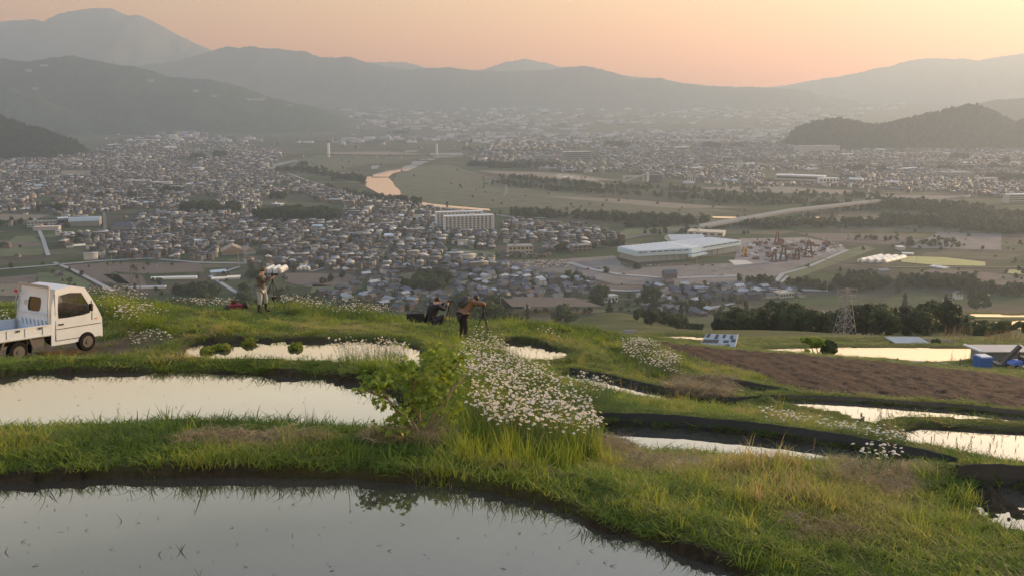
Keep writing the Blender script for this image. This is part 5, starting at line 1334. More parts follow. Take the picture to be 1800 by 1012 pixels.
# other large buildings: (name, label, cat, x0,y0,x1,y1, height px, depth m, wall, roof, kind, floors, windows, rise)
G1 = 'long pale halls of the valley'
for a in [
 ('office_block','striped four storey office block in the town beyond the river','office block',991,282,1039,281,14,20,GREYW,WHITE,'flat',4,None,0,0),
 ('long_annex','low grey annex left of the striped office block','hall',941,281,990,281,7,20,GREYW,GREYR,'flat',0,None,0,0),
 ('tower_block','pale tower block in front of the wooded hill','tower block',1520,254,1534,254,12,18,OFFW,OFFW,'flat',3,None,0,0),
 ('department_store','wide pale block left of the tower block at the hill foot','block',1410,270,1476,269,12,60,OFFW,GREYR,'flat',0,None,0,0),
 ('factory_hall','very long white factory hall beyond the sandy field','factory',1362,316,1448,319,8,40,OFFW,WHITE,'flat',1,None,0,0),
 ('factory_annex','small white annex with windows at the end of the long factory hall','factory',1441,322,1475,322,8,20,WHITE,WHITE,'flat',1,None,6,0),
 ('workshop','white workshop with a rounded roof right of the factory annex','workshop',1492,320,1515,321,5,16,WHITE,WHITE,'arch',0,None,0,3),
 ('market_hall','wide grey market hall in the right hand town','hall',1660,313,1710,313,9,40,GREYW,GREYR,'flat',0,None,0,0),
 ('school','pale school with white window row in the right hand town','school',1725,322,1754,321,8,14,WHITE,OFFW,'flat',2,None,6,0),
 ('cream_store','cream store with a sloping roof at the edge of the sandy field','store',1557,325,1582,325,5,14,OFFW,WHITE,'gable',0,None,0,2),
 ('hotel','white hotel cut off by the right edge of the photo','hotel',1772,358,1812,357,15,16,OFFW,WHITE,'flat',4,None,0,0),
 ('hill_hotel','terraced pale hotel at the foot of the left near hill','hotel',58,268,98,266,9,14,OFFW,WHITE,'flat',2,None,0,0),
 ('sports_hall','white framed sports hall left of the terraced hotel','sports hall',28,272,53,272,5,22,GREYW,OFFW,'gable_end',0,None,0,5),
 ('long_school','long white school with rows of windows in the left town','school',4,305,104,303,4,14,WHITE,GREYR,'flat',1,None,0,0),
 ('stadium_roof','pale vaulted hall roof left of the brown sports field','hall',46,297,74,297,2,24,OFFW,OFFW,'arch',0,None,0,5),
 ('white_works','white works hall in the middle of the left town','works hall',218,323,262,323,5,14,OFFW,WHITE,'flat',0,None,0,0),
 ('white_works','second white works hall beside the first in the left town','works hall',264,325,300,325,4,14,OFFW,WHITE,'flat',0,None,0,0),
 ('grey_works','long grey works roof on dark wall above the green plot','works hall',165,342,211,341,4,12,DARKR,OFFW,'flat',0,None,0,0),
 ('long_roof_hall','white edged hall beside the grove in the left town','hall',330,327,368,325,3,20,GREYW,WHITE,'gable',0,None,0,2),
 ('school_block','two storey pale school block left of the grey gymnasium','school',48,400,100,398,9,14,OFFW,GREYR,'flat',2,None,8,0),
 ('cream_shop','low shop with pale orange roof in front of the school block','shop',58,406,103,405,6,14,OFFW,mat('peach_roof',(.5,.42,.34),.6),'flat',0,None,0,0),
 ('gymnasium','large grey blue gymnasium with a vaulted ribbed roof','gymnasium',121,399,175,397,9,34,GREYW,mat('blue_grey_vault',(.30,.36,.40),.45),'arch',0,None,0,5),
 ('annex_hall','blue grey hall attached left of the gymnasium','hall',103,397,121,396,12,20,GREYW,PALER,'flat',1,None,0,0),
 ('temple','large dark roofed temple with a white gable','temple',236,408,268,406,7,24,GREYW,DARKR,'gable_end',0,None,0,9),
 ('temple_hall','long dark tiled temple hall beside the white gabled temple','temple',196,404,236,403,5,18,GREYW,DARKR,'hip',0,None,0,6),
 ('barn_hall','tan gabled barn with a wide roof right of the fields','barn',390,449,430,447,6,26,mat('tan_wall',(.27,.21,.17),.8),BRNR,'gable_end',0,None,0,7),
 ('barn_hall','smaller pale barn attached right of the tan gabled barn','barn',430,448,450,446,5,20,OFFW,BRNR,'gable_end',0,None,0,5),
 ('white_house','clean white two storey house left of the tan barn','house',343,431,359,430,8,8,WHITE,WHITE,'flat',1,None,3,0),
 ('community_hall','cream two storey hall left of the car park','hall',894,448,937,447,14,18,mat('sand_wall',(.36,.33,.26),.8),GREYR,'flat',2,None,6,0),
 ('long_shed','long shed with pale ridge below the car park','shed',858,470,900,467,5,12,OFFW,DARKR,'gable',0,None,0,3),
 ('brown_flats','brown two storey flats in front of the highway ramp','flats',1008,444,1040,442,11,12,mat('brown_wall',(.16,.13,.11),.8),GREYR,'flat',2,None,4,0),
 ('white_box_house','plain white box building with a row of square windows','building',1063,532,1086,530,10,9,WHITE,OFFW,'flat',1,None,4,0),
 ('cream_clinic','pale building with a flat cream roof above the dark wood','clinic',1371,524,1396,522,8,12,OFFW,mat('clinic_roof',(.46,.43,.34),.6),'flat',1,None,5,0),
 ('roadside_gate_house','dark gate like building standing on the yard road','building',1170,491,1190,490,9,10,mat('brown_grey',(.12,.10,.09),.8),DARKR,'gable',0,None,0,4),
 ('white_warehouse','bright white warehouse roof above the bent photographer','warehouse',836,514,873,512,2,8,GREYW,WHITE,'flat',0,None,0,0),
 ('long_greenhouse','long low white tunnel in the fields left of the standing photographer','greenhouse',266,492,345,490,3,7,PLAST,PLAST,'arch',0,None,0,1),
 ('long_greenhouse','low grey white tunnel above the mound beside the truck','greenhouse',226,508,290,506,2,7,PLAST,OFFW,'arch',0,None,0,1),
 ('gold_roof_hall','flat hall with shining cream roof right of the tan barn fields','hall',372,493,397,492,2,10,OFFW,mat('shiny_roof_a',(.75,.70,.55),.3),'flat',0,None,0,0),
 ('gold_roof_hall','second shining cream roofed hall left of the standing photographer','hall',399,492,422,491,3,12,OFFW,mat('shiny_roof_b',(.75,.70,.55),.3),'flat',0,None,0,0),
 ('farm_shed','grey roofed farm shed above the shining cream roofs','shed',372,484,397,482,5,9,GREYW,PALER,'gable',0,None,0,2),
 ('shining_roof','single shining yellow roof in the left part of the town','hall',130,435,160,433,2,14,GREYW,mat('shiny_roof_c',(.8,.72,.5),.25),'gable',0,None,0,1.5),
 ('white_roof_shed','white roofed shed by the fields at the far right','shed',1586,448,1606,449,2,8,OFFW,WHITE,'flat',0,None,0,0),
 ('white_roof_shed','long white roofed shed between the ripe field and the conifer','shed',1634,470,1660,474,2,9,OFFW,WHITE,'flat',0,None,0,0),
 ('field_house','small grey house beside the row greenhouses','house',1547,482,1563,481,6,9,GREYW,GREYR,'gable',0,None,0,2),
 ('blue_shed','blue and white shed in the fields at the right','shed',1603,492,1621,492,5,8,BLUEP,PALER,'flat',0,None,0,0),
 ('low_house','dark roofed low house row above the dark wood','house',1310,526,1338,524,4,9,GREYW,DARKR,'gable',0,None,0,2),
 ('low_house','second low house with white posts above the dark wood','house',1342,525,1370,523,5,9,OFFW,DARKR,'hip',0,None,0,2),
]: bldg(*a[:16])
# mid-size white and grey sheds strewn in the town, each a thing
SH = [('white roofed', WHITE), ('pale metal roofed', PALER), ('grey roofed', GREYR)]
for i, (x, y, w) in enumerate([(132,316,20),(345,300,16),(410,262,18),(300,262,22),(200,258,18),(465,330,20),(485,362,16),(560,402,24),(610,414,26),(690,418,28),(730,436,16),(765,447,14),(585,356,14),(820,394,18),(960,300,16),(1000,315,14),(1080,300,20),(1160,306,24),(1230,300,20),(1290,322,22),(1345,334,16),(1600,300,26),(1640,330,24),(1740,262,24),(1700,290,20),(1780,290,24),(1540,300,18),(1320,292,16),(1200,262,30),(1140,238,34),(1050,300,16),(1490,276,20),(1610,268,24),(1430,300,16),(560,440,22),(640,448,20),(505,400,30),(60,330,24),(20,345,22),(180,372,24),(250,360,20),(460,408,20),(700,384,16),(925,412,20),(1010,408,14),(1585,440,12),(1400,520,14),(980,526,16),(1545,268,14),(1760,332,20)]):
    s_n, s_m = SH[i % 3]; side = 'left of the river' if x < 800 else ('right of the river' if x < 1400 else 'in the right hand town')
    where = 'high in the valley' if y < 310 else ('halfway down the valley' if y < 400 else 'low in the valley')
    dd = rr.uniform(-.04, .05); bldg('town_shed', f'{s_n} long shed, {["grey","off-white"][i % 2]} walls, {where}, {side}', 'shed', x - w / 2, y - dd * w, x + w / 2, y + dd * w, rr.uniform(2.5, 5), rr.uniform(10, 20), [GREYW, OFFW][i % 2], s_m, rr.choice(('flat', 'gable')), 0, f'{s_n} sheds {where} {side} {i % 2}', 0, 2)
# greenhouses
def tunnel(label, x, y, w_px, h_px, ang, length, m, grp):
    p = plain(x, y); k = mppx(p); r = w_px * k / 2; h = h_px * k; n = 10; v = []
    for s in (0, length):
        for i in range(n + 1):
            a = math.pi * i / n; v.append((-r * math.cos(a), s, h * math.sin(a) ** .8))
    f = [(i, i + 1, n + 2 + i, n + 1 + i) for i in range(n)] + [tuple(range(n, -1, -1)), tuple(range(n + 1, 2 * n + 2))]
    t = thing('greenhouse', label, 'greenhouse', p, ang, grp); me = MB(); me.add(v, f); me.build('film_cover', m, t)
    g = MB(); g.box((0, -.08, h * .3), (r * .5, .12, h * .6)); g.build('door', GREYW, t)
    for q in range(5):
        y_ = length * q / 4; g = MB(); pts = [(-r * 1.02 * math.cos(math.pi * i / n), y_, h * 1.02 * math.sin(math.pi * i / n) ** .8) for i in range(n + 1)]; g.path(pts, .12, 4); g.build('hoop', STEEL, t)
for i, (x, y, w, l) in enumerate([(468,480,11,'left of three white domed tunnels behind the tripod'),(479,480,11,'middle of three white domed tunnels behind the tripod'),(490,480,11,'right of three white domed tunnels behind the tripod'),(526,475,9,'left small white dome tunnel right of the tripod'),(533,474,5,'tiny tunnel between two small white domes'),(540,475,9,'right small white dome tunnel right of the tripod')]):
    tunnel(l, x, y, w, 9 if w > 10 else 6, R(-6), 22 if w > 10 else 12, PLAST, 'white dome tunnels')
for i, l in enumerate(('leftmost', 'second', 'third', 'rightmost')):
    tunnel(f'{l} of four film greenhouses gleaming in a row at the right', 1512 + i * 13.5, 460.5 + i * .4, 12, 6, R(-48), 52, PLAST, 'four gleaming row greenhouses')
# cable-stayed bridge over the river
pa, pb = plain(560 + 18, 277), plain(768, 278); t = thing('cable_stayed_bridge', 'cable stayed bridge with two tall pale pylons over the river', 'bridge', pa)
dk, nn_, Lb = frame_of(pa, pb); ang = math.atan2(dk.y, dk.x); k = mppx(pa); hp = 24 * k
m = MB(); e0, e1 = plain(470, 276) - pa, plain(860, 279.5) - pa; m.bar(e0 + Vector((0, 0, 9)), e1 + Vector((0, 0, 9)), 14, 2.2); m.build('deck', mat('bridge_deck', (.10, .10, .10), .8), t)
for q, pp in enumerate((pa, pb)):
    o = pp - pa; m = MB()
    for s in (-1, 1): m.bar(o + nn_ * 4 * s + Vector((0, 0, -3)), o + nn_ * 4 * s + Vector((0, 0, hp)), 6, 5)
    m.bar(o - nn_ * 5 + Vector((0, 0, hp * .9)), o + nn_ * 5 + Vector((0, 0, hp * .9)), 5, 4); py_ = m.build('pylon', WHITE, t)
    for s in range(1, 7):
        for sg in (-1, 1):
            m = MB(); m.bar(o + Vector((0, 0, hp * (.45 + .08 * s))), o + dk * sg * s * Lb * .07 + Vector((0, 0, 10)), .25); m.build('stay_cable', STEEL, py_)
for s in range(9):
    q = e0.lerp(e1, (s + .5) / 9); m = MB(); m.box((q.x, q.y, 3.5), (4, 10, 9), ang); m.build('pier', CONC, t)
# motorway bridge on piers
t = thing('road_bridge', 'long twin deck road bridge crossing the river plain', 'bridge', plain(1400, 384))
b0 = plain(1400, 384)
for off in (0, 1):
    A_ = plain(1232, 402 + off * 3) - b0 + Vector((0, 0, 4)); B_ = plain(1552, 361 + off * 1.3) - b0 + Vector((0, 0, 9)); M_ = A_.lerp(B_, .45) + Vector((0, 0, 5))
    m = MB(); m.bar(A_, M_, 8, 2.4); m.bar(M_, B_, 8, 2.4); m.build('deck', CONC, t)
    for sg in (-1, 1):
        m = MB(); dd_ = (B_ - A_).normalized(); sd = Vector((-dd_.y, dd_.x, 0)) * 4 * sg; m.bar(A_ + sd + Vector((0, 0, 1.8)), M_ + sd + Vector((0, 0, 1.8)), .4, 1.2); m.bar(M_ + sd + Vector((0, 0, 1.8)), B_ + sd + Vector((0, 0, 1.8)), .4, 1.2); m.build('parapet', OFFW, t)
    for s in range(10):
        f_ = (s + .5) / 10; q = A_.lerp(M_, f_ * 2) if f_ < .5 else M_.lerp(B_, f_ * 2 - 1); m = MB(); m.box((q.x, q.y, q.z / 2 - 1.5), (2.5, 5, q.z + 1), 0); m.build('pier', CONC, t)
# gas holders
for x, y, r_, l in ((603, 259, 5, 'left white spherical gas tank beyond the river'), (682, 250, 6, 'right, larger white spherical gas tank beyond the river')):
    p = plain(x, y); k = mppx(p); R_ = r_ * k; t = thing('gas_tank', l, 'gas tank', p, 0, 'white spherical gas tanks'); m = MB(); m.ball((0, 0, R_ * 1.1), R_, 16, 10); m.build('tank', OFFW, t, True)
    for q in range(6):
        a = q * math.pi / 3; m = MB(); m.tube((math.cos(a) * R_ * .95, math.sin(a) * R_ * .95, 0), (math.cos(a) * R_ * .95, math.sin(a) * R_ * .95, R_ * 1.1), R_ * .05, n=6); m.build('leg', GREYW, t)
# gravel works with conveyor
p = plain(1117, 321); k = mppx(p); t = thing('gravel_works', 'pale gravel works with a sloping conveyor and dark hall', 'gravel works', p)
m = MB(); m.bar((-22 * k, 0, 1), (18 * k, 0, 15 * k), 3 * 1.2, 3.5); m.build('conveyor', OFFW, t)
m = MB(); m.box((22 * k, 4, 8 * k), (4 * k, 8, 17 * k)); m.build('tower', WHITE, t); m = MB(); m.box((14 * k, 4, 5.5 * k), (3 * k, 8, 11 * k)); m.build('silo', OFFW, t)
m = MB(); m.box((-20 * k, 6, 5 * k), (4 * k, 10, 10 * k)); m.bar((-22 * k, 6, 10 * k), (16 * k, 6, 11 * k), 4, 3); m.build('transfer_frame', OFFW, t); m = MB(); m.box((36 * k, 12, 6.5 * k), (22 * k, 24, 13 * k)); m.build('hall', DARKR, t)
p = plain(1210, 322); k = mppx(p); t = thing('batching_plant', 'small batching plant with a frame of pipes right of the gravel works', 'plant', p)
m = MB(); m.ball((0, 0, 0), (11 * k, 14, 4 * k), 14, 6); m.build('heap_cover', OFFW, t)
for q in range(4): m = MB(); m.tube((q * 4 * k, 6, 0), (q * 4 * k, 6, 15 * k), .9); m.build('silo', OFFW, t)
# smoke rising from a field fire
sm = MB(); p = plain(1061, 332); k = mppx(p)
for q in range(12):
    f_ = q / 11; sm.ball((p.x - k * 75 * f_ ** 1.6 + rr.uniform(-1, 1) * k * 2, p.y + 10, p.z + k * (2 + 19 * f_ ** .55)), (k * (2 + 9 * f_), k * 5, k * (2 + 2.4 * f_)), 10, 7)
so = sm.build('smoke', None, None, True); sv = bpy.data.materials.new('smoke_volume'); sv.use_nodes = True; sv.node_tree.nodes.clear()
v_ = sv.node_tree.nodes.new('ShaderNodeVolumePrincipled'); v_.inputs['Color'].default_value = (1, .97, .9, 1); v_.inputs['Density'].default_value = .022; o2 = sv.node_tree.nodes.new('ShaderNodeOutputMaterial'); sv.node_tree.links.new(v_.outputs[0], o2.inputs['Volume'])
so.data.materials.append(sv); tag(so, 'pale smoke drifting left from a fire in the river plain', None, None, 'stuff')
# car park
CARP = [mat('car_' + n, c, .35) for n, c in (('white', (.6, .6, .6)), ('silver', (.36, .37, .38)), ('black', (.03, .03, .035)), ('red', (.28, .04, .04)), ('blue', (.06, .1, .22)))]
def car_me(h):
    m = MB(); m.box((0, 0, .55), (4.3, 1.75, .7)); v = [(-1.7, -.8, .9), (1.1, -.8, .9), (1.1, .8, .9), (-1.7, .8, .9), (-1.4, -.68, h), (.5, -.68, h), (.5, .68, h), (-1.4, .68, h)]
    g = MB(); g.add(v, [(0, 1, 5, 4), (1, 2, 6, 5), (2, 3, 7, 6), (3, 0, 4, 7), (4, 5, 6, 7)]); w = MB()
    for x in (-1.35, 1.35):
        for y in (-.85, .85): w.tube((x, y - .1, .32), (x, y + .1, .32), .32, n=8)
    out = []
    for mb_, nm in ((m, 'body'), (g, 'cabin'), (w, 'wheels')):
        me = bpy.data.meshes.new(nm); me.from_pydata([tuple(q) for q in mb_.v], [], mb_.f); me.update(); out.append(me)
    return out
CAR = car_me(1.45); _cm = {}
def put_car(p, rz, c, label, grp):
    t = thing('parked_car', label, 'car', p, rz, grp)
    for me, mt in zip(CAR, (CARP[c], WIN, DKST)):
        key = (me.name, mt.name)
        if key not in _cm: m2 = me.copy(); m2.materials.append(mt); _cm[key] = m2
        o = bpy.data.objects.new({'wheels': 'wheel_set'}.get(me.name.split('.')[0], me.name.split('.')[0]), _cm[key]); C.objects.link(o); o.parent = t
cn = ['white', 'silver', 'black', 'red', 'blue']
for row in range(5):
    for q in range(20):
        if rr.random() < .2: continue
        px = 868 + q * 6.6 + row * 2; py = 463 + row * 2.8 - q * .28; c = rr.choices(range(5), (36, 26, 14, 14, 10))[0]; rn = ['rear', 'fourth', 'middle', 'second', 'front'][row]; hf = 'left' if q < 10 else 'right'
        put_car(plain(px, py, .45), R(70), c, f'{cn[c]} car, {rn} row, {hf} half of the warehouse car park', f'{cn[c]} cars in the {rn} row {hf} half')
for q in range(16):
    px = rr.uniform(1000, 1290); py = rr.choice((466, 474, 483)) + (0 if px < 1100 else 2); c = rr.choices(range(5), (36, 26, 14, 14, 10))[0]
    put_car(plain(px, py, .8), R(5), c, f'{cn[c]} car on the grey road below the warehouse', f'{cn[c]} cars on the road below the warehouse')
# machinery yard: gantry frames, red machines, crates
def aframe(x, y, hp_, sp, label, m_):
    p = plain(x, y); k = mppx(p); h = hp_ * k; w = sp * k; t = thing('gantry_frame', label, 'gantry', p, R(8), 'tall dark gantry frames in the machinery yard')
    for s in (-1, 1):
        m = MB(); m.bar((s * w * .5, 0, 0), (s * w * .18, 0, h), 1.1); m.bar((s * w * .5 + 1.2, 6, 0), (s * w * .18, 0, h), 1.1); m.build('leg', m_, t)
    m = MB(); m.bar((-w * .2, 0, h), (w * .2, 0, h), 1.4); m.bar((-w * .36, 0, h * .45), (w * .36, 0, h * .45), .7); m.build('crossbeam', m_, t)
    m = MB(); m.box((0, 2, .8), (w * 1.2, 7, 1.6)); m.build('base', REDD, t)
for a in ((1377, 460, 28, 12, 'tallest dark frame at the front of the machinery yard', DKST), (1361, 461, 22, 8, 'narrow dark frame left of the tallest one', DKST), (1401, 457, 20, 9, 'small dark frame right of the tallest one', DKST), (1421, 453, 27, 14, 'wide dark frame at the right of the machinery yard', DKST), (1366, 430, 22, 8, 'far red brown frame at the back of the machinery yard', REDD), (1310, 452, 17, 8, 'yellow crane frame beside the warehouse', YELP)): aframe(*a)
for i in range(150):
    x, y = rr.uniform(1306, 1478), rr.uniform(420, 462)
    if not in_poly(np.array([x]), np.array([y]), [(1306,440),(1330,424),(1420,420),(1480,433),(1470,442),(1380,462),(1306,458)])[0]: continue
    p = plain(x, y, .4); c = rr.choices((0, 1, 2, 3), (46, 22, 18, 14))[0]; nm_ = ('dull red', 'pale', 'dark', 'grey')[c]; L_, W2, H2 = rr.uniform(4, 12), rr.uniform(2.2, 4), rr.uniform(1.6, 4.2)
    row = 'rear' if y < 434 else ('middle' if y < 446 else 'front'); hf = 'left' if x < 1385 else 'right'
    t = thing('yard_machine', f'{nm_} machine in the {row} {hf} part of the machinery yard', 'machine', p, R(rr.choice((8, 98)) + rr.uniform(-5, 5)), f'{nm_} machines {row} {hf}')
    m = MB(); m.box((0, 0, H2 * .3), (L_, W2, H2 * .6)); m.box((-L_ * .25, 0, H2 * .8), (L_ * .35, W2 * .8, H2 * .5)); m.build('body', (REDD, WHITE, DKST, STEEL)[c], t)
    m = MB(); m.bar((L_ * .1, 0, H2 * .5), (L_ * .5, 0, H2 * rr.uniform(1.1, 2.2)), .5); m.build('boom', (REDD, YELP, DKST, STEEL)[rr.randrange(4)], t)
# lattice pylons and poles
def pylon(x, Yd, ybase, ytop, label, wid=1.0, STEEL=STEEL):
    p = atY(x, ybase, Yd); g = float(far_z(np.array([p.x]), np.array([Yd]))[0]); top = -slope_of(ytop) * Yd; h = top - g
    t = thing('lattice_pylon', label, 'pylon', (p.x, Yd, g - .5), R(20)); w0 = h * .17 * wid; w1 = h * .03 * wid
    cs = [(-1, -1), (1, -1), (1, 1), (-1, 1)]
    def at_(c, s): w = w0 + (w1 - w0) * min(1, s / .82); w = max(w, w1); return Vector((c[0] * w, c[1] * w, h * s))
    th = max(.13, .22 * mppx(p) * 2.0)
    for c in cs: m = MB(); m.bar(at_(c, 0), at_(c, 1), th); m.build('leg', STEEL, t)
    m = MB(); lv = [0, .22, .40, .55, .67, .77, .86, .93, 1]
    for i in range(len(lv) - 1):
        for q in range(4):
            a, b = cs[q], cs[(q + 1) % 4]
            m.bar(at_(a, lv[i]), at_(b, lv[i + 1]), th * .55); m.bar(at_(b, lv[i]), at_(a, lv[i + 1]), th * .55); m.bar(at_(a, lv[i + 1]), at_(b, lv[i + 1]), th * .6)
    m.build('bracing', STEEL, t)
    for s, ln in ((.72, .17), (.84, .15), (.96, .17)):
        m = MB()
        for sg in (-1, 1): m.bar((0, 0, h * s), (sg * h * ln * 1.5, 0, h * s + h * .01), th * .8); m.bar((0, 0, h * (s + .035)), (sg * h * ln * 1.5, 0, h * s + h * .01), th * .5)
        ar = m.build('crossarm', STEEL, t)
        for sg in (-1, 1): m = MB(); m.tube((sg * h * ln * 1.4, 0, h * s), (sg * h * ln * 1.4, 0, h * s - h * .05), th * .5, n=6); m.build('insulator', OFFW, ar)
    return t
pylon(1484, 236, 590, 503, 'pale lattice power pylon standing in front of the dark wood')
pylon(238, 700, 510, 420, 'thin dark lattice pylon rising above the daisy mound left of the middle', .5, DKST)
for x, y, h_, l in ((420,470,28,'by the tan barn'),(1212,512,30,'in front of the warehouse'),(1225,470,26,'at the warehouse entrance'),(1551,465,24,'beside the row greenhouses'),(1480,415,14,'on the far edge of the machinery yard'),(1177,555,26,'above the hollow of trees'),(1530,395,14,'on the river plain'),(710,470,20,'in the middle town'),(880,550,30,'right of the bent photographer'),(640,530,20,'above the mound'),(1500,180+20,24,'far away in the haze by the hill'),(1160,215,12,'far away in the city haze'),(1610,470,20,'beside the ripe field'),(840,470,18,'above the bent photographer'),(1454,510,20,'above the wood by the pylon')):
    p = plain(x, y); k = mppx(p); t = thing('utility_pole', 'slim grey pole ' + l, 'pole', p); m = MB(); m.tube((0, 0, -.5), (0, 0, h_ * k), .28 * max(1, k), .2 * max(1, k), 6); m.build('shaft', STEEL, t); m = MB(); m.box((0, 0, h_ * k * .93), (2.4 * k, .2, .3 * k)); m.build('crossarm', STEEL, t)
# villages on the left ridge: scattered farmsteads
for i, (x, y) in enumerate([(53,128),(78,118),(265,145),(345,162),(375,170),(440,178),(450,178),(458,179),(462,177),(130,207),(510,189),(65,158),(80,118)]):
    ob = bpy.data.objects['left_ridge']; u = ray(x, y); dg = None
    # walk the ray onto the ridge relief
    me = ob.data; 
    if i == 0:
        vs = np.empty(len(me.vertices) * 3, np.float32); me.vertices.foreach_get('co', vs); RV = vs.reshape(-1, 3); rpx, rpy = proj(RV[:, 0], RV[:, 1], RV[:, 2]); fr_ = RV[:, 1] < 6500
    j = np.argmin((rpx - x) ** 2 + (rpy - y) ** 2 + (~fr_) * 1e6); q = RV[j]
    t = thing('hill_farm', f'pale building on the slope of the dark wooded ridge {["near its left end","near its left end","in its middle","in its middle","in its middle","toward its right end","toward its right end","toward its right end","toward its right end","at its foot","at its right tip","near its left end","near its left end"][i]}', 'building', (q[0], q[1] - 8, q[2] + 3), .2, f'pale buildings on the ridge {["l","l","m","m","m","r","r","r","r","foot","tip","l","l"][i]}')
    m = MB(); m.box((0, 0, 3), (34, 14, 12)); m.build('wall', OFFW, t); m = MB(); v, f = gable(34, 14, 9, 4, 1); m.add(v, f); m.build('roof', GREYR, t)
# ================================================================== things on the terraces
CARW = mat('aged_white_paint', (0.47, 0.545, 0.63), 0.35, noise=.06, nscale=3); RUB = mat('rubber', (0.012, 0.012, 0.012), .9, spec=.1); GLS = bpy.data.materials.new('car_glass'); GLS.use_nodes = True
_b = GLS.node_tree.nodes['Principled BSDF']; _b.inputs['Base Color'].default_value = (.03, .04, .035, 1); _b.inputs['Roughness'].default_value = .04; _b.inputs['Alpha'].default_value = .45
BLK = mat('black_plastic', (0.02, 0.02, 0.022), .5); RIM = mat('steel_rim', (0.06, 0.06, 0.062), .6); SEATM = mat('seat_cloth', (.16, .15, .13), .9); REDL = mat('red_lens', (.45, .02, .02), .3); AMB = mat('amber_lens', (.6, .25, .03), .3)
def ground(x, y): return float(height([x], [y])[0])
def at_px(px, py, Y): p = atY(px, py, Y); return Vector((p.x, p.y, ground(p.x, p.y)))
# ---------------- the little truck
YAW = R(62.5); pit = R(-5.1); WB = 1.98
tr = thing('small_truck', 'x', 'truck', (-13.18, 23.36, ground(-13.1, 23.5) * .5 - 6.58 * .5 + .03))
tr['label'] = 'small white open bed truck parked on the dirt track behind the grass bank'
tr.rotation_euler = Euler((0, -pit, YAW), 'XYZ')
# local frame: rear axle at x=0, near side (its right side) at y=-0.7
def panel_ring(outer, inner, mp):
    n = len(outer); v = [mp(*p) for p in outer] + [mp(*p) for p in inner]
    return v, [(i, (i + 1) % n, n + (i + 1) % n, n + i) for i in range(n)]
body = MB()
side_o = [(.95, .28), (.95, .80), (.98, 1.30), (1.12, 1.74), (1.60, 1.79), (2.02, 1.72), (2.22, 1.42), (2.36, 1.18), (2.44, 1.02), (2.52, .85), (2.54, .50), (2.50, .36), (2.30, .36), (1.62, .28)]
win_ = [(1.17, .98), (1.15, 1.12), (1.16, 1.30), (1.20, 1.58), (1.55, 1.63), (1.90, 1.60), (2.00, 1.44), (2.10, 1.28), (2.16, 1.16), (2.14, 1.04), (1.95, 1.00), (1.70, .99), (1.50, .98), (1.30, .98)]
tumble = lambda z: -.06 * max(0, z - 1.0)
for s in (-1, 1):
    v, f = panel_ring(side_o, win_, lambda x, z: (x, s * (.70 + tumble(z)), z)); body.add(v, f)
    # wheel arch lip and sill thickness
top = side_o[3:11]
for a, b in zip(side_o[:-1], side_o[1:]):
    if a in ((2.02, 1.72),): continue                         # windscreen opening
    if a[1] < .5 and b[1] < .5: continue
    if a in ((.95, .80), (.98, 1.30)) : continue                # rear panel built with its window
    if a == (2.22, 1.42): continue
    if a == (.95, .28): continue
    ya, yb = .70 + tumble(a[1]), .70 + tumble(b[1])
    body.add([(a[0], -ya, a[1]), (b[0], -yb, b[1]), (b[0], yb, b[1]), (a[0], ya, a[1])], [(0, 1, 2, 3)])
cab = body.build('cab', CARW, tr, False); cab.data.materials[0] = CARW
so_ = cab.modifiers.new('sheet', 'SOLIDIFY'); so_.thickness = .016; so_.offset = 0
rp = MB(); outer = [(-.70, .55), (-.70, 1.0), (-.68, 1.3), (-.64, 1.74), (0, 1.77), (.64, 1.74), (.68, 1.3), (.70, 1.0), (.70, .55), (0, .55)]
inner = [(-.22, 1.14), (-.26, 1.22), (-.26, 1.40), (-.22, 1.50), (0, 1.51), (.22, 1.50), (.26, 1.40), (.26, 1.22), (.22, 1.14), (0, 1.13)]
inner = [(a + .05, b) for a, b in inner]
v, f = panel_ring(outer, inner, lambda y, z: (.96 + .15 * max(0, z - .9), y, z)); rp.add(v, f); rpo = rp.build('rear_panel', CARW, tr)
m = MB(); v = [(1.0 + .15 * max(0, z - .9) - .01, y, z) for y, z in inner]; m.add(v, [tuple(range(len(v)))]); m.build('rear_window', mat('rear_glass', (.03, .035, .035), .25, spec=.3), rpo)
m = MB(); v2 = [(p[0] - .012, p[1], p[2]) for p in v]; c_ = Vector((sum(p[0] for p in v2) / 10, .05, 1.32))
m.add(v2 + [tuple(c_ + (Vector(p) - c_) * 1.12) for p in v2], [(i, (i + 1) % 10, 10 + (i + 1) % 10, 10 + i) for i in range(10)]); m.build('window_seal', BLK, rpo)
for q in range(7): m = MB(); m.bar((.95, -.5 + q * .16, .78), (.955, -.44 + q * .16, .92), .02, .05); m.build('pressed_rib', CARW, rpo)
m = MB(); m.bar((.965, -.66, 1.10), (.965, .66, 1.10), .02, .03); m.bar((.955, -.68, .6), (.955, .68, .6), .03, .04); m.build('seam_rail', CARW, rpo)
m = MB(); m.box((1.02, .30 + .1, 1.32), (.01, .1, .16)); m.build('sticker', mat('sticker', (.35, .38, .3), .5), rpo)
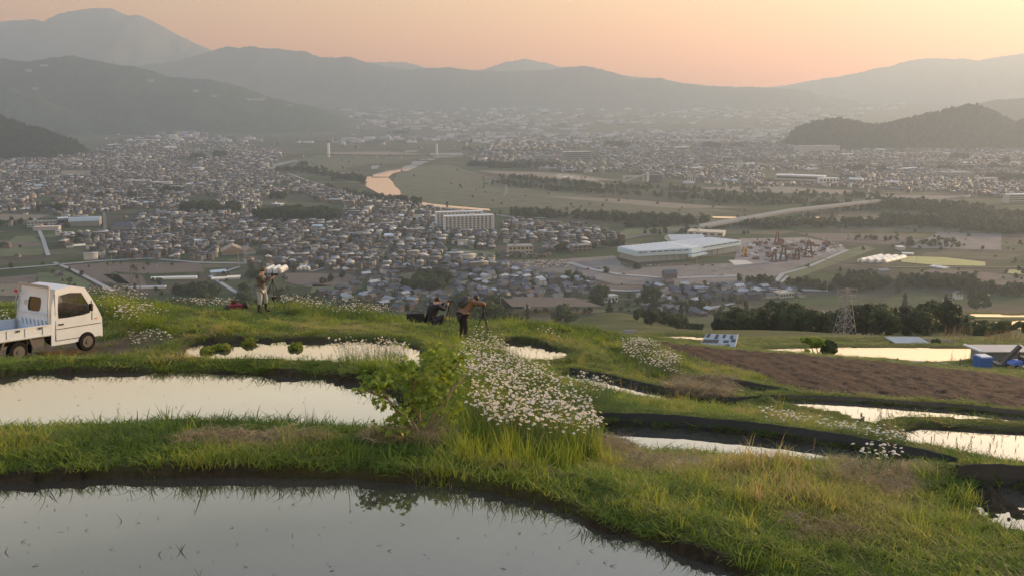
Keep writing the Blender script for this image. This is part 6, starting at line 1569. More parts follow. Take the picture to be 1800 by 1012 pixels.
for s in (-1, 1):
    m = MB(); v = [(x, s * (.694 + tumble(z)), z) for x, z in win_]; m.add(v, [tuple(range(len(v)))]); m.build('side_window', GLS, tr)
    m = MB(); v = [Vector((x, s * (.705 + tumble(z)), z)) for x, z in win_]; c_ = sum(v, Vector()) / len(v); n = len(v)
    m.add(v + [c_ + (p - c_) * 1.045 for p in v], [(i, (i + 1) % n, n + (i + 1) % n, n + i) for i in range(n)]); m.build('window_seal', BLK, tr)
    d_ = MB(); y = s * .704
    for a, b in (((1.08, .40), (1.08, 1.64)), ((2.20, 1.36), (2.20, .84)), ((1.08, .40), (1.86, .40)), ((1.08, .70), (2.5, .72))):
        d_.bar((a[0], s * (.712 + tumble(a[1])), a[1]), (b[0], s * (.712 + tumble(b[1])), b[1]), .014, .016)
    do = d_.build('door', BLK, tr)
    m = MB(); m.box((1.24, s * .712, .82), (.15, .02, .045)); m.build('handle', BLK, do)
    m = MB(); m.box((2.10, s * .80, 1.20), (.06, .12, .20)); m.bar((2.12, s * .69, 1.08), (2.10, s * .80, 1.14), .03); m.build('mirror', BLK, tr, False, .02)
    m = MB(); m.box((2.33, s * .708, .86), (.07, .015, .04)); m.build('side_lamp', AMB, tr)
    for x in (0, WB + .05):
        w = MB(); w.tube((x, s * .66 - .08, .26), (x, s * .66 + .08, .26), .265, n=24); wo_ = w.build('wheel', RUB, tr, False, .03)
        w = MB(); w.tube((x, s * .74, .26), (x, s * .748, .26), .16, n=20); w.tube((x, s * .745, .26), (x, s * .765, .26), .07, .06, 12); w.build('rim', RIM, wo_)
    w = MB(); n = 14; P0 = [(WB + .05 + .34 * math.cos(math.pi * i / n), s * .703, .30 + .34 * math.sin(math.pi * i / n)) for i in range(n + 1)]; w.add(P0, [tuple(range(n + 1))]); w.build('wheel_arch', BLK, tr)
m = MB(); v = [(2.03, -.62, 1.70), (2.03, .62, 1.70), (2.24, .66, 1.40), (2.37, .68, 1.17), (2.37, -.68, 1.17), (2.24, -.66, 1.40)]; m.add(v, [(0, 1, 2, 5), (5, 2, 3, 4)]); m.build('windscreen', GLS, tr)
m = MB(); m.box((2.53, 0, .42), (.08, 1.38, .2)); m.build('front_bumper', CARW, tr, False, .03)
for s in (-1, 1): m = MB(); m.box((2.51, s * .56, .72), (.06, .2, .16)); m.build('headlight', mat('lamp_glass', (.5, .5, .48), .1), tr, False, .02)
for s in (-1, 1):
    m = MB(); m.box((1.45, s * .32, .72), (.45, .46, .12)); m.box((1.25, s * .32, 1.02), (.12, .44, .55)); m.box((1.22, s * .32, 1.38), (.08, .22, .16)); m.build('seat', SEATM, tr, False, .04)
m = MB(); m.path([(1.98 + .15 * math.cos(a / 8 * 2 * math.pi) * .4, -.34 + .17 * math.sin(a / 8 * 2 * math.pi), 1.02 + .15 * math.cos(a / 8 * 2 * math.pi)) for a in range(9)], .014, 6); m.build('steering_wheel', BLK, tr)
m = MB(); m.box((2.18, 0, .92), (.28, 1.3, .16)); m.build('dashboard', BLK, tr)
# bed
bd = MB(); bd.box((-.02, 0, .58), (1.92, 1.38, .05)); bdo = bd.build('bed_floor', CARW, tr)
for s in (-1, 1):
    m = MB(); m.box((-.02, s * .70, .72), (1.92, .03, .27)); m.box((-.02, s * .715, .60), (1.92, .03, .04)); m.box((-.02, s * .715, .85), (1.92, .03, .03))
    for x in (-.75, -.3, .2, .7): m.box((x, s * .72, .73), (.02, .02, .24))
    so2 = m.build('side_gate', CARW, tr)
    for x in (-.6, 0, .62): m = MB(); m.box((x, s * .735, .80), (.07, .03, .05)); m.build('latch', RIM, so2)
m = MB(); m.box((-.98, 0, .72), (.03, 1.36, .27)); m.build('tail_gate', CARW, tr)
for s in (-1, 1): m = MB(); m.box((-.99, s * .6, .48), (.05, .18, .1)); m.build('tail_light', REDL, tr)
m = MB(); m.box((.1, 0, .42), (2.4, .5, .14)); m.box((.55, -.5, .40), (.5, .25, .22)); m.bar((-.36, -.66, .56), (-.46, -.66, .28), .05); m.bar((.36, -.66, .56), (.46, -.66, .28), .05); m.build('chassis', mat('dull_underbody', (.08, .08, .08), .8), tr)
for s in (-1, 1): m = MB(); m.box((-.33 if False else .34, s * .66, .30), (.02, .2, .22)); m.build('mud_flap', RUB, tr)
gr_ = MB(); gr_.path([(.90, -.66, .62), (.90, -.66, 1.3), (.98, -.60, 1.80)], .02, 6); gr_.path([(.90, .66, .62), (.90, .66, 1.3), (.98, .60, 1.80)], .02, 6); gr_.bar((.98, -.62, 1.80), (.98, .62, 1.80), .05, .05); gr_.bar((.97, -.6, 1.835), (.97, .6, 1.835), .03); gr_.build('guard_frame', STEEL, tr)
m = MB(); m.box((.93, .66, 1.62), (.05, .08, .08)); m.build('marker_lamp', REDL, tr)
# ---------------- people
SKIN = mat('skin', (.42, .24, .16), .6); HAIR = mat('black_hair', (.012, .010, .010), .6)
def skin_obj(name, J, E, m, parent, sub=2, scale_r=1.0):
    names = list(J); me = bpy.data.meshes.new(name); me.from_pydata([J[k][:3] for k in names], [(names.index(a), names.index(b)) for a, b in E], [])
    o = bpy.data.objects.new(name, me); C.objects.link(o); o.parent = parent; me.materials.append(m)
    md = o.modifiers.new('skin', 'SKIN'); md.use_smooth_shade = True
    for i, k in enumerate(names):
        r = J[k][3]; r = r if isinstance(r, tuple) else (r, r); me.skin_vertices[0].data[i].radius = (r[0] * scale_r, r[1] * scale_r)
        me.skin_vertices[0].data[i].use_root = (i == 0)
    sb = o.modifiers.new('sub', 'SUBSURF'); sb.levels = sb.render_levels = sub
    return o
def fingers(t, wrist, toward, up, m, curl=.6):
    d = (Vector(toward) - Vector(wrist)).normalized(); u = Vector(up).normalized(); s = d.cross(u).normalized(); hand_parts = []
    for q, (off, ln) in enumerate(((-.030, .062), (-.010, .072), (.010, .068), (.029, .052))):
        a = Vector(wrist) + d * .075 + s * off; b = a + d * ln * .5 + u * .004; c = b + (d * (1 - curl) - u * curl) * ln * .5
        J = {'a': (*a, .0095), 'b': (*b, .0088), 'c': (*c, .0072)}; skin_obj('finger', J, [('a', 'b'), ('b', 'c')], m, t, 1)
    a = Vector(wrist) + d * .03 + s * -.03; b = a - s * .028 + d * .025 - u * .01; c = b + d * .028 - u * .012
    skin_obj('thumb', {'a': (*a, .011), 'b': (*b, .010), 'c': (*c, .008)}, [('a', 'b'), ('b', 'c')], m, t, 1)
def head_parts(t, hd, face, r=.095, hair=True, hat=None):
    """details on the head: hd centre, face direction"""
    hd = Vector(hd); f = Vector(face).normalized(); s = f.cross(Vector((0, 0, 1))).normalized(); u = s.cross(f)
    q = Matrix((f, s, u)).transposed()
    m = MB(); 
    for e in (-1, 1): m.ball(hd + f * r * .83 + s * e * r * .36 + u * r * .05, .011, 8, 6)
    m.build('eyes', BLK, t)
    m = MB(); m.ball((0, 0, 0), (r * .16, r * .12, r * .26), 8, 6); m.v = [tuple(q @ Vector(p) + hd + f * r * .98 - u * r * .22) for p in m.v]; m.build('nose', SKIN, t, True)
    m = MB(); m.ball((0, 0, 0), (r * .06, r * .26, r * .05), 8, 5); m.v = [tuple(q @ Vector(p) + hd + f * r * .86 - u * r * .58) for p in m.v]; m.build('mouth', mat('lips', (.30, .12, .10), .6), t, True)
    for e in (-1, 1): m = MB(); m.ball((0, 0, 0), (r * .2, r * .07, r * .28), 8, 6); m.v = [tuple(q @ Vector(p) + hd + s * e * r * .92 - u * r * .1) for p in m.v]; m.build('ear', SKIN, t, True)
    if hair:
        m = MB(); m.ball((0, 0, 0), (r * 1.12, r * 1.08, r * 1.1), 18, 12)
        keep_v = [q @ Vector(p) for p in m.v]; m.v = [tuple(p * (1 if (p.dot(f) < .35 * r or p.dot(u) > .55 * r) and p.dot(u) > -.75 * r else .8) + hd + u * r * .12 - f * r * .08) for p in keep_v]; m.build('hair', HAIR, t, True)
    if hat:
        m = MB(); m.ball((0, 0, 0), (r * 1.18, r * 1.12, r * .95), 18, 10); m.v = [tuple(q @ Vector((p[0], p[1], max(p[2], -.01))) + hd + u * r * .38) for p in m.v]
        n = 24; i0 = len(m.v)
        for ring, (a, z) in enumerate(((1.12, .34), (1.5, .12), (1.5, .08), (1.10, .28))):
            for k in range(n): t_ = 2 * math.pi * k / n; m.v.append(tuple(hd + q @ Vector((r * a * math.cos(t_), r * a * math.sin(t_), r * z))))
        for ring in range(3):
            for k in range(n): m.f.append((i0 + ring * n + k, i0 + ring * n + (k + 1) % n, i0 + (ring + 1) * n + (k + 1) % n, i0 + (ring + 1) * n + k)); m.m.append(0)
        m.build('bucket_hat', hat, t, True)
TRI_M = mat('tripod_metal', (.02, .02, .02), .7); LENS = mat('camera_body', (.015, .015, .017), .35)
def tripod(p, apex_h, spread, rz, label, lens_dir=(1, 0, 0), lens_len=.22, bag=False):
    t = thing('tripod', label, 'tripod', p, rz)
    ap = Vector((0, 0, apex_h))
    for k in range(3):
        a = 2 * math.pi * k / 3 + .5; ft = Vector((math.cos(a) * spread, math.sin(a) * spread, 0)); ft.z = ground(*(Matrix.Rotation(rz, 3, 'Z') @ ft + Vector(p)).xy) - p.z - .02; mid = ap.lerp(ft, .5)
        m = MB(); m.tube(ap + (ft - ap).normalized() * .03, mid, .016, n=8); m.tube(mid, ft, .011, .009, 8); m.build('leg', TRI_M, t)
    m = MB(); m.tube(ap + Vector((0, 0, -.28)), ap + Vector((0, 0, .14)), .014, n=8); m.tube(ap + Vector((0, 0, -.03)), ap + Vector((0, 0, .04)), .035, n=10); m.box(ap + Vector((0, 0, .16)), (.07, .06, .05)); m.build('centre_column', TRI_M, t)
    m = MB(); m.tube(ap + Vector((0, 0, .14)), ap + Vector((-.22, .03, .06)), .008, n=6); m.build('pan_handle', TRI_M, t)
    c = thing('camera', 'black camera on top of the ' + label.split(',')[0], 'camera', Vector(p) + Matrix.Rotation(rz, 3, 'Z') @ (ap + Vector((0, 0, .235))), math.atan2(lens_dir[1], lens_dir[0]))
    m = MB(); m.box((0, 0, 0), (.07, .14, .10)); m.box((0, 0, .06), (.06, .06, .035)); m.build('body', LENS, c, False, .01)
    m = MB(); m.tube((.03, 0, 0), (.03 + lens_len * .6, 0, 0), .036, .038, 16); m.tube((.03 + lens_len * .6, 0, 0), (.03 + lens_len, 0, 0), .042, .05, 16); m.build('lens', LENS, c)
    if bag:
        m = MB(); m.add([(-.12, -.1, apex_h * .52), (.12, -.1, apex_h * .52), (.12, .1, apex_h * .52), (-.12, .1, apex_h * .52), (0, 0, apex_h * .36)], [(0, 1, 2, 3), (1, 0, 4), (2, 1, 4), (3, 2, 4), (0, 3, 4)]); m.build('weight_bag', BLK, t)
    return t
# --- standing photographer, seen from his right side
JK_A = mat('grey_brown_jacket', (.085, .075, .07), .85, noise=.2, nscale=8); TR_A = mat('pale_trousers', (.30, .33, .36), .85, noise=.2, nscale=10); BT = mat('dark_boots', (.02, .02, .022), .6); HT = mat('olive_hat', (.10, .095, .07), .9)
pA = at_px(461, 549, 34.0); A = thing('person', 'person standing in a grey jacket, pale trousers, dark boots and bucket hat at a tripod', 'person', pA, 0)
J = {'hip': (0, 0, .92, (.13, .15)), 'waist': (.0, 0, 1.06, (.12, .14)), 'chest': (.02, 0, 1.28, (.13, .17)), 'neckb': (.03, 0, 1.44, .075), 'neck': (.06, 0, 1.50, .052), 'head': (.10, 0, 1.61, (.088, .078)), 'crown': (.09, 0, 1.70, (.06, .058)),
     'sr': (.03, -.17, 1.39, .065), 'er': (.20, -.24, 1.18, .045), 'wr': (.42, -.12, 1.30, .028), 'hr': (.49, -.09, 1.33, (.030, .020)), 'sl': (.03, .17, 1.39, .065), 'el': (.20, .22, 1.20, .045), 'wl': (.42, .08, 1.32, .028), 'hl': (.49, .05, 1.35, (.030, .020)),
     'tr': (-.03, -.10, .84, .095), 'kr': (-.03, -.12, .50, .062), 'ar': (-.10, -.13, .09, .042), 'fr': (.06, -.14, .04, (.04, .035)), 'tl': (.04, .10, .84, .095), 'kl': (.13, .12, .50, .062), 'al': (.11, .12, .09, .042), 'fl': (.28, .13, .04, (.04, .035))}
E = [('hip','waist'),('waist','chest'),('chest','neckb'),('neckb','neck'),('neck','head'),('head','crown'),('neckb','sr'),('sr','er'),('er','wr'),('wr','hr'),('neckb','sl'),('sl','el'),('el','wl'),('wl','hl'),('hip','tr'),('tr','kr'),('kr','ar'),('ar','fr'),('hip','tl'),('tl','kl'),('kl','al'),('al','fl')]
def dress(t, J, E, jm, tm, bm, sh=1.25, boots=True):
    cov = {'hip', 'waist', 'chest', 'neckb', 'sr', 'er', 'sl', 'el', 'tr', 'kr', 'tl', 'kl', 'ar', 'al', 'fr', 'fl'}
    JB = {k: (*v[:3], (tuple(q * .72 for q in v[3]) if isinstance(v[3], tuple) else v[3] * .72) if k in cov else v[3]) for k, v in J.items()}
    skin_obj('body', JB, E, SKIN, t)
    jk = {k: (*J[k][:3], tuple(q * sh for q in J[k][3]) if isinstance(J[k][3], tuple) else J[k][3] * (sh + .1)) for k in ('waist', 'hip', 'chest', 'neckb', 'sr', 'er', 'wr', 'sl', 'el', 'wl')}
    for k in ('wr', 'wl'):
        e = Vector(J['e' + k[1]][:3]); w = Vector(J[k][:3]); p = e.lerp(w, .93); jk[k] = (*p, .04)
    skin_obj('jacket', jk, [e for e in E if e[0] in jk and e[1] in jk], jm, t)
    tk = {k: (*J[k][:3], tuple(q * 1.12 for q in J[k][3]) if isinstance(J[k][3], tuple) else J[k][3] * 1.22 + .008) for k in ('hip', 'tr', 'kr', 'ar', 'tl', 'kl', 'al')}
    if boots:
        for s_ in 'rl': kx = Vector(J['k' + s_][:3]).lerp(Vector(J['a' + s_][:3]), .45); tk['a' + s_] = (*kx, .062)
    else:
        for s_ in 'rl': tk['a' + s_] = (*J['a' + s_][:3], .058)
    skin_obj('trousers', tk, [e for e in E if e[0] in tk and e[1] in tk], tm, t)
    for s_ in 'rl':
        k0 = Vector(J['k' + s_][:3]).lerp(Vector(J['a' + s_][:3]), .30 if boots else .80)
        a_ = Vector(J['a' + s_][:3]); f_ = Vector(J['f' + s_][:3]); skin_obj('boot', {'a': (*k0, .066), 'b': (*a_, .055), 'c': (*(a_.lerp(f_, .3) + Vector((0, 0, -.015))), .052), 'd': (*f_, .042)}, [('a', 'b'), ('b', 'c'), ('c', 'd')], bm, t)
dress(A, J, E, JK_A, TR_A, BT)
head_parts(A, J['head'][:3], (1, 0, .05), .095, True, HT)
for s_ in 'rl': fingers(A, J['w' + s_][:3], Vector(J['h' + s_][:3]), (0, 0, 1), SKIN)
tpA = at_px(482, 547, 34.4); tripod(tpA, 1.22, .55, R(20), 'tall tripod with a hanging weight bag, in front of the standing person', (1, .1), .18, True)
# --- crouching photographer in black, back towards us
JK_B = mat('black_jacket', (.012, .013, .020), .8, noise=.2, nscale=8); TR_B = mat('dark_navy_trousers', (.022, .025, .038), .85)
pB = at_px(766, 577, 33.6); B = thing('person', 'person in black crouching low on the grass beside a black bag, raising a camera', 'person', pB, R(28))
J2 = {'hip': (-.22, 0, .26, (.15, .18)), 'waist': (-.20, 0, .42, (.14, .17)), 'chest': (-.08, 0, .72, (.14, .19)), 'neckb': (.03, 0, .90, .095), 'neck': (.07, 0, .95, .055), 'head': (.10, 0, 1.03, (.088, .08)), 'crown': (.10, 0, 1.12, (.06, .058)),
      'sr': (.02, -.19, .84, .07), 'er': (.25, -.26, .68, .048), 'wr': (.44, -.14, .86, .03), 'hr': (.49, -.10, .91, (.03, .02)), 'sl': (.02, .19, .84, .07), 'el': (.26, .26, .70, .048), 'wl': (.44, .12, .88, .03), 'hl': (.49, .08, .92, (.03, .02)),
      'tr': (-.08, -.14, .28, .095), 'kr': (.26, -.18, .48, .068), 'ar': (.10, -.16, .09, .045), 'fr': (.28, -.17, .04, (.045, .035)), 'tl': (-.06, .14, .26, .095), 'kl': (.26, .18, .22, .068), 'al': (-.06, .17, .08, .045), 'fl': (.08, .18, .04, (.045, .035))}
dress(B, J2, E, JK_B, TR_B, BT, 1.3, False)
head_parts(B, J2['head'][:3], (1, 0, -.05), .098, True)
for s_ in 'rl': fingers(B, J2['w' + s_][:3], Vector(J2['h' + s_][:3]), (0, 0, 1), SKIN)
tripod(at_px(790, 573, 33.8), .78, .30, R(10), 'short tripod standing in front of the crouching person', (.8, .6), .12)
# --- bent photographer with backpack, orange brown jacket
JK_C = mat('orange_brown_jacket', (.17, .105, .068), .85, noise=.15, nscale=8); TR_C = mat('black_trousers', (.014, .013, .016), .85); PK = mat('dark_backpack', (.045, .05, .06), .8, noise=.2, nscale=12)
pC = at_px(816, 608, 29.6); Cp = thing('person', 'person with a dark backpack in an orange brown jacket, bending forward over a tripod', 'person', pC, R(38))
J3 = {'hip': (-.05, 0, .86, (.13, .15)), 'waist': (.03, 0, 1.00, (.12, .145)), 'chest': (.22, 0, 1.17, (.13, .17)), 'neckb': (.36, 0, 1.24, .075), 'neck': (.42, 0, 1.26, .055), 'head': (.50, 0, 1.29, (.085, .078)), 'crown': (.52, 0, 1.37, (.06, .058)),
      'sr': (.34, -.17, 1.20, .065), 'er': (.58, -.30, 1.17, .046), 'wr': (.74, -.14, 1.06, .03), 'hr': (.77, -.07, 1.03, (.03, .02)), 'sl': (.32, .17, 1.22, .065), 'el': (.56, .22, 1.08, .046), 'wl': (.72, .08, 1.03, .03), 'hl': (.77, .03, 1.02, (.03, .02)),
      'tr': (-.06, -.10, .78, .095), 'kr': (-.02, -.14, .45, .062), 'ar': (-.08, -.17, .08, .042), 'fr': (.08, -.19, .04, (.042, .035)), 'tl': (-.04, .10, .78, .095), 'kl': (.02, .13, .45, .062), 'al': (-.05, .16, .08, .042), 'fl': (.11, .18, .04, (.042, .035))}
dress(Cp, J3, E, JK_C, TR_C, BT, 1.25, False)
head_parts(Cp, J3['head'][:3], (1, 0, -.25), .095, True)
for s_ in 'rl': fingers(Cp, J3['w' + s_][:3], Vector(J3['h' + s_][:3]), (0, 0, 1), SKIN)
pk = thing('backpack', 'dark rounded backpack worn by the bending person', 'backpack', pC, R(38))
axis = (Vector(J3['chest'][:3]) - Vector(J3['waist'][:3])).normalized(); nb = Vector((-axis.z, 0, axis.x))
m = MB(); m.ball((0, 0, 0), (.23, .155, .115), 18, 12); q = Matrix((axis, Vector((0, 1, 0)), nb)).transposed(); cc_ = Vector(J3['waist'][:3]).lerp(Vector(J3['chest'][:3]), .6) + nb * .22
m.v = [tuple(q @ Vector((math.copysign(abs(p[0] / .23) ** .7, p[0]) * .23, math.copysign(abs(p[1] / .155) ** .7, p[1]) * .155, p[2])) + cc_) for p in m.v]; m.build('main_pouch', PK, pk, True)
m = MB(); m.ball((0, 0, 0), (.15, .12, .06), 12, 8); m.v = [tuple(q @ Vector(p) + cc_ + nb * .12 - axis * .06) for p in m.v]; m.build('front_pocket', PK, pk, True)
for s in (-1, 1):
    m = MB(); c1 = Vector(J3['chest'][:3]); m.path([c1 + nb * .16 + Vector((0, s * .11, 0)) + axis * .1, Vector(J3['neckb'][:3]) + Vector((0, s * .13, .09)), c1 - nb * .16 + Vector((0, s * .14, 0)) + axis * .05, Vector(J3['waist'][:3]) - nb * .1 + Vector((0, s * .16, 0))], .018, 6); m.build('shoulder_strap', BLK, pk)
tC = pC + Matrix.Rotation(R(38), 3, 'Z') @ Vector((.80, 0, 0)); tC.z = ground(tC.x, tC.y)
tripod(tC, max(.5, pC.z + .80 - tC.z), .36, R(38), 'tripod under the arms of the bending person', (.62, .78), .12)
# ---------------- bags
BAGM = mat('black_nylon', (.012, .012, .014), .7); REDF = mat('crimson_fabric', (.25, .02, .035), .8)
pb_ = at_px(731, 576, 33.4); bg_ = thing('camera_case', 'boxy black shoulder case on the grass left of the crouching person', 'case', pb_, R(6))
m = MB(); m.box((0, 0, .26), (.64, .36, .46)); m.build('case_body', BAGM, bg_, False, .04); m = MB(); m.box((0, 0, .50), (.66, .38, .05)); m.build('lid', BAGM, bg_, False, .02)
m = MB(); m.path([(-.16, -.05, .52), (-.14, -.05, .59), (.02, -.05, .61), (.14, -.05, .59), (.16, -.05, .52)], .012, 6); m.build('handle', BLK, bg_); m = MB(); m.box((0, -.19, .18), (.44, .03, .2)); m.build('front_pocket', BAGM, bg_, False, .01)
for s in (-1, 1): m = MB(); m.box((s * .325, 0, .22), (.015, .05, .3)); m.build('side_strap', BLK, bg_)
pr_ = at_px(416, 549, 34.6); rb = thing('red_backpack', 'red and black backpack lying on the grass left of the standing person', 'backpack', pr_, R(5))
m = MB(); m.ball((0, 0, .15), (.34, .18, .16), 16, 10); m.build('main_pouch', REDF, rb, True); m = MB(); m.ball((-.30, .02, .12), (.17, .15, .13), 12, 8); m.build('black_base', BAGM, rb, True); m = MB(); m.ball((.34, 0, .22), (.13, .13, .14), 12, 8); m.build('top_lid', BAGM, rb, True)
m = MB(); m.box((-.08, 0, .36), (.2, .1, .14), .2); m.build('side_pocket', mat('dark_red', (.1, .02, .02), .8), rb, False, .03); m = MB(); m.path([(-.2, -.14, .2), (0, -.2, .26), (.2, -.14, .24)], .018, 6); m.build('strap', BAGM, rb)
# ---------------- floating seedling heaps in the third pond
MOSS = foliage_mat('seedling_green', [(0, (.06, .10, .012)), (.5, (.16, .21, .025)), (1, (.28, .30, .06))], .3, 'leafvar')
for x, y, w, h, l in ((434, 604, 30, 10, 'round green seedling mat tilted in the third pond, middle one'), (392, 613, 30, 9, 'flat green seedling mat at the left by the bank of the third pond'), (520, 611, 27, 9, 'green seedling mat standing alone to the right in the third pond'), (362, 617, 26, 7, 'low green seedling mat nearest the dirt track')):
    p = atz(x, y, -6.6); k = mppx(p); bl = [(rr.uniform(-.12, .12), rr.uniform(-.05, .05), .04, w * k / 2 * .9, .22, h * k * .62), (w * k * .12, 0, .06, w * k * .3, .18, h * k * .66)]
    me = crown_mesh('seedling_mat', bl, .024, 2600, MOSS, int(x)); o = link_mesh('seedling_mat', me, None); o.location = p; o.rotation_euler = (0, R(-8) if x == 434 else 0, 0); tag(o, l, 'seedling mat', 'green seedling mats in the third pond')
    for q in range(0): pass
# ---------------- black plastic sheets retaining the banks
SHEET = mat('black_plastic_sheet', (.028, .029, .033), .45, noise=.2, nscale=2, bump=.3)
SHEET2 = mat('muddy_sheet', (.075, .065, .055), .7, noise=.3, nscale=2, bump=.3)
def plastic(px_pts, lv, h, label, corr=False, lean=.05, sm=None):
    P = [atz(x, y, lv) for x, y in px_pts]; pts = []
    for a, b in zip(P[:-1], P[1:]):
        n = max(2, int((b - a).length / .10))
        pts += [a.lerp(b, i / n) for i in range(n)]
    pts.append(P[-1]); vs = []; fs = []; N = len(pts)
    for i, p in enumerate(pts):
        d = (pts[min(i + 1, N - 1)] - pts[max(i - 1, 0)]).normalized(); nn = Vector((-d.y, d.x, 0)); w = .02 * math.sin(i * 2.2) if corr else .015 * math.sin(i * .31) + rr.uniform(-.006, .006); hh = h * (1 + .10 * math.sin(i * .043 + lv) + rr.uniform(-.04, .04))
        for z, ex, l in ((-.15, 0, 0), (hh * .5, 1, .5), (hh, 1, 1), (hh + .01, 1, 1.0), (hh - .03, 0, 1.9)):
            q = p + nn * (w * ex + lean * l); vs.append((q.x, q.y, lv + z))
    for i in range(N - 1):
        for j in range(4): fs.append((i * 5 + j, (i + 1) * 5 + j, (i + 1) * 5 + j + 1, i * 5 + j + 1))
    me = bpy.data.meshes.new('plastic_sheet'); me.from_pydata(vs, [], fs); me.update(); o = link_mesh('plastic_sheet', me, sm or SHEET, None, True); sd = o.modifiers.new('thick', 'SOLIDIFY'); sd.thickness = .006
    tag(o, label, 'plastic sheet'); return o
plastic([(1048,747),(1100,748),(1200,752),(1300,762),(1400,774),(1500,788),(1600,808),(1680,827)], -5.0, .17, 'long black plastic sheet edging the gully behind the daisies of the mound')
plastic([(1000,655),(1060,665),(1130,682),(1200,696),(1290,710),(1345,705),(1372,705)], -7.9, .15, 'ribbed black plastic sheet along the long narrow pond', True)
plastic([(1236,667),(1300,676),(1365,689),(1405,697)], -9.0, .16, 'short black sheet above the sliver of water at the field corner')
plastic([(1345,703),(1440,703),(1550,710),(1700,721),(1800,732),(2100,766)], -7.9, .13, 'dull grey brown sheet between the bare field and the rice rows', sm=SHEET2)
plastic([(1588,756),(1620,750),(1700,754),(1800,760),(2200,790)], -6.6, .07, 'dark sheet wall behind the right hand seedling pond', sm=SHEET2)
plastic([(1685,858),(1700,857),(1760,857),(1860,861),(2000,868)], -4.1, .22, 'black sheet along the far side of the muddy corner pool')
plastic([(985,772),(1040,778),(1060,783)], -4.35, .10, 'small piece of black sheet at the foot of the daisy spur')
# heaps of mown hay
HAY = foliage_mat('hay', [(0, (.10, .075, .035)), (.5, (.26, .20, .10)), (1, (.42, .34, .19))], .2)
hay_coll = lib_coll('hay_models', [blade_mesh('hay', 46, .09, .16, .0022, 2.6, HAY, 60 + i, 1.2) for i in range(3)])
hp = []
for x0, x1, y0, y1, a, b, n in ((1035, 1105, 775, 795, 9.8, 12.5, 200), (1180, 1290, 665, 695, 24, 31, 260), (1480, 1640, 812, 862, 9, 11, 170), (1100, 1260, 800, 828, 9, 11, 80), (1400, 1520, 905, 950, 6, 9, 40), (300, 560, 766, 780, 9.3, 10, 60), (650, 790, 765, 785, 9.3, 10.4, 120)):
    for _ in range(n * 6):
        Y = rr.uniform(a, b); X = (rr.uniform(x0, x1) - 900) / F_PX * Y * 1.03; z = ground(X, Y); q = proj(X, Y, z)
        if y0 < q[1] < y1 and rr.random() < .6: hp.append((X, Y, z + .02, 1 if b < 20 else 2.2))
hp = np.array(hp); n = len(hp)
if n: scatter('mown_hay', hp[:, :3], np.stack([rng.normal(0, .2, n), rng.normal(0, .2, n), rng.uniform(0, 6.28, n)], 1), np.repeat((hp[:, 3] * rng.uniform(.7, 1.2, n))[:, None], 3, 1), rng.integers(0, 3, n), rng.random(n), hay_coll, 'dry mown hay left lying on the banks')
# ---------------- fig shrub
fs_ = thing('fig_shrub', 'leafy young fig shrub with pale stems at the end of the second pond', 'shrub', (0, 0, 0)); root = at_px(741, 772, 9.75); fs_.location = root
FBARK = mat('fig_bark', (.20, .17, .13), .8)
tips = []
def fp(px, py, Y): return atY(px, py, Y) - root
stems = [((741,770,9.75),(720,745,9.7),(700,722,9.6),(672,690,9.6),(640,668,9.6)), ((738,770,9.75),(706,735,9.7),(682,700,9.65),(668,668,9.6)), ((742,770,9.75),(738,735,9.85),(736,700,9.9),(715,650,9.9),(700,622,9.9)), ((745,770,9.75),(760,730,9.9),(772,690,10.0),(776,650,10.1),(774,615,10.1)),
         ((748,768,9.75),(775,735,9.9),(792,690,10.1),(800,650,10.2),(812,625,10.2)), ((740,770,9.7),(700,755,9.5),(672,748,9.45)), ((741,770,9.75),(724,738,9.6),(706,728,9.5)), ((745,770,9.75),(770,720,9.7),(800,680,9.7),(822,655,9.8)), ((738,735,9.85),(722,700,9.8),(730,670,9.8),(752,640,9.85)), ((682,700,9.65),(655,690,9.5),(636,684,9.4))]
sm_ = []
for s in stems:
    P = [fp(*q) for q in s]; m = MB(); m.path(P, [.017 * (1 - .75 * i / (len(P) - 1)) for i in range(len(P))], 7); m.build('stem', FBARK, fs_)
    for a, b in zip(P[1:-1], P[2:]):
        for q in range(5): sm_.append((a.lerp(b, q / 5), .09 if b is not P[-1] else .13))
    for q in range(6): sm_.append((P[-1], .14))
V_, F_, Lv = [], [], []
lobe = [(0, 0), (.22, .34), (.12, .52), (.36, .46), (.30, .78), (.5, .62), (.62, 1.0), (.62, .0)]
out_ = [(0, 0), (.20, .12), (.30, .42), (.42, .22), (.62, .46), (.66, .18), (1.0, 0), (.66, -.18), (.62, -.46), (.42, -.22), (.30, -.42), (.20, -.12)]
g = np.random.default_rng(3)
clumps = [(700,650,34,22,9.8,90),(660,672,26,14,9.6,60),(770,628,34,20,10.1,95),(740,665,34,26,9.9,90),(795,660,26,24,10.0,60),(690,745,30,12,9.5,34),(706,722,18,12,9.5,20),(765,700,30,22,9.8,50),(730,705,18,16,9.7,30),(812,622,18,14,10.2,36),(672,702,20,10,9.6,26),(640,676,14,10,9.5,22),(798,700,16,14,9.9,26),(800,730,14,12,9.8,12)]
leaves = []
for cx_, cy_, rx_, ry_, Y_, n_ in clumps:
    c = fp(cx_, cy_, Y_); k = mppx(c + root)
    for _ in range(n_): d = g.normal(size=3); d /= np.linalg.norm(d); d *= g.random() ** .4; leaves.append(c + Vector((d[0] * rx_ * k * 1.1, d[1] * .22, d[2] * ry_ * k * 1.25)))
for p, r_ in sm_: leaves.append(p + Vector(g.normal(0, r_ * .5, 3))) if g.random() < .7 else None
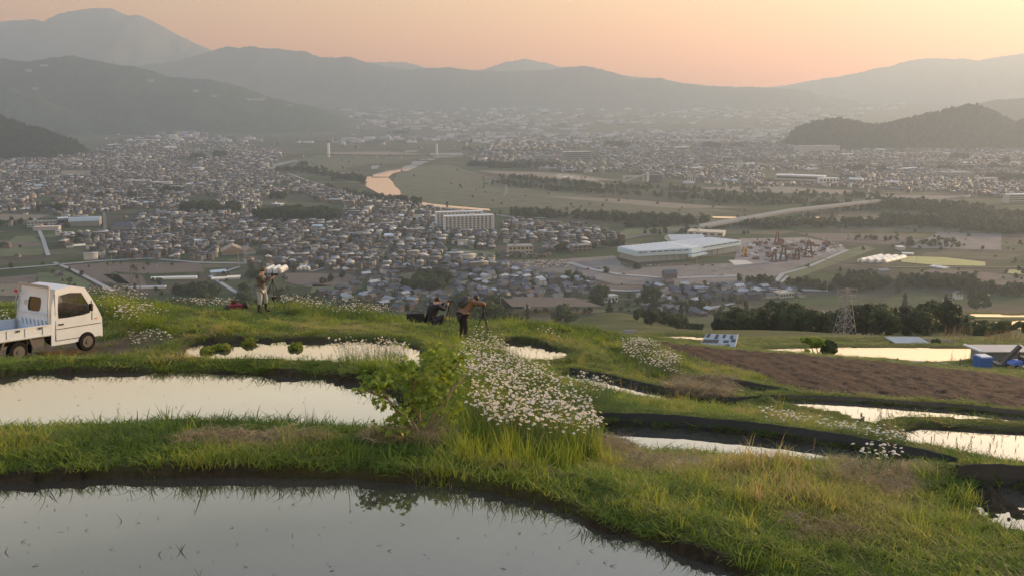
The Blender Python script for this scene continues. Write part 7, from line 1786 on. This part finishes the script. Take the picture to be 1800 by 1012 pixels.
for c in leaves:
    L_ = g.uniform(.055, .11); a = g.uniform(0, 6.28); dn = g.uniform(-.7, .35); d = Vector((math.cos(a) * math.cos(dn), math.sin(a) * math.cos(dn), math.sin(dn))); n_ = Vector(g.normal(0, .45, 3)) + Vector((0, 0, 1)); s_ = d.cross(n_).normalized(); u_ = s_.cross(d)
    o = len(V_); V_.append(c + d * L_ * .5 + u_ * .008)
    for x, y in out_: V_.append(c + d * L_ * x + s_ * L_ * y + u_ * (abs(y) * L_ * .35 - x * x * L_ * .25))
    for i in range(12): F_.append((o, o + 1 + i, o + 1 + (i + 1) % 12)); Lv.append(0)
    w = float(np.clip(g.normal(.42 + .35 * (c.z > .62) * g.random(), .2), 0, 1)); Lv[-12:] = [w] * 12
me = np_mesh('foliage', np.array([tuple(v) for v in V_]), np.array(F_)); at = me.attributes.new('leafvar', 'FLOAT', 'FACE'); at.data.foreach_set('value', np.array(Lv, np.float32)); link_mesh('foliage', me, LEAF_C, fs_)
# bush at the pond edge further right, young tree pair
pt = at_px(1440, 640, 100)
def small_tree(x, y, Y, hpx_, wpx_, k, label, nm=None):
    p = at_px(x, y, Y); kk = mppx(p); h0 = TREE_KINDS[k][1]; s = hpx_ * kk / h0; t = place_tree(k, p - Vector((0, 0, .1)), s, label, 'tree', None, 1.0); w0 = 9 if k in K_BR else (8 if k in K_DK else 4)
    t.scale = (wpx_ * kk / w0, wpx_ * kk / w0, s); return t
def airy_tree(x, y, Y, pts_px, blobs_px, n, label, leafm, leaf=.10):
    p = at_px(x, y, Y); t = thing('young_tree', label, 'tree', p); k = mppx(p)
    for q, pl in enumerate(pts_px):
        m = MB(); P = [Vector(((a - x) * k, rr.uniform(-.2, .2), (y - b) * k)) for a, b in pl]; m.path(P, [.09 * (1 - .7 * i / (len(P) - 1)) for i in range(len(P))], 6); m.build('trunk', BARK, t)
    bl = [((a - x) * k, 0, (y - b) * k, rx * k, rx * k * .8, rz * k) for a, b, rx, rz in blobs_px]; me = crown_mesh('crown', bl, leaf, n, leafm, int(x)); link_mesh('crown', me, None, t)
    return t
airy_tree(1453, 637, 98, [[(1453,637),(1454,628),(1452,618),(1455,608)],[(1452,637),(1447,625),(1444,612)],[(1455,637),(1460,622),(1462,610)]], [(1455,612,12,9),(1449,618,8,7),(1462,616,8,8),(1456,604,9,5),(1466,608,4,4)], 2600, 'dense dark young tree right of the thin one at the pond edge', LEAF_A, .12)
airy_tree(1432, 637, 98, [[(1434,637),(1430,626),(1424,614),(1416,604)],[(1436,637),(1436,624),(1432,612),(1430,600)],[(1434,632),(1442,620),(1444,608)]], [(1428,602,17,5),(1412,600,9,4),(1440,606,10,5),(1418,620,5,2),(1413,618,3,2),(1430,612,8,3)], 1100, 'thin airy young tree with see-through crown at the pond edge', LEAF_C, .12)
airy_tree(1645, 604, 122, [[(1645,606),(1645,600)]], [(1645,600,8,5)], 500, 'small round bush at the far bank right of the grey roof', LEAF_A, .14)
# ---------------- small buildings and gear beyond the bare field
TIN = mat('weathered_tin', (.26, .32, .36), .45, noise=.12, nscale=1.2); TARP = mat('dark_patch', (.03, .03, .035), .6); WOOD = mat('old_wood', (.14, .10, .07), .9, noise=.3, nscale=4)
def flatframe(x0, y0, x1, y1, Y):
    a, b = at_px(x0, y0, Y), at_px(x1, y1, Y); return a, b
# lean-to with patched tin roof
a = at_px(1228, 611, 92); k = mppx(a); t = thing('tin_roof_shelter', 'low shelter with a patched pale tin roof at the edge of the bare field', 'shelter', a)
roofP = [Vector((0, -.2, .10)), Vector((63 * k, -.2, .0)), Vector((79 * k, 2.6, .65)), Vector((22 * k, 2.6, .75))]
m = MB(); m.add(roofP + [q - Vector((0, 0, .08)) for q in roofP], [(0, 1, 2, 3), (7, 6, 5, 4), (0, 4, 5, 1), (1, 5, 6, 2), (2, 6, 7, 3), (3, 7, 4, 0)]); rfo = m.build('roof', TIN, t)
def rp_(u, v): return roofP[0].lerp(roofP[1], u).lerp(roofP[3].lerp(roofP[2], u), v) + Vector((0, 0, .03))
for (u0, u1, v0, v1) in ((.05, .16, .72, .98), (.32, .42, .62, .95), (.55, .64, .70, .96), (.78, .88, .66, .92), (.02, .48, .30, .55), (.62, .78, .34, .52), (.84, .98, .42, .62), (.70, .84, .06, .22)):
    m = MB(); P = [rp_(u0, v0), rp_(u1, v0), rp_(u1, v1), rp_(u0, v1)]; m.add(P + [q - Vector((0, 0, .02)) for q in P], [(0, 1, 2, 3), (7, 6, 5, 4), (0, 4, 5, 1), (1, 5, 6, 2), (2, 6, 7, 3), (3, 7, 4, 0)]); m.build('dark_patch', TARP, rfo)
for u, v in ((.02, .95), (.5, .95), (.98, .95), (.98, .1)):
    q = rp_(u, v); m = MB(); m.tube((q.x, q.y, q.z - .1), (q.x, q.y, -2.5), .07, n=6); m.build('post', WOOD, t)
m = MB(); m.bar(roofP[1], roofP[2], .12, .14); m.build('gable_board', mat('pale_board', (.5, .47, .4), .7), t)
# low metal roof by the far pond
a = at_px(1564, 607, 119); k = mppx(a); t = thing('low_metal_roof', 'plain grey metal roof just above the far pond', 'roof shed', a)
P = [Vector((10 * k, 0, .15)), Vector((71 * k, 0, .15)), Vector((61 * k, 2.0, .5)), Vector((0, 2.0, .5))]; m = MB(); m.add(P + [q - Vector((0, 0, .1)) for q in P], [(0, 1, 2, 3), (7, 6, 5, 4), (0, 4, 5, 1), (1, 5, 6, 2), (2, 6, 7, 3), (3, 7, 4, 0)]); m.build('roof', TIN, t)
m = MB(); m.box((34 * k, 1.2, -.9), (50 * k, 1.4, 2.0)); m.build('wall', WOOD, t)
# shed at the right edge
a = at_px(1722, 640, 104); k = mppx(a); t = thing('tin_shed', 'grey corrugated shed with a pale flat roof at the right edge', 'shed', a)
m = MB(); m.box((44 * k, 1.5, 9 * k), (82 * k, 2.4, 24 * k)); m.build('wall', mat('corrugated_wall', (.20, .24, .27), .5, noise=.1, nscale=1), t)
P = [Vector((0 * k, -.1, 21 * k)), Vector((94 * k, -.1, 21 * k)), Vector((94 * k, 3.0, 21.5 * k)), Vector((-8 * k, 3.0, 21.5 * k))]; m = MB(); m.add(P + [q - Vector((0, 0, .12)) for q in P], [(0, 1, 2, 3), (7, 6, 5, 4), (0, 4, 5, 1), (1, 5, 6, 2), (2, 6, 7, 3), (3, 7, 4, 0)]); m.build('roof', mat('shed_roof', (.33, .35, .36), .45, noise=.1, nscale=1), t)
m = MB(); m.bar(P[0] + Vector((0, 0, .02)), P[3] + Vector((0, 0, .02)), .3, .18); m.build('fascia_board', WHITE, t)
for q in range(26): m = MB(); m.box((4.5 * k + q * 3.2 * k, .27, 9 * k), (.06, .05, 23.5 * k)); m.build('corrugation', mat('corr', (.16, .19, .22), .5) if q == 0 else bpy.data.materials['corr'], t)
# blue container
a = at_px(1726, 649, 97); k = mppx(a); t = thing('blue_tank', 'square blue water tank with a pale lid in front of the shed', 'tank', a, R(8))
m = MB(); m.box((0, 0, 10.5 * k), (22 * k, 1.5, 22 * k)); m.build('tank_body', mat('blue_plastic', (.035, .11, .36), .4), t, False, .05); m = MB(); m.box((.03, 0, 22.5 * k), (19 * k, 1.3, 2 * k)); m.build('lid', WHITE, t, False, .03)
for q in range(3): m = MB(); m.box((0, -.76, (5 + 6 * q) * k), (21 * k, .05, .5 * k)); m.build('rib', bpy.data.materials['blue_plastic'], t)
# blue tractor partly cut by the frame, boom beside it
a = at_px(1788, 642, 100); k = mppx(a); t = thing('blue_tractor', 'blue tractor under a tarp edge, cut off by the right edge of the photo', 'tractor', a, R(6))
BLM = bpy.data.materials['blue_plastic']
m = MB(); v = [(-16 * k, -.6, 5 * k), (4 * k, -.6, 5 * k), (4 * k, .6, 5 * k), (-16 * k, .6, 5 * k), (-14 * k, -.5, 9 * k), (-4 * k, -.5, 13 * k), (6 * k, -.5, 13 * k), (-14 * k, .5, 9 * k), (-4 * k, .5, 13 * k), (6 * k, .5, 13 * k)]; m.add(v, [(0, 1, 6, 5), (0, 5, 4), (3, 7, 8), (3, 8, 9, 2), (4, 5, 8, 7), (5, 6, 9, 8), (1, 2, 9, 6), (0, 4, 7, 3), (3, 2, 1, 0)]); m.build('bonnet', BLM, t, False, .04)
m = MB(); m.box((14 * k, 0, 12 * k), (12 * k, 1.3, 12 * k)); m.build('seat_unit', DKST, t)
for x, r_ in ((-8 * k, 3.2 * k), (14 * k, 7 * k)):
    for s in (-1, 1): w = MB(); w.tube((x, s * .75 - .12, r_), (x, s * .75 + .12, r_), r_, n=18); wo_ = w.build('wheel', RUB, t); w = MB(); w.tube((x, s * .88, r_), (x, s * .9, r_), r_ * .55, n=14); w.build('rim', OFFW, wo_)
for s in (-1, 1): m = MB(); m.bar((8 * k, s * .6, 8 * k), (8 * k, s * .6, 26 * k), .09); m.build('roll_bar', DKST, t)
m = MB(); m.bar((2 * k, -.8, 4 * k), (12 * k, -.8, 10 * k), .1, .2); m.build('guard', WHITE, t)
a = at_px(1758, 640, 101); t = thing('conveyor_boom', 'long dark slanting boom leaning up beside the shed', 'boom', a); m = MB(); m.bar((2 * k, 0, 2 * k), (32 * k, 0, 36 * k), .5, .35); m.build('boom', DKST, t)
m = MB(); m.box((-2 * k, 0, 3 * k), (18 * k, 1.6, 6 * k)); m.build('base_frame', DKST, t, False, .1)
for s in (-1, 1): m = MB(); m.bar((-8 * k, s * .5, 0), (4 * k, s * .5, 9 * k), .16); m.build('brace', DKST, t)
# bundles of pipes and poles in front of the far pond
a = at_px(1590, 640, 96); k = mppx(a)
for i, (x0, y0, x1, y1) in enumerate(((1555,633,1640,641),(1565,636,1665,646),(1585,640,1690,650),(1600,643,1700,652),(1590,638,1620,641))):
    p, q = at_px(x0, y0, 96 - i * .5), at_px(x1, y1, 94 - i * .5); q.z = p.z + (q.z - p.z); t = tag(None or MB().build('x') if False else bpy.data.objects.new('pole_bundle', bpy.data.meshes.new('pole_bundle')), ['topmost bluish pipe bundle lying on the bank','second pipe bundle on the bank','long dark pole bundle on the bank','lowest dark pole bundle on the bank','short pale plank pile on the bank'][i] + ' before the far pond', 'poles', 'pole bundles before the far pond')
    C.objects.link(t); m = MB()
    for j in range(5): m.tube(p + Vector((0, (j % 3) * .12, .15 + .12 * (j // 3) + .1)), q + Vector((0, (j % 3) * .12, .15 + .12 * (j // 3) + .1)), .06, n=6)
    t.data.from_pydata([tuple(v) for v in m.v], [], m.f); t.data.materials.append([TIN, TIN, DKST, DKST, WHITE][i])
for i, (x, y, h, Y) in enumerate(((1577,640,12,96),(1630,641,10,95),(1686,654,16,92),(1488,633,9,97),(1508,632,6,97),(1600,634,8,98),(1650,632,9,100),(1672,634,9,100),(1540,629,7,99))):
    p = at_px(x, y, Y); k = mppx(p); m = MB(); m.tube((0, 0, -.3), (0, 0, h * k), .09, .07, 6); o = m.build('stake', WOOD); o.location = p
    tag(o, 'weathered stake ' + ['at the upper end of the pole bundles','in the middle of the pole bundles','thick one at the right end of the pole bundles','left of the pole bundles at the water edge','second left of the pole bundles','thin one at the pond edge above the poles','thin one standing in the far pond, left of a pair','thin one standing in the far pond, right of a pair','left end of the curved bank in the pond'][i], 'stake', 'stakes around the far pond')
# sign post in the rice rows, thin rods
p = atz(1514, 739, -7.8); k = mppx(p); t = thing('marker_post', 'short wooden post with a small pale board at the edge of the rice rows', 'post', (p.x, p.y, -7.9)); m = MB(); m.tube((0, 0, -.1), (0, 0, 18 * k + .05), 1.1 * k, n=6); m.build('post', WOOD, t); m = MB(); m.box((2.4 * k, -.02, 12 * k), (4.5 * k, .02, 8 * k)); m.build('board', mat('pale_wood', (.34, .25, .18), .8), t)
p = at_px(1634, 806, 16.4); t = thing('thin_rod', 'thin dark rod standing upright at the corner of the seedling pond', 'rod', p); m = MB(); m.tube((0, 0, -.1), (0, 0, .32), .008, n=6); m.build('rod', DKST, t)
# bare hollows in the field
# guard rail by the wood
a = at_px(1588, 598, 124); b = at_px(1674, 599, 124); t = thing('guard_rail', 'low pale guard rail in front of the dark wood', 'guard rail', a); z0 = a.z; k = mppx(a)
for z in (7, 4): m = MB(); m.bar((0, 0, z * k), (b.x - a.x, b.y - a.y, b.z - a.z + z * k), .12, .16); m.build('rail', mat('rail_paint', (.3, .3, .28), .6) if z == 7 else bpy.data.materials['rail_paint'], t)
for q in range(9): s = q / 8; m = MB(); m.tube(((b.x - a.x) * s, (b.y - a.y) * s, (b.z - a.z) * s - .2), ((b.x - a.x) * s, (b.y - a.y) * s, (b.z - a.z) * s + 7 * k), .07, n=6); m.build('post', bpy.data.materials['rail_paint'], t)
# tiny hut on the brow
a = at_px(1108, 586, 110); k = mppx(a); t = thing('hut', 'tiny dark hut on the brow left of the panel roof', 'hut', a); m = MB(); m.box((0, 0, 3 * k), (18 * k, 1.5, 7 * k)); m.build('wall', WOOD, t); m = MB(); v, f = gable(20 * k, 1.8, 6.5 * k, 2 * k, .1); m.add(v, f); m.build('roof', DARKR, t)
